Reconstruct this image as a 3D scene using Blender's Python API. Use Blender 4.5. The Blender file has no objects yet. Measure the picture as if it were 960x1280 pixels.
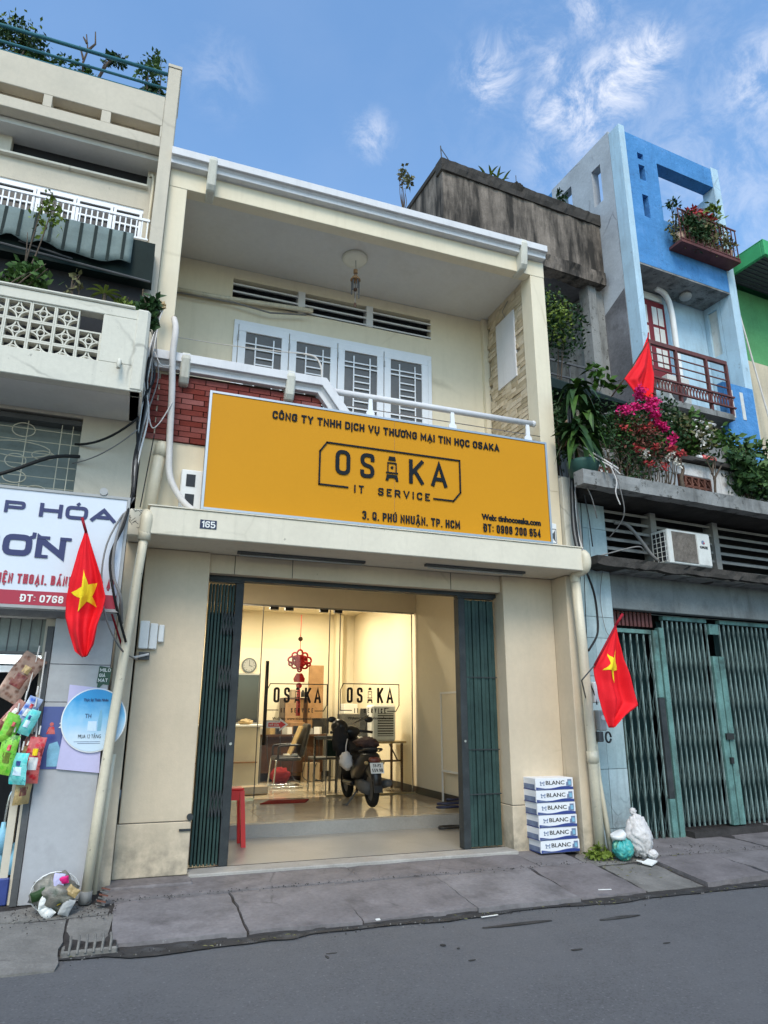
import bpy, math, random
from mathutils import Vector, Matrix, noise
R = math.radians
rnd = random.Random(7)
S = bpy.context.scene
COL = S.collection

# ---------------------------------------------------------------- camera, sky, sun, exposure
cam_d = bpy.data.cameras.new("camera"); cam = bpy.data.objects.new("camera", cam_d); COL.objects.link(cam)
cam_d.sensor_fit = 'VERTICAL'; cam_d.sensor_height = 36; cam_d.sensor_width = 27
cam_d.lens = 860 / 1280 * 36; cam_d.clip_start = 0.1; cam_d.clip_end = 2000
cam.location = (0, -7.2, 1.6)
PITCH, YAW, ROLL = R(16.3), R(20.3), R(0.2)
cam.rotation_mode = 'QUATERNION'
cam.rotation_quaternion = (Matrix.Rotation(-YAW, 4, 'Z') @ Matrix.Rotation(R(90) + PITCH, 4, 'X') @ Matrix.Rotation(ROLL, 4, 'Z')).to_quaternion()
S.camera = cam
S.render.resolution_x = 768; S.render.resolution_y = 1024
S.render.engine = 'CYCLES'
S.view_settings.view_transform = 'Standard'; S.view_settings.look = 'None'
S.view_settings.exposure = 0.95; S.view_settings.gamma = 1.0

SUN_EL, SUN_AZ = R(47), R(200)      # azimuth clockwise from +Y: behind the camera, to the left
W = bpy.data.worlds.new("World"); S.world = W; W.use_nodes = True
nt = W.node_tree; nt.nodes.clear()
def wn(t, **k):
    n = nt.nodes.new(t)
    for a, b in k.items(): setattr(n, a, b)
    return n
wo = wn('ShaderNodeOutputWorld'); bg = wn('ShaderNodeBackground'); bg.inputs['Strength'].default_value = 0.112
sky = wn('ShaderNodeTexSky'); sky.sky_type = 'NISHITA'; sky.sun_disc = False
sky.sun_elevation = SUN_EL; sky.sun_rotation = SUN_AZ; sky.air_density = 1.3; sky.dust_density = 1.2; sky.ozone_density = 1.5
tc = wn('ShaderNodeTexCoord')
mp = wn('ShaderNodeMapping'); mp.inputs['Scale'].default_value = (1.0, 1.0, 1.3)
nz = wn('ShaderNodeTexNoise'); nz.inputs['Scale'].default_value = 2.6; nz.inputs['Detail'].default_value = 7; nz.inputs['Roughness'].default_value = .56; nz.inputs['Distortion'].default_value = .25
nt.links.new(tc.outputs['Generated'], mp.inputs['Vector']); nt.links.new(mp.outputs['Vector'], nz.inputs['Vector'])
def dirvec(px, py):
    x, y = (px - 480) / 860, (640 - py) / 860
    m = cam.rotation_quaternion.to_matrix()
    return (m @ Vector((x, y, -1))).normalized()
# clouds: drifts of noise, thicker where the photograph has its clouds
mask = None
for (px, py, rad, amt) in [(812, 62, .035, 1.0), (790, 85, .045, 1.0), (760, 110, .05, 1.0), (725, 130, .055, 1.0), (690, 135, .04, .8), (735, 160, .04, .9), (612, 92, .04, .8), (690, 85, .035, .6), (650, 50, .03, .4), (955, 95, .05, .7), (690, 190, .05, .4), (740, 5, .04, .6), (800, 150, .22, .16), (930, 230, .2, .28),
                           (465, 170, .03, .5), (275, 95, .05, .18)]:
    d = dirvec(px, py)
    dist = wn('ShaderNodeVectorMath', operation='DISTANCE'); dist.inputs[1].default_value = d
    nrm = wn('ShaderNodeVectorMath', operation='NORMALIZE')
    nt.links.new(tc.outputs['Generated'], nrm.inputs[0]); nt.links.new(nrm.outputs[0], dist.inputs[0])
    mr = wn('ShaderNodeMapRange'); mr.interpolation_type = 'SMOOTHSTEP'
    mr.inputs['From Min'].default_value = 0; mr.inputs['From Max'].default_value = rad * 1.5
    mr.inputs['To Min'].default_value = amt; mr.inputs['To Max'].default_value = 0
    nt.links.new(dist.outputs['Value'], mr.inputs['Value'])
    if mask is None: mask = mr.outputs[0]
    else:
        mx = wn('ShaderNodeMath', operation='MAXIMUM'); nt.links.new(mask, mx.inputs[0]); nt.links.new(mr.outputs[0], mx.inputs[1]); mask = mx.outputs[0]
nz2 = wn('ShaderNodeTexNoise'); nz2.inputs['Scale'].default_value = 16; nz2.inputs['Detail'].default_value = 12; nz2.inputs['Roughness'].default_value = .7; nz2.inputs['Distortion'].default_value = .5
nt.links.new(mp.outputs['Vector'], nz2.inputs['Vector'])
thr = wn('ShaderNodeMapRange'); thr.inputs['From Min'].default_value = .36; thr.inputs['From Max'].default_value = .70; thr.interpolation_type = 'SMOOTHSTEP'
nt.links.new(nz2.outputs['Fac'], thr.inputs['Value'])
cm = wn('ShaderNodeMath', operation='MULTIPLY'); nt.links.new(mask, cm.inputs[0]); nt.links.new(thr.outputs[0], cm.inputs[1])
thin = wn('ShaderNodeMapRange'); thin.inputs['From Min'].default_value = .45; thin.inputs['From Max'].default_value = .85; thin.inputs['To Max'].default_value = .07
nt.links.new(nz.outputs['Fac'], thin.inputs['Value'])
ca = wn('ShaderNodeMath', operation='MAXIMUM'); nt.links.new(cm.outputs[0], ca.inputs[0]); nt.links.new(thin.outputs[0], ca.inputs[1])
tint = wn('ShaderNodeMix', data_type='RGBA', blend_type='MULTIPLY'); tint.inputs[0].default_value = 1
tint.inputs[7].default_value = (0.93, 1.15, 1.29, 1)
nt.links.new(sky.outputs[0], tint.inputs[6])
cmix = wn('ShaderNodeMix', data_type='RGBA'); cmix.inputs[7].default_value = (5.0, 5.1, 5.5, 1)
nt.links.new(ca.outputs[0], cmix.inputs[0]); nt.links.new(tint.outputs[2], cmix.inputs[6])
nt.links.new(cmix.outputs[2], bg.inputs['Color']); nt.links.new(bg.outputs[0], wo.inputs['Surface'])

sl = bpy.data.lights.new("sun", 'SUN'); sl.energy = 1.15; sl.angle = R(24); sl.color = (1.0, .88, .72)
sun = bpy.data.objects.new("sun", sl); COL.objects.link(sun)
sd = Vector((math.sin(SUN_AZ) * math.cos(SUN_EL), math.cos(SUN_AZ) * math.cos(SUN_EL), math.sin(SUN_EL)))
sun.rotation_euler = sd.to_track_quat('Z', 'Y').to_euler(); sun.location = sd * 50

# ---------------------------------------------------------------- materials
def mat(name, col, rough=.75, var=.10, vscale=2.5, dirt=None, dirt_amt=.5, dirt_scale=1.5, streak=None, streak_amt=.6, streak_lo=.5, sscale=6,
        bump=.15, bscale=60, metal=0, rand=0, emit=None, est=1, alpha=None, coat=0, trans=0, low=None, vor=None, spec=None, crack=None, spots=None):
    m = bpy.data.materials.new(name); m.use_nodes = True
    n = m.node_tree; L = n.links.new; N = n.nodes
    b = N['Principled BSDF']; b.inputs['Roughness'].default_value = rough; b.inputs['Metallic'].default_value = metal
    b.inputs['Specular IOR Level'].default_value = spec if spec is not None else (.45 if rough < .5 else .18)
    if coat: b.inputs['Coat Weight'].default_value = coat; b.inputs['Coat Roughness'].default_value = .15
    t = N.new('ShaderNodeTexCoord')
    c = N.new('ShaderNodeRGB'); c.outputs[0].default_value = (*col, 1); out = c.outputs[0]
    def noise_(scale, detail=5, vec=None, rough_=.6):
        q = N.new('ShaderNodeTexNoise'); q.inputs['Scale'].default_value = scale; q.inputs['Detail'].default_value = detail; q.inputs['Roughness'].default_value = rough_
        L(vec or t.outputs['Object'], q.inputs['Vector']); return q.outputs['Fac']
    def mr(v, a, b_, c_=0, d_=1):
        q = N.new('ShaderNodeMapRange'); q.inputs[1].default_value = a; q.inputs[2].default_value = b_; q.inputs[3].default_value = c_; q.inputs[4].default_value = d_
        L(v, q.inputs[0]); return q.outputs[0]
    def mix(f, a, bcol):
        q = N.new('ShaderNodeMix'); q.data_type = 'RGBA'; L(f, q.inputs[0]); L(a, q.inputs[6])
        if isinstance(bcol, tuple): q.inputs[7].default_value = (*bcol, 1)
        else: L(bcol, q.inputs[7])
        return q.outputs[2]
    if var:
        h = N.new('ShaderNodeHueSaturation'); L(out, h.inputs['Color'])
        L(mr(noise_(vscale), .3, .7, 1 - var, 1 + var), h.inputs['Value']); out = h.outputs[0]
        h = N.new('ShaderNodeHueSaturation'); L(out, h.inputs['Color'])
        L(mr(noise_(vscale * 14, 3), .3, .7, 1 - var * .5, 1 + var * .5), h.inputs['Value']); out = h.outputs[0]
    if rand:
        oi = N.new('ShaderNodeObjectInfo'); h = N.new('ShaderNodeHueSaturation'); L(out, h.inputs['Color'])
        L(mr(oi.outputs['Random'], 0, 1, 1 - rand, 1 + rand), h.inputs['Value'])
        L(mr(oi.outputs['Random'], 0, 1, 1.1, .85), h.inputs['Saturation']); out = h.outputs[0]
    if dirt: out = mix(mr(noise_(dirt_scale, 8, None, .65), .52, .72, 0, dirt_amt), out, dirt)
    if streak:
        mpn = N.new('ShaderNodeMapping'); mpn.inputs['Scale'].default_value = (sscale, sscale, .55 if sscale > 4 else .35); L(t.outputs['Object'], mpn.inputs['Vector'])
        out = mix(mr(noise_(1.6, 6, mpn.outputs[0], .65), streak_lo, streak_lo + .2, 0, streak_amt), out, streak)
    if low:   # splash dirt at the foot of a wall: (colour, full z, gone z)
        sp = N.new('ShaderNodeSeparateXYZ'); g = N.new('ShaderNodeNewGeometry'); L(g.outputs['Position'], sp.inputs[0])
        f = mr(sp.outputs['Z'], low[1], low[2], 1, 0); q = N.new('ShaderNodeMath'); q.operation = 'MULTIPLY'
        L(f, q.inputs[0]); L(mr(noise_(7, 6), .35, .65), q.inputs[1]); out = mix(q.outputs[0], out, low[0])
    if vor:
        v = N.new('ShaderNodeTexVoronoi'); v.inputs['Scale'].default_value = vor[0]; L(t.outputs['Object'], v.inputs['Vector'])
        out = mix(mr(v.outputs['Distance'], .2, .5, 0, vor[2]), out, vor[1])
    if crack:   # (cell scale, colour, amount, share): hairline cracks, present only in patches
        q = N.new('ShaderNodeTexNoise'); q.inputs['Scale'].default_value = crack[0] * 2.2; q.inputs['Detail'].default_value = 4; L(t.outputs['Object'], q.inputs['Vector'])
        va = N.new('ShaderNodeMix'); va.data_type = 'RGBA'; va.inputs[0].default_value = .16; L(t.outputs['Object'], va.inputs[6]); L(q.outputs['Color'], va.inputs[7])
        v = N.new('ShaderNodeTexVoronoi'); v.feature = 'DISTANCE_TO_EDGE'; v.inputs['Scale'].default_value = crack[0]; L(va.outputs[2], v.inputs['Vector'])
        f = mr(v.outputs['Distance'], 0, .012 + .003 * crack[0], 1, 0); g2_ = mr(noise_(crack[0] * .8, 3), 1 - crack[3] - .06, 1 - crack[3] + .04)
        q = N.new('ShaderNodeMath'); q.operation = 'MULTIPLY'; L(f, q.inputs[0]); L(g2_, q.inputs[1]); q2 = N.new('ShaderNodeMath'); q2.operation = 'MULTIPLY'; L(q.outputs[0], q2.inputs[0]); q2.inputs[1].default_value = crack[2]; out = mix(q2.outputs[0], out, crack[1])
    if spots:   # (scale, colour, amount, threshold): small chips and specks
        out = mix(mr(noise_(spots[0], 4, None, .7), spots[3], spots[3] + .04, 0, spots[2]), out, spots[1])
    L(out, b.inputs['Base Color'])
    if bump:
        bn = N.new('ShaderNodeBump'); bn.inputs['Strength'].default_value = bump; bn.inputs['Distance'].default_value = .01
        L(noise_(bscale, 6), bn.inputs['Height']); L(bn.outputs[0], b.inputs['Normal'])
    if emit: b.inputs['Emission Color'].default_value = (*emit, 1); b.inputs['Emission Strength'].default_value = est
    if trans: b.inputs['Transmission Weight'].default_value = trans
    if alpha is not None: b.inputs['Alpha'].default_value = alpha
    return m
def glass_mat(name, refl=.10, tint=(.93, .95, .93)):
    m = bpy.data.materials.new(name); m.use_nodes = True; n = m.node_tree; N = n.nodes; L = n.links.new
    N.remove(N['Principled BSDF']); o = N['Material Output']
    tr = N.new('ShaderNodeBsdfTransparent'); tr.inputs[0].default_value = (*tint, 1)
    gl = N.new('ShaderNodeBsdfGlossy'); gl.inputs['Roughness'].default_value = .02
    fr = N.new('ShaderNodeFresnel'); fr.inputs[0].default_value = 1.45
    mx = N.new('ShaderNodeMixShader'); L(fr.outputs[0], mx.inputs[0]); L(tr.outputs[0], mx.inputs[1]); L(gl.outputs[0], mx.inputs[2]); L(mx.outputs[0], o.inputs[0])
    return m
G = (.10, .09, .075)
M = {}
M['cream'] = mat('cream paint', (.58, .48, .35), .8, .06, 1.2, dirt=(.42, .36, .26), dirt_amt=.30, dirt_scale=1.3, streak=(.45, .39, .28), streak_amt=.22, low=((.25, .22, .17), .15, .75), crack=(.9, (.30, .25, .17), .4, .38), spots=(9, (.24, .20, .14), .6, .70))
M['cream_up'] = mat('cream paint upper', (.71, .63, .475), .8, .04, 1.0, streak=(.5, .43, .3), streak_amt=.2, bump=.08, crack=(.7, (.34, .28, .18), .4, .4))
M['awning'] = mat('awning plaster', (.66, .60, .48), .8, .06, 1.5, streak=(.36, .33, .26), streak_amt=.3, streak_lo=.55, crack=(1.1, (.34, .30, .22), .35, .38), spots=(14, (.2, .18, .14), .6, .69))
M['soffit'] = mat('soffit paint', (.62, .60, .56), .85, .05, 1.5, dirt=(.4, .37, .3), dirt_amt=.35)
M['trim'] = mat('grey white trim paint', (.64, .63, .63), .6, .05, 2, streak=(.4, .4, .42), streak_amt=.25, bump=.05)
M['bracket'] = mat('bracket plaster', (.58, .56, .48), .8, .1, 5, streak=(.3, .28, .22), streak_amt=.5)
M['brick'] = mat('dark red brick', (.20, .045, .035), .7, .18, 9, rand=.25, bump=.4, bscale=90)
M['mortar'] = mat('brick joint', (.06, .025, .02), .9, .2, 10)
M['stone'] = mat('tan stone cladding', (.50, .41, .28), .85, .15, 8, rand=.22, bump=.6, bscale=40)
M['stonejoint'] = mat('stone joint', (.27, .22, .15), .9)
M['white'] = mat('white enamel', (.75, .76, .78), .45, .04, 3, bump=.03)
M['whiteplain'] = mat('white plastic', (.74, .74, .72), .5, .05, 4, bump=.02)
M['pvc'] = mat('aged pvc pipe', (.62, .55, .41), .45, .08, 3, streak=(.32, .29, .22), streak_amt=.55, bump=.03, dirt=(.4, .36, .28), dirt_amt=.4, dirt_scale=4, spots=(14, (.22, .19, .13), .7, .66))
M['signyellow'] = mat('amber sign panel', (.56, .245, .006), .45, .02, 1.5, bump=0, spec=.15)
M['signblack'] = mat('glossy black letters', (.008, .008, .008), .22, 0, bump=0, spec=.18)
M['blackprint'] = mat('black print', (.015, .014, .014), .5, 0, bump=0)
M['steel'] = mat('bright steel edge', (.42, .42, .42), .4, .03, 3, metal=1, bump=.02)
M['gate'] = mat('dark teal gate paint', (.030, .058, .052), .5, .25, 4, dirt=(.015, .03, .03), dirt_amt=.6, dirt_scale=5, bump=.1)
M['gatedark'] = mat('blackened gate steel', (.035, .04, .042), .5, .25, 5, dirt=(.09, .09, .085), dirt_amt=.35, dirt_scale=6, bump=.1)
M['teal2'] = mat('pale teal gate paint', (.11, .215, .195), .65, .3, 5, dirt=(.03, .045, .042), dirt_amt=.8, dirt_scale=4, streak=(.12, .08, .05), streak_amt=.35, bump=.15)
M['teal3'] = mat('faded teal lattice', (.19, .26, .245), .6, .3, 5, dirt=(.06, .06, .05), dirt_amt=.6, dirt_scale=8, bump=.1)
M['tealdark'] = mat('deep teal sheet', (.005, .018, .018), .8, .25, 4)
M['asphalt'] = mat('asphalt', (.105, .108, .115), .85, .12, .8, dirt=(.07, .07, .073), dirt_amt=.5, dirt_scale=.9, bump=.5, bscale=160)
M['pave'] = mat('pavement concrete', (.18, .163, .162), .85, .24, 2.2, dirt=(.085, .076, .075), dirt_amt=.8, dirt_scale=2.4, rand=.08, bump=.4, bscale=60, crack=(1.3, (.06, .055, .053), .5, .36), spots=(22, (.34, .33, .32), .5, .68))
M['paveold'] = mat('old rough concrete', (.18, .17, .155), .9, .2, 4, dirt=(.09, .085, .075), dirt_amt=.6, dirt_scale=3, bump=1, bscale=22, crack=(2.6, (.05, .048, .045), .6, .4), spots=(16, (.34, .33, .3), .5, .66))
M['kerbdirt'] = mat('gutter dirt', (.045, .04, .038), .7, .3, 6, bump=.8, bscale=30)
M['sill'] = mat('sill concrete', (.34, .32, .29), .8, .15, 3, dirt=(.18, .16, .14), dirt_amt=.5, dirt_scale=4)
M['ramp'] = mat('polished grey screed', (.28, .27, .25), .3, .12, 3, dirt=(.17, .16, .14), dirt_amt=.5)
M['tile'] = mat('beige floor tile', (.50, .43, .32), .10, .10, 2.2, dirt=(.40, .34, .25), dirt_amt=.5, dirt_scale=2.5, bump=0)
M['roomwall'] = mat('interior cream wall', (.74, .66, .50), .8, .03, 1, bump=.05)
M['skirting'] = mat('black skirting', (.02, .018, .016), .3)
M['wooddark'] = mat('dark brown wood', (.07, .035, .02), .5, .2, 6)
M['woodmid'] = mat('brown board', (.30, .17, .08), .55, .2, 6)
M['black'] = mat('black plastic', (.015, .015, .016), .35, .1, 8, bump=.05)
M['blackmat'] = mat('black fabric', (.02, .02, .022), .9, .2, 12)
M['grey'] = mat('grey plastic', (.35, .35, .34), .5, .08)
M['dgrey'] = mat('dark grey metal', (.09, .09, .09), .5, .15)
M['chrome'] = mat('chrome tube', (.6, .6, .6), .2, .05, metal=1, bump=0)
M['red'] = mat('red plastic', (.55, .02, .02), .35, .06, 3, bump=0)
M['redcloth'] = mat('red flag cloth', (.72, .012, .02), .7, .08, 4, bump=.1, bscale=200)
M['yellow'] = mat('yellow star cloth', (.85, .60, .02), .7, .05, 4)
M['redmat'] = mat('dark red mat', (.20, .015, .015), .9)
M['glass'] = glass_mat('clear shop glass')
M['winglass'] = mat('dark window glass', (.035, .035, .036), .25, .1, 2, bump=0, spec=.2)
M['curtain'] = mat('dim curtained glass', (.13, .125, .12), .35, .15, 2, bump=0, spec=.3)
M['louvredark'] = mat('unlit void dark', (.03, .03, .032), .9)  # near-black colour stands in for unlit depth behind openings and undersides
M['leftwall'] = mat('pale ochre plaster', (.56, .50, .40), .85, .06, 1.4, dirt=(.42, .39, .32), dirt_amt=.4, dirt_scale=1.5, streak=(.36, .34, .28), streak_amt=.3, streak_lo=.55, crack=(.8, (.26, .23, .18), .5, .4), spots=(8, (.30, .27, .2), .6, .68))
M['leftwhite'] = mat('weathered white plaster', (.62, .59, .50), .85, .07, 2, dirt=(.40, .39, .34), dirt_amt=.45, dirt_scale=2, streak=(.35, .34, .30), streak_amt=.35, streak_lo=.54, crack=(1.2, (.22, .21, .18), .6, .45), spots=(10, (.24, .23, .2), .7, .66))
M['marble'] = mat('grey marble tile', (.40, .40, .41), .25, .08, 1.5, dirt=(.28, .28, .28), dirt_amt=.6, dirt_scale=2, bump=0)
M['tealrail'] = mat('teal rail paint', (.05, .16, .19), .5, .15, 6)
M['signwhite'] = mat('white sign panel', (.62, .65, .70), .35, .03, 2, bump=0)
M['navy'] = mat('navy print', (.018, .022, .10), .4, 0, bump=0)
M['crimson'] = mat('crimson print', (.36, .015, .04), .4, .03, bump=0)
M['shutter'] = mat('grey green shutter', (.22, .25, .235), .6, .1, 4)
M['tarp'] = mat('faded striped tarpaulin', (.15, .19, .18), .7, .15, 5, dirt=(.12, .16, .16), dirt_amt=.6, dirt_scale=7, bump=.4, bscale=20)
M['tarpdark'] = mat('dark green tarpaulin', (.010, .020, .018), .7, .2, 5)
M['concrete'] = mat('mouldy black concrete', (.21, .175, .145), .95, .3, 2.5, dirt=(.045, .038, .033), dirt_amt=.85, dirt_scale=1.0, streak=(.022, .02, .018), streak_amt=.92, streak_lo=.42, sscale=2.2, bump=.8, bscale=14)
M['concretedk'] = mat('blackened coping', (.05, .045, .04), .95, .35, 4, bump=1, bscale=14)
M['slabgrey'] = mat('stained grey render', (.24, .24, .23), .9, .15, 3, dirt=(.12, .12, .112), dirt_amt=.85, dirt_scale=2.2, streak=(.045, .043, .04), streak_amt=.85, streak_lo=.5, sscale=2.5, bump=.6, bscale=20, spots=(9, (.07, .068, .06), .8, .60))
M['greywall'] = mat('weathered grey blue render', (.40, .42, .44), .9, .14, 1.6, dirt=(.22, .24, .27), dirt_amt=.6, dirt_scale=1.0, bump=.6, bscale=12, crack=(.9, (.12, .12, .13), .6, .45))
M['greydark'] = mat('damp dark render', (.15, .145, .15), .95, .3, 1.5, dirt=(.33, .33, .35), dirt_amt=.6, dirt_scale=1.4, bump=.6, bscale=12)
M['blue'] = mat('bright blue render', (.075, .24, .50), .85, .12, 2, dirt=(.16, .32, .58), dirt_amt=.4, dirt_scale=2, bump=2.2, bscale=9, streak=(.05, .13, .28), streak_amt=.3, spots=(6, (.05, .12, .25), .5, .62))
M['paleblue'] = mat('pale blue paint', (.42, .57, .66), .85, .08, 2, streak=(.25, .32, .36), streak_amt=.4, dirt=(.3, .36, .4), dirt_amt=.3, crack=(.8, (.2, .26, .3), .6, .4), spots=(5, (.26, .33, .36), .6, .64))
M['pilblue'] = mat('pale blue tile', (.33, .42, .43), .5, .12, 2.5, rand=.10, streak=(.20, .24, .25), streak_amt=.5, dirt=(.55, .62, .64), dirt_amt=.35, dirt_scale=3, low=((.16, .16, .15), .1, .9), bump=.15, crack=(2.0, (.12, .14, .14), .6, .4), spots=(12, (.55, .60, .58), .5, .66))
M['joint'] = mat('dark tile joint', (.06, .065, .065), .9)
M['maroon'] = mat('maroon iron paint', (.13, .05, .045), .6, .2, 6)
M['maroondoor'] = mat('maroon door paint', (.17, .025, .03), .5, .15, 5)
M['green'] = mat('bright green paint', (.06, .36, .14), .7, .12, 2)
M['greenwall'] = mat('green render', (.10, .30, .12), .85, .15, 2, streak=(.07, .15, .08), streak_amt=.4)
M['ochre'] = mat('ochre render', (.55, .47, .34), .9, .12, 2, streak=(.3, .26, .2), streak_amt=.4)
M['roofmetal'] = mat('dull underside sheet', (.10, .12, .125), .7, .15, 3)
M['plaster'] = mat('peeling white plaster', (.58, .56, .54), .95, .15, 3, dirt=(.16, .14, .12), dirt_amt=.9, dirt_scale=3.2, streak=(.12, .11, .1), streak_amt=.5, bump=.8, bscale=18)
M['claybrown'] = mat('brown breeze block', (.16, .07, .05), .9, .2, 10)
M['louvregrey'] = mat('grey concrete louvre', (.27, .26, .24), .9, .15, 4, dirt=(.10, .10, .09), dirt_amt=.7, dirt_scale=4)
M['acwhite'] = mat('dirty white casing', (.62, .62, .58), .5, .08, 5, dirt=(.3, .29, .26), dirt_amt=.5, dirt_scale=5)
M['acrust'] = mat('grimy fin panel', (.17, .15, .13), .8, .3, 12, bump=.5, bscale=50)
M['leaf'] = mat('mid green leaf', (.055, .115, .022), .5, .25, 9, rand=.15, bump=.1)
M['leafdark'] = mat('dark green leaf', (.025, .058, .018), .5, .3, 9, bump=.1)
M['leafyel'] = mat('yellow green leaf', (.14, .19, .03), .5, .3, 9, bump=.1)
M['leafdry'] = mat('grey olive leaf', (.13, .125, .055), .7, .3, 9)
M['leafrust'] = mat('rusty brown leaf', (.14, .05, .035), .7, .3, 9)
M['magenta'] = mat('magenta blossom', (.62, .02, .16), .6, .2, 12)
M['redbloom'] = mat('red blossom', (.42, .05, .05), .6, .2, 12)
M['whitebloom'] = mat('white blossom', (.7, .66, .58), .6, .1, 12)
M['lintelshade'] = mat('shade toned grey blue render', (.165, .18, .178), .9, .15, 3, dirt=(.08, .08, .078), dirt_amt=.7, dirt_scale=2.2, streak=(.06, .058, .055), streak_amt=.5, sscale=2.5, bump=.4, bscale=20)  # darker than the slab render: the lintel's shading is put into the colour
M['lattice'] = mat('thin teal lattice strip', (.06, .09, .085), .7, .3, 8)
M['bark'] = mat('bark', (.10, .075, .055), .9, .3, 20)
M['palebark'] = mat('pale bark', (.27, .24, .19), .9, .2, 20)
M['pot'] = mat('dark green pot', (.035, .085, .07), .5, .15, 5)
M['terracotta'] = mat('pale pot', (.42, .30, .22), .8, .15, 5)
M['cablegrey'] = mat('grey cable', (.20, .19, .18), .6)
M['cableblack'] = mat('black cable', (.02, .02, .02), .5)
M['cablewhite'] = mat('white cable', (.62, .58, .54), .5, .1, 6)
M['cardwhite'] = mat('white carton print', (.72, .72, .73), .5, .04, 5, bump=.02)
M['cardblue'] = mat('blue carton print', (.03, .05, .20), .45, .15, 8, bump=.02)
M['cardgrey'] = mat('grey blue print', (.16, .20, .30), .5, .3, 12, bump=0)
M['kraft'] = mat('kraft carton', (.34, .26, .17), .85, .1, 5)
M['tealbag'] = mat('teal plastic bag', (.05, .33, .31), .3, .25, 12, dirt=(.35, .50, .10), dirt_amt=.7, dirt_scale=9, bump=1.2, bscale=14)
M['whitebag'] = mat('grubby white sack', (.60, .57, .55), .5, .12, 8, dirt=(.25, .22, .2), dirt_amt=.4, dirt_scale=9, bump=1.5, bscale=12)
M['brownnet'] = mat('brown snack packs', (.17, .085, .06), .5, .6, 16, vor=(24, (.40, .30, .24), .5), bump=.8, bscale=20)
M['pgreen'] = mat('green snack packet', (.12, .50, .03), .25, .2, 10, bump=1, bscale=18, vor=(20, (.45, .6, .1), .35), spots=(9, (.02, .15, .02), .8, .55))
M['pcyan'] = mat('turquoise snack packet', (.05, .50, .48), .25, .2, 10, bump=1, bscale=18, vor=(18, (.5, .65, .6), .25), spots=(9, (.0, .15, .2), .7, .58))
M['pred'] = mat('red snack packet', (.55, .02, .03), .25, .25, 10, bump=1, bscale=18, vor=(20, (.7, .5, .4), .22), spots=(10, (.15, .0, .0), .8, .56))
M['pblue'] = mat('blue snack packet', (.04, .12, .45), .25, .3, 10, vor=(16, (.7, .75, .8), .6), bump=1, bscale=18)
M['pdark'] = mat('dark red snack packet', (.14, .02, .02), .3, .3, 10, bump=1, bscale=18, vor=(26, (.3, .15, .08), .3))
M['ptan'] = mat('tan snack packet', (.40, .28, .12), .4, .3, 10, bump=1, bscale=18)
M['net'] = mat('mixed rubbish', (.09, .10, .075), .35, .6, 9, vor=(16, (.36, .30, .26), .35), bump=1.2, bscale=16)
M['lilac'] = mat('pale lilac board', (.50, .47, .66), .7, .05, 3, bump=.02)
M['royal'] = mat('royal blue poster', (.02, .03, .20), .4, .15, 6, vor=(9, (.12, .16, .32), .5), bump=0)
M['skyprint'] = mat('sky blue print', (.10, .42, .68), .35, .1, 3, bump=0)
M['iceprint'] = mat('ice white print', (.58, .70, .80), .35, .08, 5, bump=0)
M['waterprint'] = mat('bottle print', (.20, .42, .55), .35, .2, 9, bump=0)
M['milogreen'] = mat('dark green print', (.02, .07, .04), .4, .1, bump=0)
M['lampoff'] = mat('opal lamp cover', (.72, .68, .56), .4, .03, bump=0)
M['lampon'] = mat('lit lamp', (1, .9, .7), .4, 0, bump=0, emit=(1, .82, .55), est=14)
M['tubeon'] = mat('lit white tube', (1, 1, 1), .4, 0, bump=0, emit=(.85, .95, 1), est=3.2)
M['numblue'] = mat('house number plate', (.01, .015, .05), .4, 0, bump=0)
M['paper'] = mat('white paper', (.75, .74, .70), .7, .03, bump=0)
M['raincoat'] = mat('brown folded cloth', (.075, .045, .04), .8, .3, 9, bump=.6, bscale=20)
M['screen'] = mat('dark screen glass', (.03, .032, .035), .1, .05, bump=0)
M['rubber'] = mat('tyre rubber', (.014, .014, .014), .8, .2, 12)

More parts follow.
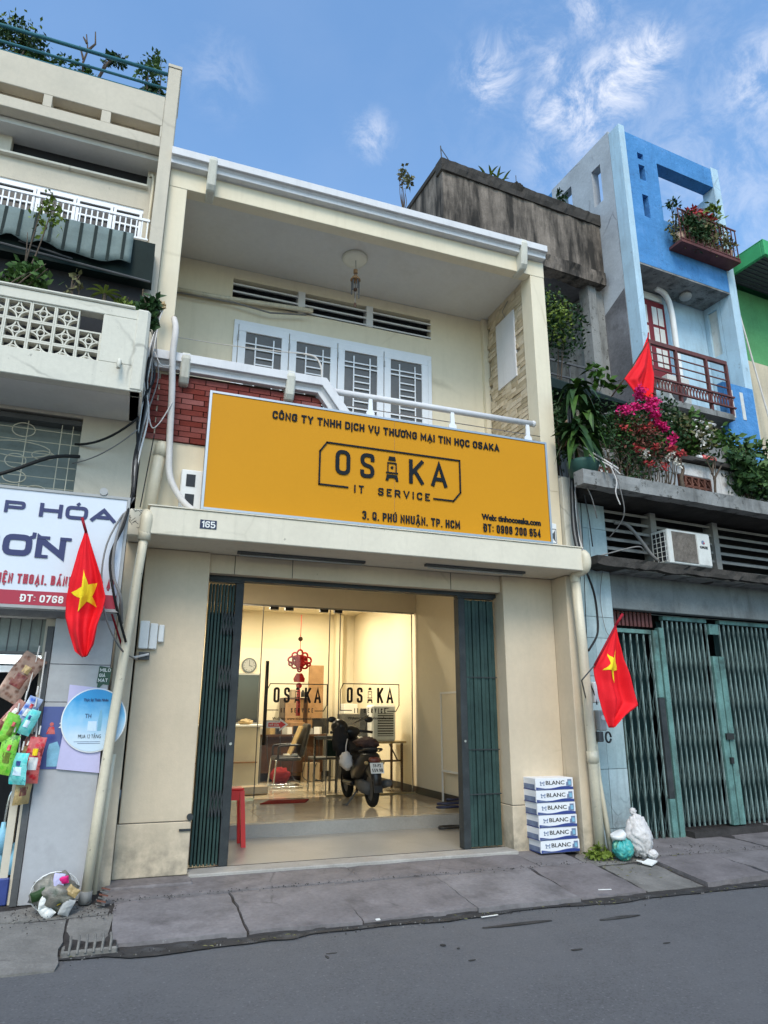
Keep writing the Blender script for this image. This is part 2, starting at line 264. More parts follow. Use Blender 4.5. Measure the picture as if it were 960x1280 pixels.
# ---------------------------------------------------------------- mesh tools
THETA = R(4.2)
def RL(p):                      # right-hand plots: the street bends, so they stand turned a little
    c, s = math.cos(THETA), math.sin(THETA)
    return Vector((5.05 + p[0] * c - p[1] * s, -.1 + p[0] * s + p[1] * c, p[2]))
def ID(p): return Vector(p)
class MB:
    def __init__(s, xf=ID): s.v, s.f, s.xf = [], [], xf
    def add(s, vs, fs):
        o = len(s.v); s.v += [s.xf(p) for p in vs]; s.f += [tuple(o + i for i in f) for f in fs]; return s
    def box(s, x0, x1, y0, y1, z0, z1):
        return s.add([(x0, y0, z0), (x1, y0, z0), (x1, y1, z0), (x0, y1, z0), (x0, y0, z1), (x1, y0, z1), (x1, y1, z1), (x0, y1, z1)],
                     [(0, 3, 2, 1), (4, 5, 6, 7), (0, 1, 5, 4), (1, 2, 6, 5), (2, 3, 7, 6), (3, 0, 4, 7)])
    def rbox(s, c, size, rot):   # rotated box: centre, full size, euler
        m = Matrix.Rotation(rot[2], 3, 'Z') @ Matrix.Rotation(rot[1], 3, 'Y') @ Matrix.Rotation(rot[0], 3, 'X')
        h = [Vector(c) + m @ Vector((a * size[0] / 2, b * size[1] / 2, d * size[2] / 2)) for d in (-1, 1) for a, b in ((-1, -1), (1, -1), (1, 1), (-1, 1))]
        return s.add(h, [(0, 3, 2, 1), (4, 5, 6, 7), (0, 1, 5, 4), (1, 2, 6, 5), (2, 3, 7, 6), (3, 0, 4, 7)])
    def hexa(s, p):              # eight corners, bottom four then top four
        return s.add(p, [(0, 3, 2, 1), (4, 5, 6, 7), (0, 1, 5, 4), (1, 2, 6, 5), (2, 3, 7, 6), (3, 0, 4, 7)])
    def prism(s, poly, a0, a1, axis='y'):   # poly of 2-D points extruded along an axis
        def P(q, a): return {'y': (q[0], a, q[1]), 'x': (a, q[0], q[1]), 'z': (q[0], q[1], a)}[axis]
        n = len(poly); vs = [P(q, a0) for q in poly] + [P(q, a1) for q in poly]
        return s.add(vs, [tuple(range(n))[::-1], tuple(range(n, 2 * n))] + [(i, (i + 1) % n, n + (i + 1) % n, n + i) for i in range(n)])
    def tube(s, pts, r, n=8, r2=None):
        pts = [Vector(p) for p in pts]; k = len(pts); vs = []; fs = []
        up = None
        for i, p in enumerate(pts):
            d = (pts[min(i + 1, k - 1)] - pts[max(i - 1, 0)]).normalized()
            if up is None: up = Vector((0, 0, 1)) if abs(d.z) < .9 else Vector((1, 0, 0))
            a = d.cross(up)
            if a.length < 1e-4: a = d.orthogonal()
            a.normalize(); b = a.cross(d).normalized(); up = b
            rr = r if r2 is None else r + (r2 - r) * i / (k - 1)
            if isinstance(r, (list, tuple)): rr = r[i]
            vs += [p + (a * math.cos(2 * math.pi * j / n) + b * math.sin(2 * math.pi * j / n)) * rr for j in range(n)]
        for i in range(k - 1):
            for j in range(n): fs.append((i * n + j, i * n + (j + 1) % n, (i + 1) * n + (j + 1) % n, (i + 1) * n + j))
        fs += [tuple(range(n))[::-1], tuple(range((k - 1) * n, k * n))]
        return s.add(vs, fs)
    def disc(s, c, r, y1, n=24, ax='y', rx=None):   # short cylinder along an axis, from c by thickness y1
        rx = rx or r; poly = [(math.cos(2 * math.pi * i / n) * rx, math.sin(2 * math.pi * i / n) * r) for i in range(n)]
        if ax == 'y': return s.prism([(c[0] + a, c[2] + b) for a, b in poly], c[1], c[1] + y1, 'y')
        if ax == 'z': return s.prism([(c[0] + a, c[1] + b) for a, b in poly], c[2], c[2] + y1, 'z')
        return s.prism([(c[1] + a, c[2] + b) for a, b in poly], c[0], c[0] + y1, 'x')
    def blob(s, c, rad, seed=0, amp=.2, fr=2.5, nu=18, nv=12, fn=None):
        vs = []; fs = []; c = Vector(c)
        for i in range(nv + 1):
            th = math.pi * i / nv
            for j in range(nu):
                ph = 2 * math.pi * j / nu; d = Vector((math.sin(th) * math.cos(ph), math.sin(th) * math.sin(ph), math.cos(th)))
                k = 1 + amp * noise.noise(d * fr + Vector((seed * 7.1, seed * 3.3, 0))) + amp * .5 * noise.noise(d * fr * 3 + Vector((seed, 0, seed)))
                q = Vector((d.x * rad[0], d.y * rad[1], d.z * rad[2])) * k
                if fn: q = fn(q, d)
                vs.append(c + q)
        for i in range(nv):
            for j in range(nu): fs.append((i * nu + j, (i + 1) * nu + j, (i + 1) * nu + (j + 1) % nu, i * nu + (j + 1) % nu))
        return s.add(vs, fs)
    def leaves(s, c, rad, n, size, seed=0, clump=5, droop=.2, shell=.5):
        r = random.Random(seed); c = Vector(c)
        cl = [Vector((r.gauss(0, .45), r.gauss(0, .45), r.gauss(0, .45))) for _ in range(max(3, n // 45))]
        for i in range(n):
            q = r.choice(cl) + Vector((r.gauss(0, 1), r.gauss(0, 1), r.gauss(0, 1))) * .22
            if q.length > 1.15: q = q.normalized() * 1.15 * r.random() ** .3
            p = c + Vector((q.x * rad[0], q.y * rad[1], q.z * rad[2]))
            d = Vector((r.uniform(-1, 1), r.uniform(-1, 1), r.uniform(-.7, .9) - droop)).normalized()
            w_ = d.orthogonal().normalized(); w_.rotate(Matrix.Rotation(r.uniform(0, 6.28), 3, d)); L_ = size * r.uniform(.6, 1.4)
            w_ = w_ * L_ * .28; up = d.cross(w_) * .15
            s.add([p, p + d * L_ * .5 + w_ + up, p + d * L_, p + d * L_ * .5 - w_ + up], [(0, 1, 2), (0, 2, 3)])
        return s
    def pouch(s, X, w_, h_, t_, seed=0, v0=-1, v1=1, grow=0, nu=10, nv=16):     # pillow packet, crimped flat at both ends
        fr, bk, fs = [], [], []
        for j in range(nv + 1):
            v = v0 + (v1 - v0) * j / nv
            for i in range(nu + 1):
                u = -1 + 2 * i / nu; b = max(0, 1 - u * u) ** .55 * max(0, 1 - (abs(v) / .93) ** 3) ** .7
                n1 = noise.noise(Vector((u * 2.3, v * 3.1, seed * 5.3))); n2 = abs(noise.noise(Vector((u * 4, v * 2.2, seed * 2.7 + 9))))
                x = u * w_ * (1 - .07 * b) + .12 * w_ * math.sin(v * 2 + seed); z = v * h_; bend = .25 * t_ * math.sin(u * 2 + seed) + .3 * t_ * n1
                th = t_ * b * (1 + .5 * n1 - .5 * n2) + .0008 + grow
                fr.append(X((x, -th + bend, z))); bk.append(X((x, th + bend, z)))
        k = len(fr); w1 = nu + 1
        for j in range(nv):
            for i in range(nu):
                a = j * w1 + i; fs += [(a, a + 1, a + w1 + 1, a + w1), (k + a, k + a + w1, k + a + w1 + 1, k + a + 1)]
        return s.add(fr + bk, fs)
    def crumple(s, c, rad, seed=0, fn=None, nu=64, nv=46, amp=.13):
        vs = []; fs = []; c = Vector(c)
        for i in range(nv + 1):
            th = math.pi * i / nv
            for j in range(nu):
                ph = 2 * math.pi * j / nu; d = Vector((math.sin(th) * math.cos(ph), math.sin(th) * math.sin(ph), math.cos(th))); o = Vector((seed * 7.1, seed * 3.3, 0))
                k = 1 + .10 * noise.noise(d * 1.7 + o) - amp * (1 - abs(noise.noise(d * 3.0 + o)) * 2.2) ** 3 * .8 - amp * .45 * (1 - abs(noise.noise(d * 6.5 + o)) * 2.2)
                q = Vector((d.x * rad[0], d.y * rad[1], d.z * rad[2])) * k
                if fn: q = fn(q, d)
                vs.append(c + q)
        for i in range(nv):
            for j in range(nu): fs.append((i * nu + j, (i + 1) * nu + j, (i + 1) * nu + (j + 1) % nu, i * nu + (j + 1) % nu))
        return s.add(vs, fs)
    def strap(s, base, az, L_, wid, rise, drop, n=5):      # an arching strap leaf
        b = Vector(base); dx = Vector((math.cos(az), math.sin(az), 0)); sd = Vector((-math.sin(az), math.cos(az), 0)); vs = []; fs = []
        for i in range(n + 1):
            t = i / n; p = b + dx * L_ * t * .85 + Vector((0, 0, rise * t - drop * t * t)); ww = wid * math.sin(math.pi * (.12 + .86 * t)) * .5
            vs += [p + sd * ww + Vector((0, 0, ww * .4)), p, p - sd * ww + Vector((0, 0, ww * .4))]
        for i in range(n):
            o = i * 3; fs += [(o, o + 1, o + 4, o + 3), (o + 1, o + 2, o + 5, o + 4)]
        return s.add(vs, fs)

ROOT = {}
def thing(name, label, cat, loc=(0, 0, 0), group=None, xf=ID, kind=None):
    o = bpy.data.objects.new(name, None); COL.objects.link(o); o.empty_display_size = .1
    o.location = xf(loc); ROOT[o.name] = Vector(o.location); o['label'] = label
    if cat: o['category'] = cat
    if group: o['group'] = group
    if kind: o['kind'] = kind
    return o
def part(name, mb, m, parent=None, smooth=False, bevel=0, label=None, kind=None, cat=None, group=None):
    off = ROOT[parent.name] if parent is not None and parent.name in ROOT else Vector((0, 0, 0))
    me = bpy.data.meshes.new(name); me.from_pydata([tuple(v - off) for v in mb.v], [], mb.f); me.update()
    me.materials.append(M[m] if isinstance(m, str) else m)
    if smooth:
        for p in me.polygons: p.use_smooth = True
    o = bpy.data.objects.new(name, me); COL.objects.link(o)
    if parent is not None: o.parent = parent; ROOT[o.name] = off
    if bevel:
        md = o.modifiers.new('bevel', 'BEVEL'); md.width = bevel; md.segments = 1; md.limit_method = 'ANGLE'
    if label: o['label'] = label
    if kind: o['kind'] = kind
    if cat: o['category'] = cat
    if group: o['group'] = group
    return o
def solo(name, mb, m, label, cat, smooth=False, bevel=0, group=None):
    """a thing that is one mesh: origin at its own base"""
    xs = [v.x for v in mb.v]; ys = [v.y for v in mb.v]; zs = [v.z for v in mb.v]
    base = Vector(((min(xs) + max(xs)) / 2, (min(ys) + max(ys)) / 2, min(zs)))
    mb.v = [v - base for v in mb.v]; o = part(name, mb, m, None, smooth, bevel, label, None, cat, group); o.location = base; return o

CAPH = {}
def text(name, s, x0, x1, zb, h, y, m, parent, bold=.02, depth=.004, xf=ID, face='y', label=None, spacing=1.0, fn=None, heavy=0):
    """lettering: left x, right x, baseline z, cap height, on the plane y facing the street"""
    def mk(st):
        cu = bpy.data.curves.new('t', 'FONT'); cu.body = st; cu.offset = bold; cu.resolution_u = 3; cu.space_character = spacing
        ob = bpy.data.objects.new('t', cu); COL.objects.link(ob); bpy.context.view_layer.update()
        me = bpy.data.meshes.new_from_object(ob.evaluated_get(bpy.context.evaluated_depsgraph_get())); COL.objects.unlink(ob); bpy.data.objects.remove(ob); return me
    if bold not in CAPH:
        hm = mk('H'); CAPH[bold] = (max(v.co.y for v in hm.vertices), min(v.co.y for v in hm.vertices))
    me = mk(s); ct, cb = CAPH[bold]; xs = [v.co.x for v in me.vertices]
    if not xs: return None
    a, b = min(xs), max(xs); kx = (x1 - x0) / (b - a) if x1 is not None else h / (ct - cb) * .9; kz = h / (ct - cb)
    mb = MB(xf); pts = []
    for v in me.vertices:
        X, Z = x0 + (v.co.x - a) * kx, zb + (v.co.y - cb) * kz
        pts.append(fn(X, Z) if fn else ((X, y, Z) if face == 'y' else (y, X, Z)))
    fs = [tuple(p.vertices) for p in me.polygons]
    if heavy and not fn:      # thicker strokes: slightly shifted copies, each a hair behind the last
        base, bf = list(pts), list(fs); pts = []; fs = []
        for q, dx in enumerate((0, -heavy, heavy)):
            o_ = len(pts); pts += [(p[0] + dx, p[1] + .001 * q, p[2]) for p in base]; fs += [tuple(i + o_ for i in f) for f in bf]
    mb.add(pts, fs)
    # thickness: duplicate front sheet back by depth with side walls on boundary edges
    n = len(mb.v); cnt = {}
    for f in fs:
        for i in range(len(f)):
            e = (f[i], f[(i + 1) % len(f)]); cnt[e] = 1
    back = MB(xf); bd = depth if face == 'y' else -depth if face == 'x-' else depth
    bp = [(p[0], p[1] + depth, p[2]) if face == 'y' else (p[0] + depth, p[1], p[2]) for p in pts]
    o = len(mb.v); mb.v += [xf(p) for p in bp]
    for e in cnt:
        if (e[1], e[0]) not in cnt: mb.f.append((e[0], e[1], e[1] + o, e[0] + o))
    return part(name, mb, m, parent, label=label)
# condensed signwriter's capitals built from strokes: glyph = (width, [(closed, rounded, points)])
_r = lambda *p: (0, 1, list(p)); _l = lambda *p: (0, 0, list(p)); _O = (1, 1, [(0, 0), (1, 0), (1, 1), (0, 1)])
GL = {'A': (.56, [_l((0, 0), (.5, 1), (1, 0)), _l((.2, .27), (.8, .27))]), 'B': (.48, [_l((0, 0), (0, 1)), _r((0, 1, 0), (.92, 1), (.92, .54), (0, .54)), _r((0, .54, 0), (1, .54), (1, 0), (0, 0))]),
 'C': (.46, [_r((1, .70), (1, 1), (0, 1), (0, 0), (1, 0), (1, .30))]), 'D': (.48, [(1, 1, [(0, 0, 0), (1, 0), (1, 1), (0, 1, 0)])]), 'E': (.40, [_l((1, 1), (0, 1), (0, 0), (1, 0)), _l((0, .52), (.85, .52))]),
 'G': (.48, [_r((1, .70), (1, 1), (0, 1), (0, 0), (1, 0), (1, .46, 0), (.55, .46))]), 'H': (.48, [_l((0, 0), (0, 1)), _l((1, 0), (1, 1)), _l((0, .5), (1, .5))]), 'I': (.0, [_l((.5, 0), (.5, 1))]),
 'K': (.50, [_l((0, 0), (0, 1)), _l((1, 1), (.05, .40)), _l((.32, .58), (1, 0))]), 'L': (.38, [_l((0, 1), (0, 0), (1, 0))]), 'M': (.66, [_l((0, 0), (0, 1), (.5, .25), (1, 1), (1, 0))]),
 'N': (.50, [_l((0, 0), (0, 1), (1, 0), (1, 1))]), 'O': (.48, [_O]), 'P': (.46, [_l((0, 0), (0, 1)), _r((0, 1, 0), (1, 1), (1, .44), (0, .44))]), 'Q': (.48, [_O, _l((.55, .3), (1.05, -.08))]),
 'R': (.48, [_l((0, 0), (0, 1)), _r((0, 1, 0), (1, 1), (1, .46), (0, .46)), _l((.5, .46), (1, 0))]), 'S': (.46, [_r((1, .72), (1, 1), (0, 1), (0, .54), (1, .46), (1, 0), (0, 0), (0, .28))]),
 'T': (.50, [_l((0, 1), (1, 1)), _l((.5, 0), (.5, 1))]), 'U': (.48, [_r((0, 1), (0, 0), (1, 0), (1, 1))]), 'V': (.54, [_l((0, 1), (.5, 0), (1, 1))]), 'W': (.80, [_l((0, 1), (.25, 0), (.5, .9), (.75, 0), (1, 1))]),
 'Y': (.52, [_l((0, 1), (.5, .45), (1, 1)), _l((.5, .45), (.5, 0))]), '0': (.44, [_O]), '1': (.22, [_l((0, .76), (1, 1, 0), (1, 0))]), '2': (.44, [_r((0, .72), (0, 1), (1, 1), (1, .56), (0, 0, 0), (1, 0))]),
 '3': (.44, [_r((0, .76), (0, 1), (1, 1), (1, .53), (.35, .53)), _r((.35, .53), (1, .53), (1, 0), (0, 0), (0, .24))]), '4': (.46, [_l((.75, 0), (.75, 1), (0, .28), (1.05, .28))]),
 '5': (.44, [_r((.95, 1), (0, 1, 0), (0, .54, 0), (1, .60), (1, 0), (0, 0), (0, .24))]), '6': (.44, [_r((1, .76), (1, 1), (0, 1), (0, 0), (1, 0), (1, .56), (0, .56))]), '7': (.42, [_l((0, 1), (1, 1), (.3, 0))]),
 '8': (.44, [(1, 1, [(.04, .53), (.96, .53), (.96, 1), (.04, 1)]), (1, 1, [(0, 0), (1, 0), (1, .53), (0, .53)])]), '9': (.44, [_r((0, .24), (0, 0), (1, 0), (1, 1), (0, 1), (0, .44), (1, .44))]),
 ' ': (.12, []), '.': (.0, [_l((.5, 0), (.5, .06))]), ',': (.0, [_l((.5, .06), (.5, -.14))]), ':': (.0, [_l((.5, .12), (.5, .2)), _l((.5, .66), (.5, .74))]), '-': (.22, [_l((0, .45), (1, .45))])}
MARK = {'Ô': 'O^', 'Ơ': "O'", 'Ư': "U'", 'Ạ': 'A.', 'Ị': 'I.', 'Ụ': 'U.', 'Ọ': 'O.', 'Ú': 'U/', 'Ậ': 'A^.', 'Ó': 'O/', 'Á': 'A/', 'Ệ': 'E^.', 'Đ': 'D-', 'Ă': 'A^'}
def stext(name, s, x0, x1, zb, h, y, m, parent, t=.2, depth=.008, gap=.13, xf=ID, space=.26):
    T = t * h; adv = []; tot = 0
    for c in s:
        b = MARK.get(c, c)[0]; w_ = GL[b][0] if b != ' ' else space; adv.append((b, MARK.get(c, c)[1:], w_)); tot += w_
    fixed = sum(T for b, _, w_ in adv if b != ' ') + gap * h * (len(s) - 1)
    k = (x1 - x0 - fixed) / tot; mb = MB(xf); X = x0; n_s = 0
    def ribbon(pts, closed, T=T):
        nonlocal n_s
        P = [Vector(p) for p in pts]; n = len(P); L_, R_ = [], []
        for i in range(n):
            a = P[i] - P[i - 1] if (i or closed) else None; b = P[(i + 1) % n] - P[i] if (i < n - 1 or closed) else None
            a = a.normalized() if a is not None and a.length > 1e-9 else None; b = b.normalized() if b is not None and b.length > 1e-9 else None
            d = ((a or b) + (b or a)); d = d.normalized() if d.length > 1e-6 else (a or b)
            nn = Vector((-d.y, d.x)); q = nn.dot(Vector((-(a or b).y, (a or b).x))); sc_ = T / 2 / max(.45, abs(q))
            L_.append(P[i] + nn * sc_); R_.append(P[i] - nn * sc_)
        f = y + .0006 * (n_s % 4); n_s += 1; bk = y + depth
        vs = [(p.x, f, p.y) for p in L_] + [(p.x, f, p.y) for p in R_] + [(p.x, bk, p.y) for p in L_] + [(p.x, bk, p.y) for p in R_]; fs = []
        for i in range(n if closed else n - 1):
            j = (i + 1) % n; fs += [(i, n + i, n + j, j), (i, j, 2 * n + j, 2 * n + i), (n + j, n + i, 3 * n + i, 3 * n + j)]
        if not closed: fs += [(0, 2 * n, 3 * n, n), (n - 1, 2 * n - 1, 4 * n - 1, 3 * n - 1)]
        mb.add(vs, fs)
    last = None
    for b, mk, w_ in adv:
        W_ = w_ * k; mb = MB(xf)
        if b == ' ': X += W_ + gap * h; continue
        hx = lambda u: X + T / 2 + u * W_; hz = lambda v: zb + T / 2 + v * (h - T)
        for closed, rnd_, pts in GL[b][1]:
            P = [(hx(p[0]), hz(p[1]), (rnd_ if len(p) < 3 else p[2])) for p in pts]; n = len(P); out = []
            for i, p in enumerate(P):
                if p[2] and (closed or 0 < i < n - 1):
                    a, c = Vector(P[i - 1][:2]), Vector(P[(i + 1) % n][:2]); v = Vector(p[:2]); r_ = min(.26 * h, (a - v).length * .48, (c - v).length * .48)
                    A, C_ = v + (a - v).normalized() * r_, v + (c - v).normalized() * r_
                    for q in range(5): u = q / 4; out.append(A * (1 - u) ** 2 + v * 2 * u * (1 - u) + C_ * u * u)
                else:
                    e = Vector(p[:2])
                    if not closed and i in (0, n - 1): o_ = Vector(P[1 if i == 0 else n - 2][:2]); e = e + (e - o_).normalized() * T * .5 if pts[i][1] in (0, 1) and b not in 'CGS0235689' else e
                    out.append(e)
            ribbon(out, closed)
        if '^' in mk: ribbon([(hx(.5) - .16 * h, zb + 1.07 * h), (hx(.5), zb + 1.22 * h), (hx(.5) + .16 * h, zb + 1.07 * h)], 0, T * .6)
        if '/' in mk: ribbon([(hx(.5) - .04 * h, zb + 1.07 * h), (hx(.5) + .14 * h, zb + 1.24 * h)], 0, T * .75)
        if '.' in mk: ribbon([(hx(.5), zb - .22 * h), (hx(.5), zb - .22 * h + T * .8)], 0, T * .9)
        if "'" in mk: ribbon([(hx(1), zb + .86 * h), (hx(1) + .16 * h, zb + .94 * h), (hx(1) + .17 * h, zb + 1.14 * h)], 0, T * .6)
        if '-' in mk: ribbon([(hx(0) - T * .9, zb + .5 * h), (hx(.5), zb + .5 * h)], 0, T * .7)
        last = part('letter', mb, m, parent)
        X += W_ + T + gap * h
    return last
def catenary(a, b, sag, n=10):
    a, b = Vector(a), Vector(b); return [a.lerp(b, i / n) - Vector((0, 0, sag * 4 * (i / n) * (1 - i / n))) for i in range(n + 1)]
def smoothpath(pts, k=5):
    P = [Vector(p) for p in pts]; P = [P[0]] + P + [P[-1]]; out = []
    for i in range(1, len(P) - 2):
        for j in range(k):
            t = j / k; p0, p1, p2, p3 = P[i - 1:i + 3]
            out.append(.5 * ((2 * p1) + (p2 - p0) * t + (2 * p0 - 5 * p1 + 4 * p2 - p3) * t * t + (3 * p1 - p0 - 3 * p2 + p3) * t ** 3))
    return out + [P[-2]]
def piece(name, proto_mesh, loc, parent, m=None, rot=None, scale=None):
    o = bpy.data.objects.new(name, proto_mesh); COL.objects.link(o); o.parent = parent; o.location = Vector(loc) - ROOT[parent.name]
    if rot: o.rotation_euler = rot
    if scale: o.scale = scale
    ROOT[o.name] = ROOT[parent.name]; return o
def boxmesh(name, sx, sy, sz, m, jit=0, seed=0):
    r = random.Random(seed); mb = MB(); mb.box(-sx / 2, sx / 2, -sy / 2, sy / 2, -sz / 2, sz / 2)
    mb.v = [v + Vector([r.uniform(-jit, jit) for _ in range(3)]) for v in mb.v]
    me = bpy.data.meshes.new(name); me.from_pydata([tuple(v) for v in mb.v], [], mb.f); me.materials.append(M[m]); return me

# ---------------------------------------------------------------- ground, road, pavement
part('ground', MB().box(-200, 200, -200, 200, -.5, -.06), 'paveold', kind='structure', label='bare ground around the street')
def sheet(x0, x1, y0, y1, nx, ny, zf):
    mb = MB(); vs = [(x0 + (x1 - x0) * i / nx, y0 + (y1 - y0) * j / ny) for j in range(ny + 1) for i in range(nx + 1)]
    mb.add([(x, y, zf(x, y)) for x, y in vs], [(j * (nx + 1) + i, j * (nx + 1) + i + 1, (j + 1) * (nx + 1) + i + 1, (j + 1) * (nx + 1) + i) for j in range(ny) for i in range(nx)]); return mb
M['road'] = mat('grey worn asphalt', (.128, .126, .127), .8, .16, .45, dirt=(.078, .077, .078), dirt_amt=.75, dirt_scale=.8, bump=1.0, bscale=230, vor=(48, (.165, .165, .17), .5), crack=(.5, (.05, .05, .052), .45, .34), spots=(38, (.22, .22, .225), .7, .60))
part('road', sheet(-30, 40, -12, -1.5, 60, 20, lambda x, y: .002 + .006 * noise.noise(Vector((x * .7, y * .7, 0)))), 'road', kind='structure', label='grey asphalt road in front of the shops')
# gutter strip of damp and painted slab-edge shade, and puddles along the kerb
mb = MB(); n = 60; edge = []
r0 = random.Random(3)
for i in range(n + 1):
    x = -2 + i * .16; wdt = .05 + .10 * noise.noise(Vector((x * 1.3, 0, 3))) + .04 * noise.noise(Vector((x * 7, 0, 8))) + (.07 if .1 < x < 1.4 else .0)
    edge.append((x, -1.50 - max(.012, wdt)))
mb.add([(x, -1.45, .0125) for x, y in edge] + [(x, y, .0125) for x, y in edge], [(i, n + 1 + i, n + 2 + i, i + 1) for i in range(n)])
M['damp'] = mat('damp and shade asphalt', (.045, .042, .040), .8, .3, 6, dirt=(.11, .11, .11), dirt_amt=.8, dirt_scale=7, bump=.3, bscale=80)
part('gutter', mb, 'damp', kind='structure', label='dark gutter of damp and painted shade along the kerb')
mb = MB()
for (x, y, a, b_) in [(4.0, -1.95, .2, .03), (3.1, -1.83, .3, .03), (1.55, -2.0, .04, .008), (1.5, -2.06, .012, .03), (2.4, -2.45, .03, .006), (3.9, -2.6, .03, .008), (3.2, -2.5, .05, .012), (2.35, -2.1, .02, .02), (2.42, -2.2, .012, .012)]:
    poly = []
    for k in range(14):
        t = 2 * math.pi * k / 14; q = 1 + .5 * noise.noise(Vector((x * 9 + math.cos(t), y * 5 + math.sin(t), 2)))
        poly.append((x + a * q * math.cos(t), y + b_ * q * math.sin(t)))
    mb.prism(poly, .006, .0095, 'z')
part('road_stain', mb, 'damp', kind='structure', label='dark oil spots on the road')
# pavement base
prof = [(-1.46, -.05), (-1.44, .018), (-.56, .105), (0.02, .150), (.75, .165), (.75, -.05)]
pav = part('pavement', MB().prism(prof, -30, 40, 'x'), 'kerbdirt', kind='structure', label='sloping concrete pavement in front of the shops')
ROOT['pavement'] = Vector((0, 0, 0))
def slab(name, x0, x1, y0, y1, z0, z1, th, m='pave', jit=.022, seed=1, nx=16, ny=12):
    r = random.Random(seed); mb = MB(); c = [(x0 + r.uniform(-jit, jit), y0 + r.uniform(-jit, jit)), (x1 + r.uniform(-jit, jit), y0 + r.uniform(-jit, jit)), (x1 + r.uniform(-jit, jit), y1), (x0 + r.uniform(-jit, jit), y1)]
    dz = [r.uniform(-.011, .011) for _ in range(4)]; zz = [z0 + dz[0], z0 + dz[1], z1 + dz[2] * .5, z1 + dz[3] * .5]
    top = []
    for j in range(ny + 1):
        for i in range(nx + 1):
            a, b = i / nx, j / ny; A = Vector((*c[0], zz[0])).lerp(Vector((*c[1], zz[1])), a); B = Vector((*c[3], zz[3])).lerp(Vector((*c[2], zz[2])), a); p = A.lerp(B, b)
            if i in (0, nx) or j in (0, ny): p += Vector((noise.noise(p * 7) * .02 + noise.noise(p * 23) * .008, noise.noise(p * 7 + Vector((5, 0, 0))) * .02 + noise.noise(p * 25) * .010, -.006))
            top.append(p + Vector((0, 0, .004 * noise.noise(p * 3))))
    k = len(top); w_ = nx + 1
    fs = [(j * w_ + i, j * w_ + i + 1, (j + 1) * w_ + i + 1, (j + 1) * w_ + i) for j in range(ny) for i in range(nx)]
    per = [i for i in range(nx)] + [j * w_ + nx for j in range(ny)] + [ny * w_ + i for i in range(nx, 0, -1)] + [j * w_ for j in range(ny, 0, -1)]
    vs = top + [top[i] - Vector((0, 0, th)) for i in per]
    for q in range(len(per)): fs.append((per[q], k + q, k + (q + 1) % len(per), per[(q + 1) % len(per)])[::-1])
    mb.add(vs, [f[::1] for f in fs]); return part(name, mb, m, pav)
xs = [.12, 1.05, 1.98, 2.98, 4.0, 4.72]
for i in range(5): slab('paving_slab', xs[i] + .006, xs[i + 1] - .006, -1.44, -.57, .045, .128, .07, seed=i + 1)
xs2 = [.02, 2.25, 4.15, 4.7]
for i in range(3): slab('paving_slab', xs2[i] + .003, xs2[i + 1] - .003, -.56, .02, .130, .166, .05, seed=20 + i, jit=.003)
slab('paving_slab', 4.72, 5.5, -.62, .14, .112, .15, .05, seed=31, m='paveold')
slab('paving_slab', 5.46, 6.28, -1.42, -.62, .075, .135, .06, seed=32)
slab('paving_slab', 4.78, 5.42, -1.40, -.68, .035, .105, .05, seed=39, m='paveold')
slab('paving_slab', 5.52, 7.2, -.58, .22, .135, .158, .05, seed=33)
slab('paving_slab', 6.32, 7.3, -1.42, -.62, .07, .13, .06, seed=34)
slab('paving_slab', 7.24, 8.6, -.58, .3, .135, .155, .05, seed=35)
slab('paving_slab', 7.34, 8.5, -1.42, -.62, .07, .13, .06, seed=36)
slab('paving_slab', -1.6, .08, -.80, .0, .10, .13, .05, seed=37, m='paveold', nx=14, ny=8)
slab('paving_slab', -1.7, -.22, -1.72, -.84, .03, .095, .05, seed=38, m='paveold', nx=14, ny=8)
slab('paving_slab', -.2, .10, -1.35, -.84, .03, .095, .05, seed=40, m='paveold', nx=6, ny=8)
# scored grid scratched in the upper pavement before the door
mb = MB()
rs_ = random.Random(8)
M['score'] = mat('scored line', (.13, .12, .115), .9)
for k in range(12):      # thin scratched lines, two slants
    x = 1.7 + k * .15 + rs_.uniform(-.04, .04); d = .16 if k % 2 else -.10; ya, yb = -.52 + rs_.uniform(0, .15), -.10 - rs_.uniform(0, .12)
    za, zb = .1335 + (ya + .56) * .0645, .1335 + (yb + .56) * .0645
    mb.add([(x, ya, za), (x + .004, ya, za), (x + d + .004, yb, zb), (x + d, yb, zb)], [(0, 1, 2, 3)])
part('score_line', mb, 'score', pav, kind='stuff')
# sill of the shop door and step before the left pier
part('door_sill', MB().box(.745, 4.185, -.10, .16, .12, .186), 'sill', pav, bevel=.008)
part('step', MB().box(.04, .77, -.30, -.002, .08, .168), 'pave', pav, bevel=.012)
# storm drain
dr = thing('storm_drain', 'rusty broken storm drain grate in the kerb at the left', 'drain', (-.02, -1.42, .02))
mb = MB().box(-.2, .16, -1.5, -1.36, .0, .05); part('frame', mb, 'paveold', dr, bevel=.01)
for k in range(6): part('bar', MB().tube([(-.15 + k * .052, -1.505, .03), (-.145 + k * .052, -1.47, .10), (-.15 + k * .052, -1.38, .105)], .009, 6), 'paveold', dr)
part('hollow', MB().box(-.18, .15, -1.49, -1.365, .051, .056), 'kerbdirt', dr)

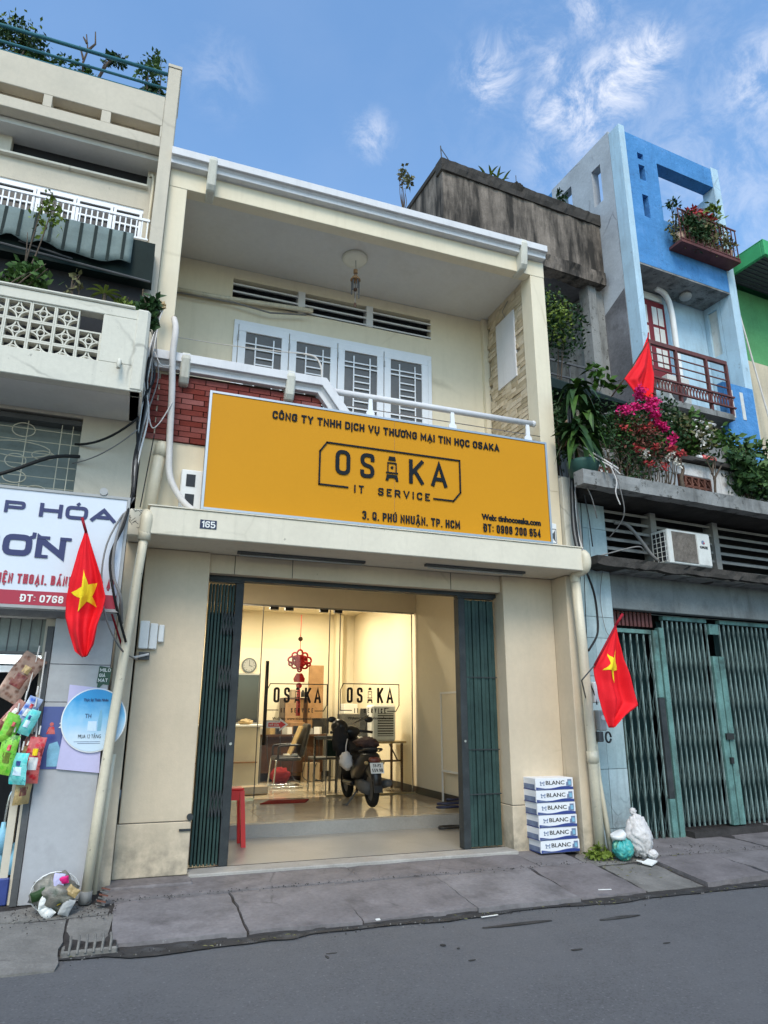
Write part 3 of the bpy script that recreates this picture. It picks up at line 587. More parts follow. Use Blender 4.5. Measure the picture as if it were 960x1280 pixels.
# ---------------------------------------------------------------- the shophouse
H = thing('shophouse', 'cream two storey shophouse with an open shop front and a deep balcony', 'building', (2.5, 0, .15))
def hp(name, mb, m, bevel=0, smooth=False, **k): return part(name, mb, m, H, smooth, bevel, **k)
GZ = .62
def pier(name, x0, x1, y0, y1):
    a = hp(name, MB().box(x0, x1, y0, y1, GZ + .006, 3.20), 'cream', .006); return a
p = pier('pier', .105, .742, 0, .34); hp('pier_base', MB().box(.09, .745, -.006, .34, .168, GZ), 'cream', .006)
hp('pier_groove', MB().box(.11, .74, .006, .33, GZ - .002, GZ + .008), 'joint')
p = pier('pier', 4.19, 4.88, 0, .34); hp('pier_base', MB().box(4.187, 4.878, -.004, .34, .15, GZ), 'cream', .006)
hp('pier_groove', MB().box(4.196, 4.876, .006, .33, GZ - .002, GZ + .008), 'joint')
hp('wing_wall', MB().box(-.09, .085, -.2, .34, .08, 3.20), 'cream', .01)
hp('wing_wall', MB().box(4.882, 5.02, -.30, .34, .08, 3.20), 'cream', .01)
hp('lintel', MB().box(.744, 4.188, .05, .30, 3.0, 3.20), 'cream', .004)
for x in (1.0, 1.62, 3.52): hp('lintel_joint', MB().box(x, x + .006, .046, .052, 3.0, 3.2), 'joint')
hp('gate_track', MB().box(.75, 4.18, .16, .28, 2.955, 2.998), 'gatedark')
# canopy over the door
hp('canopy', MB().box(.088, 4.93, -.6, .36, 3.205, 3.475), 'awning', .008)
hp('canopy_coping', MB().box(.07, 4.94, -.612, -.15, 3.476, 3.487), 'awning')
hp('canopy_end', MB().box(-.09, .086, -.46, .36, 3.205, 3.47), 'awning', .012)
hp('canopy_end', MB().box(4.932, 5.04, -.5, .36, 3.205, 3.47), 'awning', .012)
mb = MB(); rr = random.Random(5)        # net of cracks on the left end
for k in range(11):
    x, z = rr.uniform(-.08, .05), rr.uniform(3.30, 3.44)
    pts = [(x, -.4615, z)]
    for q in range(3): x += rr.uniform(-.035, .035); z += rr.uniform(-.04, .04); pts.append((min(max(x, -.085), .08), -.4615, min(max(z, 3.22), 3.46)))
    mb.tube(pts, .0022, 4)
hp('crack', mb, 'joint', kind='stuff')
for (x0, x1, y0, y1) in [(.99, 2.38, -.22, .02), (3.05, 4.32, -.22, -.24)]:
    lf = thing('tube_light', 'unlit %s tube fitting under the shop canopy' % ('left' if x0 < 2 else 'right'), 'light', (x0, y0, 3.16), 'tube fittings under the canopy')
    c = ((x0 + x1) / 2, (y0 + y1) / 2 - .06)
    part('housing', MB().box(x0, x1, c[1] - .03, c[1] + .03, 3.178, 3.203), 'dgrey', lf)
    part('tube', MB().tube([(x0 + .03, c[1], 3.166), (x1 - .03, c[1], 3.166)], .011, 8), 'grey', lf, True)
# house number plate
npz = thing('house_number', 'small dark blue house number plate reading 165 on the canopy edge', 'sign', (.635, -.6, 3.30))
part('plate', MB().box(.555, .712, -.606, -.6005, 3.298, 3.385), 'numblue', npz)
stext('digits', '165', .568, .70, 3.308, .064, -.6105, 'paper', npz, t=.18, depth=.003)

# upper floor shell
hp('balcony_front', MB().box(-.05, 4.98, -.15, .0, 3.476, 4.31), 'cream_up')
hp('balcony_front', MB().box(1.9, 4.78, -.14, .0, 4.312, 4.75), 'cream_up')
hp('balcony_floor', MB().box(.0, 4.9, .001, 1.2, 3.9, 4.2), 'soffit')
hp('side_wall', MB().box(-.06, .14, .002, 1.35, 4.2, 7.5), 'cream_up')
hp('left_column', MB().box(-.062, .143, -.152, 0, 4.314, 7.5), 'cream_up', .005)
hp('right_column', MB().box(4.762, 4.985, -.152, .10, 4.31, 7.5), 'cream_up', .005)
hp('side_wall', MB().box(4.80, 4.985, .102, 1.35, 4.2, 7.5), 'cream_up')
hp('corner_post', MB().box(4.70, 4.795, 1.12, 1.2, 4.2, 7.5), 'cream_up')
hp('rear_wall', MB().box(.14, 4.8, 1.2, 1.35, 3.5, 7.0).box(.14, .89, 1.2, 1.35, 7.0, 7.34).box(3.85, 4.8, 1.2, 1.35, 7.0, 7.34).box(.14, 4.8, 1.2, 1.35, 7.34, 7.5), 'cream_up')
hp('house_body', MB().box(-.05, 4.98, 8.6, 8.8, .1, 8.2).box(-.055, -.0, 1.36, 8.59, 3.8, 8.2).box(4.93, 4.98, 1.36, 8.59, 3.8, 8.2), 'concrete')
hp('ceiling', MB().box(-.06, 4.985, -.15, 1.36, 7.505, 7.60), 'soffit')
hp('fascia', MB().box(-.06, 4.985, -.158, 0, 7.46, 7.70), 'cream_up', .004)
hp('roof_slab', MB().box(-.07, 4.98, .0, 8.6, 7.61, 7.86), 'cream_up')
def trim(path, name='cornice'):   # stepped moulding swept along a polyline in the wall plane
    for nm, prof_ in (('upper', [(-.02, .0), (-.16, .0), (-.16, .10), (-.02, .10)]), ('lower', [(-.02, -.075), (-.10, -.075), (-.10, -.028), (-.13, -.002), (-.02, -.002)])):
        mb = MB(); k = len(prof_); vs = []
        for i, (x, z) in enumerate(path):
            d0 = Vector((path[i][0] - path[i - 1][0], path[i][1] - path[i - 1][1])).normalized() if i else None
            d1 = Vector((path[i + 1][0] - path[i][0], path[i + 1][1] - path[i][1])).normalized() if i < len(path) - 1 else None
            d = ((d0 or d1) + (d1 or d0)).normalized(); nn = Vector((-d.y, d.x)); kk = 1 / max(.5, nn.dot(Vector((-(d0 or d1).y, (d0 or d1).x))))
            vs += [(x + nn.x * q[1] * kk, -.15 + q[0], z + nn.y * q[1] * kk) for q in prof_]
        fs = [(i * k + j, i * k + (j + 1) % k, (i + 1) * k + (j + 1) % k, (i + 1) * k + j) for i in range(len(path) - 1) for j in range(k)]
        fs += [tuple(range(k))[::-1], tuple(range((len(path) - 1) * k, len(path) * k))]
        mb.add(vs, fs); hp(name, mb, 'trim', .004)
trim([(-.07, 7.78), (4.97, 7.78)]); hp('gutter_back', MB().box(-.07, 4.97, -.17, 0, 7.70, 7.86), 'trim')
trim([(-.06, 5.17), (1.80, 5.17), (2.08, 4.80)]); 
hp('parapet_core', MB().prism([(-.06, 5.10), (1.76, 5.10), (2.05, 4.73), (2.05, 4.311), (-.06, 4.311)], -.145, -.02, 'y'), 'mortar')
def bracket(x, z0, z1):
    hp('bracket', MB().prism([(-.15, z0), (-.24, z0 + .01), (-.285, z0 + .07), (-.325, z1 - .06), (-.30, z1 + .02), (-.24, z1 + .035), (-.02, z1 + .035), (-.02, z0)], x - .05, x + .05, 'x'), 'bracket', .015)
bracket(.40, 7.44, 7.88); bracket(4.60, 7.44, 7.88); bracket(.30, 4.94, 5.27); bracket(1.44, 4.94, 5.27)
# bricks of the parapet
bm_ = boxmesh('brick', .226, .03, .054, 'brick', .0015)
for row in range(13):
    z = 4.345 + row * .0625
    if z > 5.08: break
    x = -.05 + (.118 if row % 2 else 0)
    x0_ = x
    while x < 1.78:
        if z > 4.68 or x < .6:
            xc = x + .113
            piece('brick', bm_, (xc, -.160 + rnd.uniform(-.003, .002), z), H, rot=(0, 0, rnd.uniform(-.008, .008)))
        x += .2355
    if row % 2: piece('brick', bm_, (.006, -.1602, z), H, scale=(.42, 1, 1))
# stone cladding of the balcony side
hp('cladding_bed', MB().box(4.792, 4.799, .105, 1.115, 4.25, 7.5), 'stonejoint')
st = [boxmesh('stone', .03, w_, .062, 'stone', .005, k) for k, w_ in enumerate((.16, .21, .26, .12))]
z = 4.75; row = 0
while z < 7.48:
    y = .11
    while y < 1.08:
        k = rnd.randrange(4); w_ = (.16, .21, .26, .12)[k]
        if y + w_ > 1.115: k, w_ = 3, .12
        if y + w_ > 1.13: break
        if not (6.16 < z < 7.18 and .36 < y + w_ / 2 < .78):
            piece('stone', st[k], (4.778 + rnd.uniform(0, .012), y + w_ / 2, z), H)
        y += w_ + .004
    z += .068
hp('blank_panel', MB().box(4.752, 4.79, .32, .83, 6.14, 7.2), 'trim', .004)
mb = MB().tube(smoothpath([(4.76, .55, 7.2), (4.73, .57, 7.3), (4.74, .5, 7.36), (4.76, .46, 7.42)], 4), .006, 5); hp('wire_hook', mb, 'cablegrey')
# ventilation louvres above the window
hp('vent_void', MB().box(.89, 3.85, 1.34, 1.36, 6.99, 7.35), 'louvredark')
for (a, b) in [(.89, 1.80), (1.90, 2.82), (2.92, 3.85)]:
    for k in range(3):
        z = 7.03 + k * .115
        part('louvre', MB().hexa([(a, 1.19, z - .02), (b, 1.19, z - .02), (b, 1.33, z + .05), (a, 1.33, z + .05), (a, 1.19, z + .005), (b, 1.19, z + .005), (b, 1.33, z + .075), (a, 1.33, z + .075)]), 'trim', H)
for x in (1.80, 2.82): hp('vent_mullion', MB().box(x, x + .10, 1.185, 1.34, 7.0, 7.34), 'trim')
# casement windows
wf = hp('window', MB().box(.94, 3.84, 1.17, 1.205, 6.63, 6.70).box(.94, 1.0, 1.17, 1.205, 4.6, 6.63).box(3.78, 3.84, 1.17, 1.205, 4.6, 6.63), 'white', .004, label='four leaf white casement window')
cw = 2.78 / 4
for k in range(4):
    x0 = 1.0 + k * cw; x1 = x0 + cw; f = .105
    mb = MB().box(x0 + .006, x1 - .006, 1.155, 1.19, 6.53, 6.628).box(x0 + .006, x0 + f, 1.155, 1.19, 4.7, 6.53).box(x1 - f, x1 - .006, 1.155, 1.19, 4.7, 6.53)
    part('casement', mb, 'white', wf, bevel=.004)
    part('pane', MB().box(x0 + f, x1 - f, 1.178, 1.186, 4.7, 6.53), 'curtain', wf)
    part('hinge', MB().box(x0 - .008, x0 + .012, 1.145, 1.155, 6.38, 6.47), 'grey', wf)
    mb = MB(); gx0, gx1 = x0 + f, x1 - f; gw = gx1 - gx0; va, vb = gx0 + gw * .28, gx0 + gw * .78
    def hb(za, a_, b_): mb.box(a_, b_, 1.155, 1.167, za - .009, za + .009)
    for x in (va, vb): mb.box(x - .009, x + .009, 1.158, 1.170, 4.7, 6.47)
    for z in (6.36, 6.29): hb(z, gx0, gx1)
    for z in (6.17, 6.07, 5.97, 5.87, 5.77): hb(z, va, vb)
    for z in (5.66, 5.59, 5.30): hb(z, gx0, gx1)
    for z in (5.48, 5.4, 5.2, 5.1): hb(z, va, vb)
    part('grille', mb, 'white', wf)
# balcony rail
rl = hp('railing', MB().tube([(1.80, -.14, 5.20), (4.66, -.14, 5.205)], .038, 12), 'trim', smooth=True)
for z in (5.045, 4.93): part('wire', MB().tube([(1.95, -.14, z), (4.78, -.14, z)], .006, 5), 'chrome', rl)
part('end_cap', MB().blob((4.67, -.14, 5.205), (.035, .045, .045), 1, 0), 'trim', rl, smooth=True)
for x in (2.43, 3.50, 4.57):
    mb = MB().prism([(x - .055, 4.74), (x + .055, 4.74), (x + .05, 5.0), (x + .028, 5.02), (x + .022, 5.17), (x - .022, 5.17), (x - .028, 5.02), (x - .05, 5.0)], -.165, -.145, 'y')
    po = part('baluster', mb, 'white', rl)
    part('lattice', MB().box(x - .03, x + .03, -.168, -.1655, 4.80, 4.86).box(x - .03, x + .03, -.168, -.1655, 4.90, 4.95), 'dgrey', rl)
# conduit along the balcony wall
hp('conduit', MB().tube([(.15, 1.13, 6.94), (.7, 1.13, 6.95), (1.7, 1.13, 7.015), (2.0, 1.13, 7.03)], .035, 8), 'pvc', smooth=True)
hp('conduit', MB().tube([(.15, 1.10, 6.88), (.9, 1.10, 6.9), (1.4, 1.08, 6.84), (1.9, 1.1, 6.93)], .012, 6), 'cablegrey', smooth=True)
# ceiling lamp and wind chime
cl = thing('ceiling_lamp', 'round opal ceiling lamp on the balcony ceiling', 'lamp', (2.38, .4, 7.42))
part('cover', MB().tube([(2.38, .4, 7.505), (2.38, .4, 7.47), (2.38, .4, 7.44), (2.38, .4, 7.43)], [.17, .17, .145, .08], 24), 'lampoff', cl, True)
wc = thing('wind_chime', 'dark wind chime hanging below the round ceiling lamp', 'wind chime', (2.38, .36, 6.75))
part('cord', MB().tube([(2.38, .36, 7.43), (2.385, .36, 7.25), (2.38, .36, 6.72)], .005, 5), 'cablegrey', wc)
part('top_disc', MB().tube([(2.38, .36, 7.20), (2.38, .36, 7.14), (2.38, .36, 7.12)], [.02, .065, .07], 12).tube([(2.38, .36, 7.28), (2.38, .36, 7.23)], .03, 8), 'woodmid', wc)
for k in range(5):
    a = k * 1.2566; part('chime_rod', MB().tube([(2.38 + .05 * math.cos(a), .36 + .05 * math.sin(a), 7.12), (2.38 + .05 * math.cos(a), .36 + .05 * math.sin(a), 6.86 + .03 * k)], .009, 6), 'dgrey', wc)
part('clapper', MB().blob((2.38, .36, 6.98), (.028, .028, .028), 2, 0), 'wooddark', wc); part('wind_paddle', MB().box(2.365, 2.395, .355, .365, 6.72, 6.78), 'wooddark', wc)
# washing line across the balcony
solo('washing_line', MB().tube(catenary((.16, .9, 6.12), (1.75, .5, 5.98), .02, 8), .007, 5).tube(smoothpath([(1.75, .5, 5.98), (1.9, .48, 5.95), (1.98, .46, 5.8), (1.98, .46, 5.6)], 4), .012, 6), 'cablewhite', 'thin line with a bent white pipe across the balcony window', 'washing line')

# the amber sign
sg = thing('shop_sign', 'large amber yellow company sign board with black lettering above the door', 'sign', (2.58, -.45, 3.52))
part('panel', MB().box(.585, 4.575, -.497, -.40, 3.545, 4.775), 'signyellow', sg)
part('frame', MB().box(.558, .583, -.505, -.39, 3.52, 4.80).box(4.577, 4.602, -.505, -.39, 3.52, 4.80).box(.584, 4.576, -.505, -.39, 3.52, 3.543).box(.584, 4.576, -.505, -.39, 4.777, 4.80), 'steel', sg)
part('panel_seam', MB().box(2.60, 2.603, -.4985, -.496, 3.546, 4.774), 'woodmid', sg)
stext('lettering', 'CÔNG TY TNHH DỊCH VỤ THƯƠNG MẠI TIN HỌC OSAKA', 1.215, 3.935, 4.588, .088, -.509, 'signblack', sg, t=.20)
def logo(par, x0, x1, z0, z1, y, ink, ap, t=.018, svc=True, cut=.0):
    """name board: chamfered outline, five tall characters (the middle one a lamp-like A), small line below"""
    w_, h_ = x1 - x0, z1 - z0; X = lambda a: x0 + a * w_; Z = lambda a: z0 + a * h_
    mb = MB()
    def bar(a, b):
        a, b = Vector(a), Vector(b); d = (b - a).normalized(); n_ = Vector((-d.y, d.x)) * t / 2; a2, b2 = a - d * t * .4, b + d * t * .4
        mb.prism([tuple(a2 + n_), tuple(a2 - n_), tuple(b2 - n_), tuple(b2 + n_)], y, y + ap, 'y')
    bar((X(0), Z(.03)), (X(0), Z(.78))); bar((X(0), Z(.78)), (X(.045), Z(1))); bar((X(.045), Z(1)), (X(1), Z(1))); bar((X(1), Z(1)), (X(1), Z(.22)))
    bar((X(1), Z(.22)), (X(.945), Z(0))); bar((X(.945), Z(0)), (X(.80), Z(0))); bar((X(0), Z(.03)), (X(.19), Z(.03)))
    part('outline', mb, ink, par)
    cz, ch = Z(.30), h_ * .57
    for c, a, b in (('O', .105, .205), ('S', .275, .372), ('K', .62, .725), ('A', .782, .90)): stext('letter', c, X(a), X(b), cz, ch, y, ink, par, t=.15, depth=ap)
    xm = X(.497); q = w_ / 1.66
    def bx(a, b, c_, d_): return MB().box(xm + a * q, xm + b * q, y, y + ap, cz + c_ * ch, cz + d_ * ch)
    part('letter', MB().prism([(xm - .045 * q, cz + .84 * ch), (xm + .045 * q, cz + .84 * ch), (xm + .035 * q, cz + 1.0 * ch), (xm - .035 * q, cz + 1.0 * ch)], y, y + ap, 'y'), ink, par)
    mb = bx(-.055, -.043, .36, .76); mb.box(xm + .043 * q, xm + .055 * q, y, y + ap, cz + .36 * ch, cz + .76 * ch).box(xm - .0425 * q, xm + .0425 * q, y, y + ap, cz + .71 * ch, cz + .76 * ch).box(xm - .07 * q, xm + .07 * q, y, y + ap, cz + .30 * ch, cz + .355 * ch)
    mb.disc((xm, y, cz + .55 * ch), .016 * q, ap, 10); part('letter', mb, ink, par)
    part('letter', MB().prism([(xm - .075 * q, cz), (xm - .045 * q, cz), (xm - .035 * q, cz + .12 * ch), (xm + .035 * q, cz + .12 * ch), (xm + .045 * q, cz), (xm + .075 * q, cz), (xm + .06 * q, cz + .25 * ch), (xm - .06 * q, cz + .25 * ch)], y, y + ap, 'y'), ink, par)
    stext('lettering', 'IT', X(.235), X(.30), Z(-.065), h_ * .17, y, ink, par, t=.17, depth=ap, gap=.45)
    stext('lettering', 'SERVICE', X(.40), X(.77), Z(-.065), h_ * .17, y, ink, par, t=.17, depth=ap, gap=.45)
logo(sg, 1.745, 3.405, 3.905, 4.402, -.509, 'signblack', .012)
stext('lettering', '3, Q. PHÚ NHUẬN, TP. HCM', 2.23, 3.388, 3.585, .092, -.509, 'signblack', sg, t=.175)
text('lettering', 'Web: tinhocosaka.com', 3.67, 4.448, 3.725, .070, -.507, 'signblack', sg, heavy=.002, bold=.02, depth=.010)
stext('lettering', 'ĐT: 0908 200 654', 3.685, 4.44, 3.583, .096, -.509, 'signblack', sg, t=.165)
# little boxes beside the sign
mf = thing('meter_cabinet', 'grey white meter cabinet behind the left end of the amber sign', 'box', (.5, -.2, 3.49))
part('casing', MB().box(.36, .70, -.30, -.152, 3.49, 3.98), 'whiteplain', mf, bevel=.01)
part('window', MB().box(.41, .50, -.305, -.299, 3.80, 3.93), 'winglass', mf); part('window', MB().box(.41, .50, -.305, -.299, 3.60, 3.72), 'winglass', mf)
mf = thing('speaker_box', 'small white speaker box at the right end of the amber sign', 'box', (4.68, -.35, 3.49))
part('casing', MB().box(4.615, 4.725, -.42, -.30, 3.49, 3.80), 'whiteplain', mf, bevel=.008)
part('speaker_mark', MB().prism([(4.645, 3.61), (4.665, 3.61), (4.695, 3.57), (4.695, 3.71), (4.665, 3.67), (4.645, 3.67)], -.424, -.4205, 'y'), 'dgrey', mf)
part('mark_frame', MB().box(4.628, 4.634, -.4235, -.4205, 3.55, 3.73).box(4.706, 4.712, -.4235, -.4205, 3.55, 3.73).box(4.6345, 4.7055, -.4235, -.4205, 3.724, 3.73).box(4.6345, 4.7055, -.4235, -.4205, 3.55, 3.556), 'dgrey', mf)

# pipes
dp = thing('downpipe', 'thick cream drain pipe running down the left corner of the cream shop', 'pipe', (-.05, -.55, .1), 'drain pipes of the cream shop')
part('pipe', MB().tube([(.065, -.57, 3.22), (.052, -.57, 3.0), (.028, -.565, 2.6), (-.032, -.55, 1.56), (-.068, -.54, .88), (-.098, -.54, .17)], .042, 12), 'pvc', dp, True)
part('elbow', MB().tube(smoothpath([(.075, -.46, 3.40), (.073, -.54, 3.40), (.070, -.585, 3.34), (.066, -.57, 3.2)], 4), .056, 12), 'pvc', dp, True)
part('collar', MB().tube([(.068, -.57, 3.26), (.062, -.57, 3.14)], .058, 12), 'pvc', dp, True)
part('foot', MB().tube([(-.096, -.54, .21), (-.102, -.54, .12)], .05, 12), 'slabgrey', dp, True)
dp = thing('downpipe', 'thin cream pipe just right of the thick left drain pipe', 'pipe', (.0, -.4, .1), 'drain pipes of the cream shop')
part('pipe', MB().tube([(.0, -.40, 1.25), (-.01, -.42, .9), (-.035, -.44, .16)], .022, 8), 'pvc', dp, True)
dp = thing('downpipe', 'cream drain pipe down the right corner of the cream shop', 'pipe', (5.05, -.4, .1), 'drain pipes of the cream shop')
part('pipe', MB().tube([(4.93, -.42, 3.18), (4.965, -.42, 2.4), (5.0, -.40, 1.2), (5.03, -.37, .14)], .056, 12), 'pvc', dp, True)
part('elbow', MB().tube(smoothpath([(4.965, -.56, 3.42), (4.975, -.60, 3.36), (4.97, -.58, 3.24), (4.93, -.45, 3.19), (4.93, -.42, 3.10)], 4), .056, 12), 'pvc', dp, True)
part('collar', MB().tube([(5.0, -.40, 1.20), (5.002, -.398, 1.08)], .064, 12), 'pvc', dp, True)
dp = thing('downpipe', 'thin grey conduit between the right drain pipe and the pale blue pilaster', 'pipe', (5.12, -.3, .1), 'drain pipes of the cream shop')
part('pipe', MB().tube([(5.07, -.36, 1.62), (5.09, -.36, .9), (5.14, -.42, .12)], .03, 8), 'pvc', dp, True)
dp = thing('capped_pipe', 'fat capped cream pipe standing on the canopy left of the amber sign', 'pipe', (.1, -.35, 3.48))
part('pipe', MB().tube([(.08, -.3, 3.48), (.115, -.3, 3.9), (.135, -.3, 4.12)], .062, 12), 'pvc', dp, True)
part('cap', MB().tube([(.133, -.3, 4.08), (.15, -.3, 4.2), (.15, -.3, 4.235), (.15, -.3, 4.245)], [.07, .07, .05, .02], 12), 'pvc', dp, True)
ho = thing('wrapped_hose', 'pale tape wrapped hose hanging down beside the red brick parapet', 'hose', (.25, -.35, 3.5))
part('hose', MB().tube(smoothpath([(.14, -.20, 5.72), (.165, -.36, 5.5), (.16, -.36, 5.2), (.19, -.36, 4.75), (.215, -.36, 4.2), (.25, -.38, 3.85), (.38, -.40, 3.62), (.50, -.40, 3.52)], 5), .034, 8), 'cablewhite', ho, True)

# folding gates of the shop door
def fold_gate(x0, x1, post_side, label):
    g = hp('folding_gate', MB().box(x0, x1, .17, .27, 2.93, 2.955), 'gatedark', label=label)
    pw = .085; n_ = 8
    px = (x1 - pw, x1) if post_side > 0 else (x0, x0 + pw)
    part('lead_post', MB().box(px[0], px[1], .155, .275, .187, 2.925), 'gatedark', g, bevel=.004)
    part('bolt', MB().disc(((px[0] + px[1]) / 2, .148, 1.30), .014, .01), 'chrome', g)
    a, b = (x0, x1 - pw) if post_side > 0 else (x0 + pw, x1)
    st_ = (b - a) / n_
    for k in range(n_):
        xa = a + k * st_
        part('slat', MB().box(xa + .002, xa + st_ * (.72 if post_side > 0 else .9), .165 + (k % 2) * .012, .262, .20, 2.91), 'gate', g, bevel=.003)
    for z in (.75, 1.35, 1.95, 2.5) if post_side > 0 else (.73, 1.2, 2.0):
        mb = MB()
        if post_side > 0:
            for k in range(n_ // 2, n_):
                xa = a + k * st_; mb.hexa([(xa, .150, z - .12), (xa + .012, .150, z - .12), (xa + .012, .158, z - .12), (xa, .158, z - .12), (xa + st_, .150, z + .12), (xa + st_ + .012, .150, z + .12), (xa + st_ + .012, .158, z + .12), (xa + st_, .158, z + .12)])
                mb.hexa([(xa + st_, .140, z - .12), (xa + st_ + .012, .140, z - .12), (xa + st_ + .012, .148, z - .12), (xa + st_, .148, z - .12), (xa, .140, z + .12), (xa + .012, .140, z + .12), (xa + .012, .148, z + .12), (xa, .148, z + .12)])
            part('lattice', mb, 'gatedark', g)
        else: part('tie_bar', MB().box(a, b, .158, .164, z, z + .012), 'gatedark', g)
    part('backing', MB().box(a, b, .2635, .268, .20, 2.62 if post_side > 0 else 2.9), 'gatedark', g)
    return g
fold_gate(.775, 1.13, 1, 'folded gate stacked at the left of the shop door')
fold_gate(3.665, 4.15, -1, 'folded gate stacked at the right of the shop door')
part('latch', MB().box(.64, .745, -.02, .0, .54, .56).disc((.73, -.02, .66), .03, .03), 'gatedark', H)

# downstairs interior shell
FZ = .335
hp('threshold', MB().box(.745, 4.185, .161, .215, .12, .179), 'kerbdirt')
hp('lower_floor', MB().box(.40, 4.76, .216, 1.66, .05, .180), 'ramp')
hp('step_riser', MB().box(.40, 4.76, 1.66, 1.76, .05, .327), 'ramp')
hp('upper_floor', MB().box(.40, 4.76, 1.761, 8.5, .05, .330), 'tile')
mb = MB()
M['grout'] = mat('tile joint', (.25, .21, .16), .6)
for k in range(1, 12): mb.box(.41, 4.755, 1.77 + k * .6, 1.774 + k * .6, .33, .3308)
for k in range(8): mb.box(.6 + k * .6, .604 + k * .6, 1.77, 8.4, .33, .3312)
part('tile_joint', mb, 'grout', H, kind='stuff')
hp('inner_wall', MB().box(4.77, 4.87, .341, 8.5, .05, 3.8), 'roomwall')
hp('inner_wall', MB().box(.30, .40, .341, 8.5, .05, 3.8), 'roomwall')
hp('inner_wall', MB().box(.401, 4.769, 7.6, 7.75, .05, 3.8), 'roomwall')
hp('inner_ceiling', MB().box(.30, 4.87, .37, 8.5, 3.7, 3.79), 'roomwall')
hp('header', MB().box(.401, 4.769, 4.06, 4.16, 3.31, 3.699), 'roomwall')
hp('skirting', MB().box(4.755, 4.7695, 1.765, 8.4, .331, .44).box(.402, 4.754, 7.585, 7.599, .331, .44), 'skirting')
hp('wall_column', MB().box(4.30, 4.46, 7.40, 7.598, .331, 3.69), 'roomwall', .01)
hp('wall_column', MB().box(2.05, 2.20, 7.45, 7.598, .331, 3.69), 'roomwall', .01)
# glass front
gf = hp('glass_front', MB().box(.42, 4.75, 4.08, 4.14, 3.285, 3.308), 'steel')
M['brass'] = mat('brassy rail', (.5, .42, .25), .3, .05, metal=1, bump=0)
for (a, b, nm) in [(.42, 2.07, 'fixed_pane'), (2.08, 3.205, 'glass_door'), (3.215, 3.39, 'fixed_pane'), (3.40, 4.70, 'fixed_pane')]:
    part(nm, MB().box(a, b, 4.10, 4.11, .345, 3.283), 'glass', gf)
for x in (2.075, 3.21, 3.395, 4.71): part('edge_strip', MB().box(x - .006, x + .006, 4.095, 4.115, .345, 3.283), 'dgrey', gf)
part('bottom_rail', MB().box(.42, 2.07, 4.09, 4.12, .331, .35).box(3.215, 4.75, 4.09, 4.12, .331, .35), 'brass', gf)
for x in (2.25, 2.50, 3.10, 3.35): part('patch_fitting', MB().box(x - .07, x + .07, 4.07, 4.14, 3.235, 3.285), 'black', gf)
part('door_handle', MB().tube([(2.17, 4.03, 1.12), (2.17, 4.03, 2.40)], .028, 10).tube([(2.17, 4.03, 1.3), (2.17, 4.10, 1.3)], .012, 6).tube([(2.17, 4.03, 2.2), (2.17, 4.10, 2.2)], .012, 6), 'black', gf, True)
dk = part('decal', MB().box(2.19, 2.20, 4.090, 4.0935, 1.6, 1.61), 'blackprint', gf)
logo(gf, 2.20, 3.19, 1.63, 2.05, 4.088, 'blackprint', .006, t=.014)
logo(gf, 3.42, 4.46, 1.63, 2.07, 4.088, 'blackprint', .006, t=.014)
text('web_line', 'Website: www.tinhocosaka.com', 2.30, 3.08, 1.49, .045, 4.088, 'blackprint', gf, bold=.02, depth=.004)
text('web_line', 'Website: www.tinhocosaka.com', 3.55, 4.35, 1.50, .045, 4.088, 'blackprint', gf, bold=.02, depth=.004)
ar = part('arrow_sticker', MB().prism([(2.2, 1.37), (2.42, 1.37), (2.42, 1.32), (2.56, 1.42), (2.42, 1.52), (2.42, 1.47), (2.2, 1.47)], 4.084, 4.089, 'y'), 'paper', gf)
part('arrow_fill', MB().prism([(2.24, 1.39), (2.43, 1.39), (2.43, 1.36), (2.52, 1.42), (2.43, 1.48), (2.43, 1.45), (2.24, 1.45)], 4.080, 4.0835, 'y'), 'red', gf)
text('arrow_text', 'MỞ CỬA', 2.26, 2.41, 1.402, .03, 4.078, 'paper', gf, bold=.02, depth=.0015)
# ---------------------------------------------------------------- interior lights and furniture
def lamp(name, loc, power, size, col=(1, .87, .66), rot=None, shape='DISK', spread=None):
    l = bpy.data.lights.new(name, 'AREA'); l.energy = power; l.size = size; l.shape = shape; l.color = col
    o = bpy.data.objects.new(name, l); COL.objects.link(o); o.location = loc
    if rot: o.rotation_euler = rot
    return o
tk = thing('track_light', 'bright spotlight track on the shop ceiling behind the glass', 'light', (2.4, 5.2, 3.6))
part('track', MB().box(1.6, 3.2, 5.18, 5.21, 3.66, 3.699).tube([(2.4, 5.2, 3.66), (2.42, 5.2, 3.45)], .01, 6), 'dgrey', tk)
for k in range(5):
    x = 1.9 + k * .26; z = 3.56 - (.06 if k % 2 else 0)
    part('spot_head', MB().tube([(x, 5.2, 3.66), (x, 5.19, z + .06), (x + .02, 5.12, z)], [.012, .03, .04], 8), 'dgrey', tk, True)
    part('spot_lens', MB().tube([(x + .0205, 5.119, z - .001), (x + .024, 5.105, z - .012)], .034, 8), 'lampon', tk)
    lamp('spot_light', (x + .03, 5.08, z - .03), 5, .08)
for (x, y) in [(1.6, 6.3), (3.6, 6.3), (3.6, 4.9)]:
    rl_ = thing('recessed_lamp', 'round recessed lamp in the shop ceiling, %s' % {(1.6, 6.3): 'rear left', (3.6, 6.3): 'rear right', (3.6, 4.9): 'front right'}[(x, y)], 'light', (x, y, 3.68), 'recessed lamps in the shop ceiling')
    part('lens', MB().disc((x, y, 3.688), .09, .01, 16, 'z'), 'lampon', rl_)
    lamp('recessed_light', (x, y, 3.66), 32, .18)
pl = thing('porch_lamp', 'small round white lamp on the porch ceiling by the folded gate', 'light', (1.62, 2.6, 3.6))
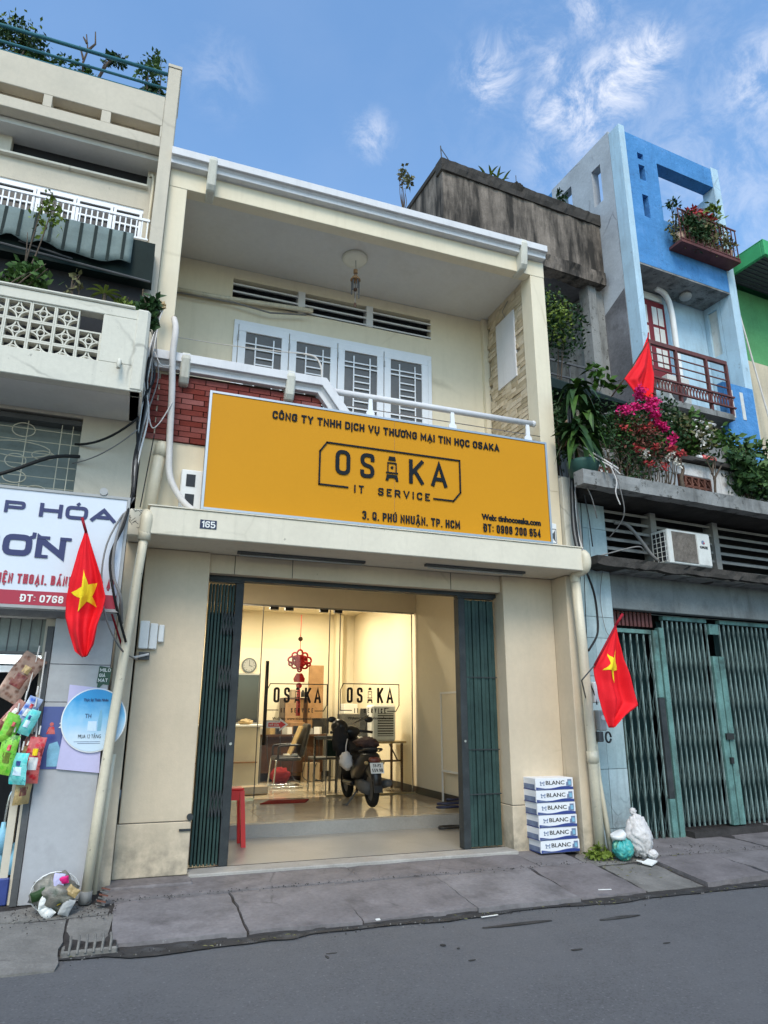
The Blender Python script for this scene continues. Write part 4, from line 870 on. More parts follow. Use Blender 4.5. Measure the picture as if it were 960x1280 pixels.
part('shade', MB().tube([(1.62, 2.6, 3.70), (1.62, 2.6, 3.66), (1.62, 2.6, 3.62)], [.09, .10, .05], 16), 'lampon', pl, True)
lamp('porch_light', (1.62, 2.6, 3.58), 8, .15)

def wall_clock():
    k = thing('wall_clock', 'round dark wall clock at the left of the lit room', 'clock', (2.43, 7.5, 2.5))
    c = (2.47, 7.56, 2.55)
    part('rim', MB().disc((c[0], c[1], c[2]), .155, .035, 28), 'dgrey', k); part('face', MB().disc((c[0], c[1] - .004, c[2]), .125, .003, 28), 'grey', k)
    part('hand', MB().prism([(2.465, 2.55), (2.475, 2.55), (2.475, 2.64), (2.465, 2.64)], 7.548, 7.552, 'y').prism([(2.46, 2.545), (2.535, 2.52), (2.54, 2.53), (2.465, 2.555)], 7.548, 7.552, 'y'), 'black', k)
    for h in range(12):
        a = h * math.pi / 6; part('mark', MB().disc((c[0] + .105 * math.sin(a), c[1] - .006, c[2] + .105 * math.cos(a)), .009, .002, 6), 'black', k)
wall_clock()
# hanging knot ornament
kn = thing('knot_ornament', 'red hanging knot ornament with a long tassel behind the glass door', 'ornament', (2.93, 5.0, 1.65))
kx, ky = 2.93, 5.0
part('cord', MB().tube([(kx, ky, 3.3), (kx, ky, 2.65)], .006, 5), 'red', kn)
part('cord_bead', MB().disc((kx, ky - .01, 2.87), .04, .03, 12), 'wooddark', kn)
def loop(cx, cz, rx, rz, r_, n=14, a0=0): return MB().tube([(cx + rx * math.cos(a0 + 2 * math.pi * i / n), ky + .012 * math.sin(i * 2.2), cz + rz * math.sin(a0 + 2 * math.pi * i / n)) for i in range(n + 1)], r_, 6)
M['knotred'] = mat('dark red cord', (.42, .012, .015), .6, .15, 20)
for (dx, dz, rx, rz) in [(0, 0, .12, .09), (-.14, .02, .07, .055), (.14, .02, .07, .055), (0, .13, .05, .07), (-.09, .10, .05, .05), (.09, .10, .05, .05), (-.09, -.08, .055, .045), (.09, -.08, .055, .045), (0, -.02, .07, .12), (0, -.14, .035, .04), (-.07, .02, .06, .07), (.07, .02, .06, .07), (-.16, -.05, .035, .03), (.16, -.05, .035, .03), (0, .05, .09, .05)]:
    part('cord_loop', loop(kx + dx, 2.48 + dz, rx, rz, .018), 'knotred', kn, True)
part('plaque', MB().disc((kx, ky - .02, 2.48), .075, .03, 16), 'knotred', kn)
part('lower_charm', MB().prism([(kx - .09, 2.12), (kx + .09, 2.12), (kx + .10, 2.18), (kx + .05, 2.27), (kx - .05, 2.27), (kx - .10, 2.18)], ky - .015, ky + .015, 'y').disc((kx, ky - .02, 2.06), .05, .03, 10), 'knotred', kn)
part('tassel', MB().tube([(kx, ky, 2.04), (kx, ky, 1.95), (kx, ky, 1.55)], [.012, .03, .04], 10), 'knotred', kn, True)
# cabinets on the back wall
cb = thing('brown_cabinet', 'tall brown wooden cabinet against the back wall of the shop', 'cabinet', (3.3, 7.2, FZ))
part('body', MB().box(3.15, 3.95, 7.1, 7.58, .331, 1.9), 'wooddark', cb, bevel=.01); part('door', MB().box(3.17, 3.54, 7.08, 7.099, .4, 1.86), 'woodmid', cb); part('door', MB().box(3.56, 3.93, 7.08, 7.099, .4, 1.86), 'wooddark', cb)
bd = thing('tall_board', 'upright light brown board standing behind the hanging knot', 'board', (3.75, 7.3, FZ))
part('panel', MB().box(3.62, 3.93, 7.0, 7.06, .331, 2.55), 'woodmid', bd)
wb = thing('glass_board', 'dark glass partition board at the left of the shop', 'board', (2.2, 6.5, 1.3))
part('panel', MB().box(1.45, 2.50, 6.5, 6.53, 1.42, 2.30), 'screen', wb); part('frame', MB().box(1.42, 2.53, 6.49, 6.54, 2.301, 2.33).box(1.42, 2.53, 6.49, 6.54, 1.39, 1.419).box(2.501, 2.53, 6.49, 6.54, 1.42, 2.30), 'grey', wb)
ct = thing('reception_counter', 'cream reception counter at the left behind the glass', 'counter', (1.9, 5.2, FZ))
part('front', MB().box(1.2, 2.35, 5.3, 5.36, .331, 1.36), 'roomwall', ct, bevel=.008); part('top', MB().box(1.15, 2.40, 5.22, 5.8, 1.361, 1.40), 'whiteplain', ct, bevel=.008); part('shelf', MB().box(1.2, 2.3, 5.18, 5.297, .78, .80), 'woodmid', ct)
hb_ = solo('paper_heap', MB().blob((2.1, 5.4, 1.44), (.12, .08, .05), 3, .4), 'ptan', 'small heap of papers on the cream counter', 'papers')
bx_ = thing('carton', 'flat kraft carton lying on the floor behind the left glass pane', 'carton', (2.2, 5.0, FZ))
part('body', MB().rbox((2.15, 4.75, .40), (.45, .3, .12), (0, 0, .2)), 'kraft', bx_, bevel=.005)
# red door mat
solo('door_mat', MB().prism([(2.05, 3.45), (2.72, 3.45), (2.86, 3.78), (2.24, 3.80)], .3315, .343, 'z'), 'redmat', 'flat dark red mat on the tiles before the glass door', 'mat')
# office chair
ch = thing('office_chair', 'black cantilever office chair turned sideways by the desk', 'chair', (3.0, 5.8, FZ))
def T2(pts, r, m_, par, nm, n=7): part(nm, MB().tube(smoothpath(pts, 4), r, n), m_, par, True)
for dy in (0, .48):
    T2([(2.70, 5.5 + dy, .80), (2.68, 5.5 + dy, .6), (2.66, 5.5 + dy, .36), (2.70, 5.5 + dy, .35), (3.18, 5.5 + dy, .35)], .014, 'chrome', ch, 'sled_leg')
    T2([(2.72, 5.48 + dy, .82), (2.72, 5.48 + dy, 1.0), (2.80, 5.48 + dy, 1.04), (3.12, 5.48 + dy, 1.05)], .018, 'black', ch, 'armrest')
part('cross_bar', MB().tube([(3.18, 5.5, .35), (3.18, 5.98, .35)], .014, 7), 'chrome', ch, True)
part('seat', MB().box(2.68, 3.16, 5.5, 5.98, .78, .86), 'black', ch, bevel=.03)
part('backrest', MB().hexa([(3.10, 5.5, .84), (3.20, 5.5, .84), (3.20, 5.98, .84), (3.10, 5.98, .84), (3.26, 5.53, 1.42), (3.33, 5.53, 1.40), (3.33, 5.95, 1.40), (3.26, 5.95, 1.42)]), 'black', ch, bevel=.025)
solo('white_folder', MB().hexa([(2.96, 5.6, .87), (2.98, 5.6, .87), (2.98, 5.9, .87), (2.96, 5.9, .87), (3.17, 5.6, 1.37), (3.19, 5.6, 1.37), (3.19, 5.9, 1.37), (3.17, 5.9, 1.37)]), 'ptan', 'pale folder leaning on the black office chair', 'folder')
solo('red_bag', MB().blob((2.95, 6.3, .47), (.19, .15, .14), 5, .35, 3), 'redmat', 'red bag on the floor under the office chair', 'bag', True)
solo('white_papers', MB().rbox((3.05, 5.75, .875), (.3, .2, .025), (0, 0, .3)), 'paper', 'white papers on the seat of the office chair', 'papers')
# rear desk
dk_ = thing('work_desk', 'dark work desk covered with gear behind the office chair', 'desk', (3.0, 6.8, FZ))
part('top', MB().box(2.55, 3.9, 6.5, 7.0, 1.16, 1.20), 'wooddark', dk_); part('front_board', MB().box(2.6, 3.85, 6.62, 6.66, .5, 1.159), 'wooddark', dk_)
for x in (2.58, 3.84): part('leg', MB().box(x, x + .04, 6.52, 6.56, .331, 1.159), 'dgrey', dk_)
for k, (x, s_, mm, nm) in enumerate([(2.62, .10, 'grey', 'grey router'), (2.80, .13, 'ptan', 'tan parcel'), (2.97, .09, 'black', 'black adapter'), (3.14, .12, 'whiteplain', 'white parts box'), (3.36, .14, 'black', 'black computer unit'), (3.58, .10, 'grey', 'grey phone dock'), (3.76, .12, 'whiteplain', 'white printer')]):
    solo('desk_clutter', MB().rbox((x, 6.72, 1.2 + s_ * .55), (s_ * 1.3, s_, s_ * 1.1), (0, 0, k * .7)), mm, '%s on the dark work desk behind the office chair' % nm, 'office item')
# folding side chair and small frame table
fc = thing('metal_chair', 'plain metal framed chair between the office chair and the scooter', 'chair', (3.35, 4.7, FZ))
for (x, y) in [(3.12, 4.55), (3.50, 4.55), (3.12, 4.93), (3.50, 4.93)]: part('leg', MB().box(x, x + .03, y, y + .03, .331, .85 if y > 4.7 else 1.22), 'chrome' if x < 3.2 else 'dgrey', fc)
part('seat', MB().box(3.12, 3.53, 4.55, 4.96, .85, .89), 'dgrey', fc, bevel=.01); part('back_rail', MB().box(3.12, 3.53, 4.55, 4.58, 1.17, 1.23), 'dgrey', fc, bevel=.005)
part('brace', MB().box(3.15, 3.50, 4.56, 4.575, .52, .54), 'dgrey', fc); part('back_panel', MB().box(3.33, 3.52, 4.56, 4.575, .9, 1.165), 'tealdark', fc)
# table with monitor and cooler
tb = thing('folding_table', 'light topped table with brown legs behind the scooter', 'table', (4.3, 4.8, FZ))
part('tabletop', MB().box(3.75, 4.74, 4.45, 5.05, 1.10, 1.135), 'ptan', tb, bevel=.005)
for (x, y) in [(4.66, 4.5), (4.66, 5.0), (3.85, 5.0), (3.85, 4.5)]: part('leg', MB().box(x, x + .035, y, y + .035, .331, 1.099), 'wooddark', tb)
part('stretcher', MB().box(3.885, 4.66, 4.51, 4.53, .80, .83), 'wooddark', tb); part('brace', MB().tube([(4.45, 4.52, 1.09), (4.60, 4.52, .82)], .012, 6), 'wooddark', tb)
mo = thing('monitor', 'dark square monitor seen from behind on the table', 'monitor', (4.1, 4.7, 1.14))
part('casing', MB().hexa([(3.95, 4.72, 1.19), (4.22, 4.66, 1.19), (4.23, 4.71, 1.19), (3.96, 4.77, 1.19), (4.0, 4.78, 1.68), (4.27, 4.72, 1.68), (4.28, 4.76, 1.68), (4.01, 4.82, 1.68)]), 'dgrey', mo, bevel=.01)
part('stand', MB().box(4.08, 4.14, 4.74, 4.78, 1.137, 1.22).box(4.02, 4.2, 4.66, 4.84, 1.137, 1.148), 'black', mo)
co = thing('air_cooler', 'white portable air cooler with black slats on the table', 'appliance', (4.35, 4.6, 1.14))
part('casing', MB().box(4.11, 4.55, 4.46, 4.80, 1.136, 1.74), 'whiteplain', co, bevel=.03); part('vent', MB().box(4.21, 4.50, 4.452, 4.459, 1.22, 1.60), 'dgrey', co)
for k in range(9): part('slat', MB().box(4.205, 4.505, 4.440, 4.4515, 1.235 + k * .042, 1.250 + k * .042), 'whiteplain', co)
part('badge', MB().box(4.33, 4.41, 4.455, 4.4595, 1.675, 1.69), 'dgrey', co)
solo('paper_pile', MB().rbox((3.88, 4.75, 1.155), (.22, .3, .035), (0, 0, .1)).rbox((3.9, 4.72, 1.19), (.2, .28, .03), (0, 0, -.15)), 'paper', 'white papers piled on the table beside the monitor', 'papers')
solo('shelf_bottle', MB().tube([(3.5, 7.0, 1.91), (3.5, 7.0, 2.0), (3.5, 7.0, 2.05)], [.04, .04, .015], 8), 'black', 'small black bottle on top of the brown cabinet', 'bottle')
solo('shelf_carton', MB().box(3.3, 3.48, 7.15, 7.4, 1.905, 2.06), 'kraft', 'small kraft carton on top of the brown cabinet', 'carton')
for k, (x, y, z, w_, h_, mm, nm, lb) in enumerate([(2.6, 6.9, .33, .32, .5, 'black', 'computer_tower', 'black computer tower under the dark work desk'), (3.45, 6.45, .33, .3, .35, 'kraft', 'carton', 'brown carton on the floor before the work desk'), (3.7, 6.9, 1.2, .34, .3, 'black', 'monitor', 'small black monitor on the rear work desk'), (2.75, 6.95, 1.2, .30, .26, 'dgrey', 'monitor', 'dark grey screen at the left of the work desk'), (3.25, 6.95, 1.2, .3, .22, 'woodmid', 'carton', 'low brown carton on the work desk'), (4.3, 6.9, .33, .5, 1.25, 'dgrey', 'filing_cabinet', 'dark grey filing cabinet in the right rear corner'), (4.35, 6.9, 1.585, .3, .2, 'paper', 'carton', 'white box on the dark grey filing cabinet')]):
    solo(nm, MB().box(x, x + w_, y, y + (.05 if nm == 'monitor' else .3), z, z + h_), mm, lb, {'monitor': 'monitor', 'carton': 'carton', 'computer_tower': 'computer', 'filing_cabinet': 'cabinet'}[nm], bevel=.008)
for k in range(5): solo('desk_cable', MB().tube(smoothpath([(2.7 + k * .25, 6.48, 1.18), (2.72 + k * .25, 6.44, .8), (2.8 + k * .2, 6.4, .45), (2.9 + k * .22, 6.3, .345)], 4), .009, 5), 'black', 'black cable dangling from the work desk, %s from the left' % ['first', 'second', 'third', 'fourth', 'fifth'][k], 'cable', True)
# leaning white frame by the right wall
fr_ = thing('leaning_frame', 'thin white framed panel leaning on the right wall of the porch', 'frame', (4.7, 2.6, FZ))
part('frame', MB().box(4.70, 4.72, 2.30, 2.33, .331, 1.92).box(4.70, 4.72, 2.92, 2.95, .331, 1.92).box(4.70, 4.72, 2.331, 2.919, 1.89, 1.92).box(4.70, 4.72, 2.331, 2.919, .75, .78), 'whiteplain', fr_)
part('panel', MB().box(4.712, 4.718, 2.331, 2.919, .781, 1.889), 'roomwall', fr_)
solo('hose_coil', MB().tube([(4.45 + .28 * math.cos(a * .5), 1.95 + .10 * math.sin(a * .5), .36 + .012 * a * .3) for a in range(0, 30)], .018, 7), 'numblue', 'dark blue hose coiled on the upper step by the right gate', 'hose', True)
solo('hose_coil', MB().tube([(4.12 + .16 * math.cos(a * .5), 1.45 + .05 * math.sin(a * .5), .20 + .003 * a * .3) for a in range(0, 20)], .016, 7), 'black', 'black hose loop on the lower porch floor by the right gate', 'hose', True)
# red plastic stool
rs = thing('plastic_stool', 'tall red plastic stool just inside the left folded gate', 'stool', (1.26, 1.2, .18))
part('seat', MB().box(1.17, 1.42, 1.12, 1.36, .76, .785), 'red', rs, bevel=.01)
for i, (x, y) in enumerate([(1.17, 1.12), (1.37, 1.12), (1.17, 1.31), (1.37, 1.31)]):
    ox, oy = (-.04 if x < 1.27 else .04), (-.04 if y < 1.2 else .04)
    part('leg', MB().hexa([(x + ox, y + oy, .181), (x + .05 + ox, y + oy, .181), (x + .05 + ox, y + .05 + oy, .181), (x + ox, y + .05 + oy, .181), (x, y, .76), (x + .05, y, .76), (x + .05, y + .05, .76), (x, y + .05, .76)]), 'red', rs)
part('apron', MB().box(1.22, 1.37, 1.125, 1.14, .66, .76).box(1.175, 1.19, 1.17, 1.31, .50, .76).box(1.22, 1.37, 1.34, 1.355, .66, .76), 'red', rs)

# motor scooter, seen from behind
sc = thing('motor_scooter', 'black motor scooter parked with its rear towards the street inside the shop', 'scooter', (3.55, 2.6, FZ))
sdir = math.atan2(1.0, .02); sm = Matrix.Rotation(sdir, 4, 'Z')
def SX(p):   # x forward, y to its left, z up from the floor; leaning a little on its stand
    q = Vector(p); q.y += q.z * .05
    return Vector((3.47, 2.62, FZ - .003)) + sm @ q
def sp(name, mb, m_, smooth=True, bevel=0, parent=None): return part(name, mb, m_, parent or sc, smooth, bevel)
def loft(secs, n=12, e=2.6):     # sections: x, z centre, half width, half height
    mb = MB(SX); vs = []; fs = []
    for (x, zc, hw, hh) in secs:
        for j in range(n):
            a = 2 * math.pi * j / n; c_, s_ = math.cos(a), math.sin(a)
            vs.append((x, hw * math.copysign(abs(c_) ** (2 / e), c_), zc + hh * math.copysign(abs(s_) ** (2 / e), s_)))
    for i in range(len(secs) - 1):
        for j in range(n): fs.append((i * n + j, i * n + (j + 1) % n, (i + 1) * n + (j + 1) % n, (i + 1) * n + j))
    fs += [tuple(range(n))[::-1], tuple(range((len(secs) - 1) * n, len(secs) * n))]
    return mb.add(vs, fs)
def tyre(x, r_, w_): return MB(SX).tube([(x + (r_ - w_) * math.cos(2 * math.pi * i / 24), 0, r_ + (r_ - w_) * math.sin(2 * math.pi * i / 24)) for i in range(25)], w_, 10)
for x in (0.0, 1.22):
    wh = sp('wheel', tyre(x, .26, .048), 'rubber'); part('rim', MB(SX).disc((x, -.02, .26), .17, .04, 20), 'dgrey', wh)
sp('rear_body', loft([(-.22, .62, .06, .05), (-.12, .64, .11, .10), (.05, .60, .15, .15), (.30, .52, .16, .18), (.55, .42, .14, .14)]), 'black')
sp('rear_fender', loft([(-.30, .36, .05, .10), (-.24, .46, .075, .13), (-.10, .50, .085, .10), (.05, .50, .08, .08)]), 'black')
sp('mudflap', MB(SX).hexa([(-.32, -.06, .22), (-.32, .06, .22), (-.30, .06, .22), (-.30, -.06, .22), (-.26, -.06, .5), (-.26, .06, .5), (-.24, .06, .5), (-.24, -.06, .5)]), 'black', False)
sp('engine', loft([(.02, .24, .10, .09), (.25, .26, .13, .10), (.5, .28, .10, .08)]), 'dgrey')
sp('exhaust', MB(SX).tube([(.55, -.12, .20), (.25, -.17, .24), (.0, -.18, .30), (-.26, -.18, .34)], [.02, .045, .055, .05], 10), 'dgrey')
sp('footboard', MB(SX).box(.5, .95, -.16, .16, .24, .30), 'black', False, .02)
sp('leg_shield', loft([(.93, .42, .17, .16), (.99, .62, .20, .20), (1.02, .84, .15, .12)]), 'black')
sp('front_fender', loft([(1.0, .50, .06, .05), (1.2, .56, .08, .05), (1.42, .46, .06, .04)]), 'black')
sp('fork', MB(SX).tube([(1.02, .07, .85), (1.2, .07, .28)], .02, 8).tube([(1.02, -.07, .85), (1.2, -.07, .28)], .02, 8), 'dgrey')
sp('handlebar', MB(SX).tube([(.88, .34, .98), (.96, .16, 1.0), (.98, 0, .98), (.96, -.16, 1.0), (.88, -.34, .98)], .02, 8), 'black')
sp('dashboard', MB(SX).blob((.98, 0, .99), (.12, .16, .09), 3, .05), 'black')
for s_ in (1, -1):
    mi = sp('mirror', MB(SX).blob((.93, s_ * .30, 1.17), (.02, .07, .045), 4, 0), 'black'); part('mirror_stem', MB(SX).tube([(.93, s_ * .24, 1.0), (.93, s_ * .27, 1.13)], .008, 6), 'black', mi)
sp('seat', loft([(-.12, .76, .08, .03), (.05, .78, .13, .045), (.35, .76, .14, .045), (.62, .72, .10, .04)]), 'blackmat')
sp('grab_rail', MB(SX).tube(smoothpath([(.05, .15, .74), (-.18, .12, .78), (-.24, 0, .79), (-.18, -.12, .78), (.05, -.15, .74)], 3), .013, 7), 'black')
tl = sp('tail_light', loft([(-.245, .635, .06, .03), (-.21, .64, .09, .04), (-.15, .65, .08, .04)]), 'pdark')
for s_ in (1, -1): sp('indicator', MB(SX).blob((-.18, s_ * .12, .60), (.03, .03, .025), 1, 0), 'ptan')
pt = sp('licence_plate', MB(SX).hexa([(-.315, -.095, .47), (-.315, .095, .47), (-.305, .095, .47), (-.305, -.095, .47), (-.275, -.095, .605), (-.275, .095, .605), (-.265, .095, .605), (-.265, -.095, .605)]), 'paper', False)
def plate_txt(s, x0, x1, zb, h):
    return text('plate_number', s, x0, x1, zb, h, 0, 'blackprint', pt, bold=.02, depth=.0, fn=lambda X, Z: tuple(SX((-.315 + (Z - .47) * .3 - .002, -X, Z))))
plate_txt('59-P2', -.06, .06, .55, .04); plate_txt('559.98', -.08, .08, .487, .045)
sp('kickstand', MB(SX).tube([(.35, .10, .20), (.28, .28, .02)], .012, 6), 'dgrey')
sp('kickstand_foot', MB(SX).tube([(.28, .28, .015), (.36, .32, .012)], .014, 6), 'dgrey')
solo('folded_raincoat', MB(SX).blob((.15, 0, .86), (.24, .17, .07), 8, .45, 2.6), 'raincoat', 'brown cloth folded over the seat of the scooter', 'raincoat', True)
hm = thing('helmet', 'black helmet with a raised visor resting on the scooter handlebar', 'helmet', tuple(SX((.80, .22, 1.02))))
part('shell', MB(SX).blob((.80, .22, 1.06), (.15, .13, .12), 2, .03, 2, 20, 14), 'black', hm, True)
part('visor', MB(SX).hexa([(.82, .0, 1.10), (.70, .0, 1.12), (.60, -.20, 1.24), (.78, -.24, 1.20), (.82, .0, 1.115), (.70, .0, 1.135), (.60, -.20, 1.25), (.78, -.24, 1.21)]), 'black', hm)
solo('dark_jacket', MB(SX).blob((.62, .26, .86), (.14, .12, .22), 12, .4, 3), 'blackmat', 'dark jacket bundled over the left side of the scooter', 'jacket', True)
bg_ = thing('plastic_bag', 'translucent white plastic bag hanging at the left of the scooter', 'bag', tuple(SX((.35, .28, .5))))
part('body', MB(SX).blob((.35, .26, .60), (.10, .10, .12), 5, .25, 3), 'whitebag', bg_, True)
part('handle', MB(SX).tube([(.35, .26, .70), (.40, .24, .80), (.45, .20, .90)], .008, 5), 'whitebag', bg_)
# ---------------------------------------------------------------- left-hand building
LB = thing('corner_house', 'pale tall house at the left with a planted roof terrace and white balcony', 'building', (-2, 0, .1))
def lp(name, mb, m, bevel=0, smooth=False, parent=None, **k): return part(name, mb, m, parent or LB, smooth, bevel, **k)
XL = -6.0
lp('roof_parapet', MB().box(XL, -.206, -.25, -.10, 8.17, 8.60), 'leftwall', .006)
lp('parapet_beam', MB().box(XL, -.206, -.25, -.10, 7.87, 8.015), 'leftwall', .006)
for (a, b) in [(-3.9, -3.3), (-2.72, -2.62), (-2.1, -2.0), (-1.456, -1.37), (-.86, -.762), (-.225, -.206)]: lp('parapet_post', MB().box(a, b, -.248, -.102, 8.0155, 8.1695), 'leftwall')
lp('corner_pillar', MB().box(-.205, -.064, -.252, .5, 5.3, 9.06), 'leftwall', .006)
lp('pillar_cap', MB().box(-.215, -.055, -.262, .5, 9.061, 9.10), 'leftwall')
lp('terrace_slab', MB().box(XL, -.21, -.098, 6, 7.80, 7.868), 'soffit')
lp('slot_backing', MB().box(XL, -.21, -.095, -.06, 7.9, 8.55), 'leftwall')
lp('terrace_floor', MB().box(XL, -.21, -.03, 6, 8.06, 8.14), 'soffit')
lp('house_side', MB().box(-.20, -.102, .501, 8.5, .1, 8.6), 'leftwall')
lp('rear_wall', MB().box(XL, -.21, .10, .2, 7.25, 7.55).box(-.312, -.21, .10, .2, 6.0, 7.25).box(-.312, -.21, .10, .2, 7.55, 7.8).box(XL, -1.76, .10, .2, 7.55, 7.8), 'leftwall')
lp('wall_ledge', MB().box(XL, -.30, .04, .10, 7.53, 7.556), 'leftwhite')
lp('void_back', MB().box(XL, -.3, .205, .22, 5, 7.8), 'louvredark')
# window band
w0 = lp('window', MB().box(XL, -.312, .115, .15, 7.20, 7.25), 'white')
for k, (a, b) in enumerate([(-2.24, -1.85), (-1.85, -1.43), (-1.43, -1.02), (-1.02, -.63), (-.63, -.314)]):
    lp('casement', MB().box(a + .004, a + .034, .09, .13, 6.3, 7.2).box(b - .034, b - .004, .09, .13, 6.3, 7.2).box(a + .034, b - .034, .09, .13, 7.16, 7.2).box(a + .034, b - .034, .09, .13, 6.98, 7.0), 'white', parent=w0)
    lp('pane', MB().box(a + .034, b - .034, .11, .118, 6.3, 7.16), 'winglass', parent=w0)
lp('floor_slab', MB().box(XL, -.21, -.18, .5, 6.52, 6.60), 'leftwhite')
lp('spout', MB().tube(smoothpath([(-.29, .09, 7.72), (-.25, .06, 7.70), (-.24, .06, 7.5), (-.25, .06, 6.7)], 4), .018, 7), 'pvc', smooth=True)
# white rail of the middle storey
wr = lp('balcony_rail', MB().box(XL, -.22, -.165, -.135, 6.90, 6.93), 'white'); lp('lower_bar', MB().box(XL, -.22, -.165, -.135, 6.655, 6.675), 'white', parent=wr)
for k in range(32): x = -.24 - k * .058; lp('bar', MB().box(x - .007, x + .007, -.157, -.143, 6.6755, 6.8995), 'white', parent=wr)
# teal rail of the roof terrace
tr = lp('roof_rail', MB().tube([(XL, -.2, 8.97), (-.206, -.2, 8.99)], .022, 8), 'tealrail', smooth=True)
lp('middle_bar', MB().tube([(XL, -.2, 8.75), (-.206, -.2, 8.77)], .016, 8), 'tealrail', parent=tr, smooth=True)
lp('low_bar', MB().tube([(XL, -.22, 8.615), (-.206, -.22, 8.62)], .014, 8), 'tealrail', parent=tr, smooth=True)
# lower white balcony with breeze blocks
cx0, cx1, cz0, cz1 = -1.50, -.497, 4.685, 5.165
lp('balcony_wall', MB().box(XL, -.10, -1.0, -.88, 4.43, cz0).box(XL, -.10, -1.0, -.88, cz1, 5.27).box(cx1, -.10, -1.0, -.88, cz0, cz1).box(XL, cx0, -1.0, -.88, cz0, cz1), 'leftwhite', .006)
lp('balcony_end', MB().box(-.22, -.088, -1.012, -.255, 4.43, 5.29), 'leftwhite', .025)
lp('balcony_coping', MB().box(XL, -.23, -1.02, -.86, 5.271, 5.30), 'leftwhite', .01)
lp('balcony_slab', MB().box(XL, -.10, -.879, -.26, 4.43, 4.56), 'soffit')
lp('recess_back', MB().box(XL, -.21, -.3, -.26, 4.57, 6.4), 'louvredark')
lp('drain_spout', MB().tube([(-.31, -.99, 4.70), (-.312, -1.06, 4.69), (-.314, -1.08, 4.60)], .018, 8), 'leftwhite', smooth=True)
bw = (cx1 - cx0) / 5; bh = .193
for i in range(5):
    for j in range(3):
        if i == 4 and j == 2: continue
        x0, z1 = cx0 + i * bw, cz1 - (2 - j) * bh - .0; z0 = z1 - bh
        z0 = max(z0, cz0); xc, zc = x0 + bw / 2, (z1 - bh / 2)
        mb = MB(); y0, y1 = -.985, -.90
        mb.box(x0 + .001, x0 + .014, y0, y1, z0, z1 - .001).box(x0 + bw - .014, x0 + bw - .001, y0, y1, z0, z1 - .001).box(x0 + .014, x0 + bw - .014, y0, y1, z1 - .016, z1 - .001)
        if z0 > cz0 + .01 or j: mb.box(x0 + .014, x0 + bw - .014, y0, y1, z0 + .001, z0 + .014)
        def arc(cx, cz, r_, a0, a1, n=9, t=.012):
            for q in range(n):
                b0, b1 = a0 + (a1 - a0) * q / n, a0 + (a1 - a0) * (q + 1) / n
                P = [(cx + rr_ * math.cos(b_), cz + rr_ * math.sin(b_)) for rr_, b_ in ((r_, b0), (r_ + t, b0), (r_ + t, b1), (r_, b1))]
                if min(p[1] for p in P) < cz0: continue
                mb.prism(P, y0 + .01, y1 - .02, 'y')
        R1 = .075
        for (sx, sz, a0) in ((-1, -1, 0), (1, -1, math.pi / 2), (1, 1, math.pi), (-1, 1, 1.5 * math.pi)):
            arc(xc + sx * (bw / 2 - .012), zc + sz * (bh / 2 - .012), R1, a0, a0 + math.pi / 2)
        arc(xc, zc, .026, 0, 2 * math.pi, 12, .010)
        lp('breeze_block', mb, 'leftwhite')
lp('block_backing', MB().box(cx0, cx1, -.6, -.58, cz0, cz1), 'louvredark')
# lower wall, grille window
lp('lower_wall', MB().box(-.618, -.105, -.25, .0, 3.3, 4.559).box(XL, -.618, -.25, .0, 4.40, 4.559), 'leftwall')
gw = lp('grille_window', MB().box(XL, -.62, -.08, -.06, 3.2, 4.40), 'shutter', label='iron grilled window above the shop sign')
for z in (4.36, 4.24, 4.12, 4.0, 3.88, 3.76, 3.66): lp('bar', MB().tube([(-2.5, -.2, z), (-.63, -.2, z)], .004, 5), 'pvc', parent=gw)
for x in (-.70, -.80, -1.10, -1.42, -1.75): lp('bar', MB().tube([(x, -.2, 3.3), (x, -.2, 4.38)], .005, 5), 'pvc', parent=gw)
for (x, z, a, b) in [(-1.13, 4.22, .10, .07), (-1.15, 4.02, .28, .08), (-.93, 3.98, .10, .045), (-1.16, 3.90, .09, .07), (-1.15, 3.74, .10, .06), (-.95, 3.62, .09, .05), (-1.5, 4.1, .1, .1)]:
    lp('scroll', MB().tube([(x + a * math.cos(t * math.pi / 10), -.208, z + b * math.sin(t * math.pi / 10)) for t in range(21)], .0055, 5), 'pvc', parent=gw, smooth=True)
lp('window_head', MB().box(XL, -.625, -.24, -.1, 4.32, 4.37), 'dgrey')
# shop below
lp('shop_beam', MB().box(XL, -.105, -.42, -.0, 2.40, 2.60), 'sill', .004)
col = lp('marble_column', MB().box(-.60, -.107, -.45, .0, .12, 1.68), 'marble', .003)
lp('marble_tile', MB().box(-.60, -.107, -.452, .0, 1.684, 2.00), 'marble', .003); lp('marble_tile', MB().box(-.60, -.107, -.45, .0, 2.004, 2.398), 'marble', .003)
lp('door_post', MB().box(-.68, -.605, -.40, -.2, .12, 2.398), 'leftwall'); lp('door_post', MB().box(-.655, -.604, -.46, -.401, .12, .125 + 2.2), 'dgrey')
lp('door_jamb', MB().box(-.76, -.70, -.40, -.3, .10, 1.2), 'leftwall')
sh = lp('roller_shutter', MB().box(-2.6, -.69, -.30, -.28, 2.10, 2.398), 'shutter')
for k in range(12): x = -.72 - k * .085; lp('shutter_rib', MB().box(x - .004, x + .004, -.306, -.3005, 2.11, 2.398), 'dgrey', parent=sh)
lp('shutter_foot', MB().box(-2.6, -.66, -.33, -.26, 2.085, 2.11), 'dgrey', parent=sh)
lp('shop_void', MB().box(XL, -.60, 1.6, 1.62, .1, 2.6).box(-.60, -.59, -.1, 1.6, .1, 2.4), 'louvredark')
lp('shop_floor', MB().box(XL, -.62, -.2, 1.6, .08, .12), 'kerbdirt')
tl_ = thing('shop_light', 'bright white lit tube under the shutter of the left shop', 'light', (-1.2, -.3, 2.0))
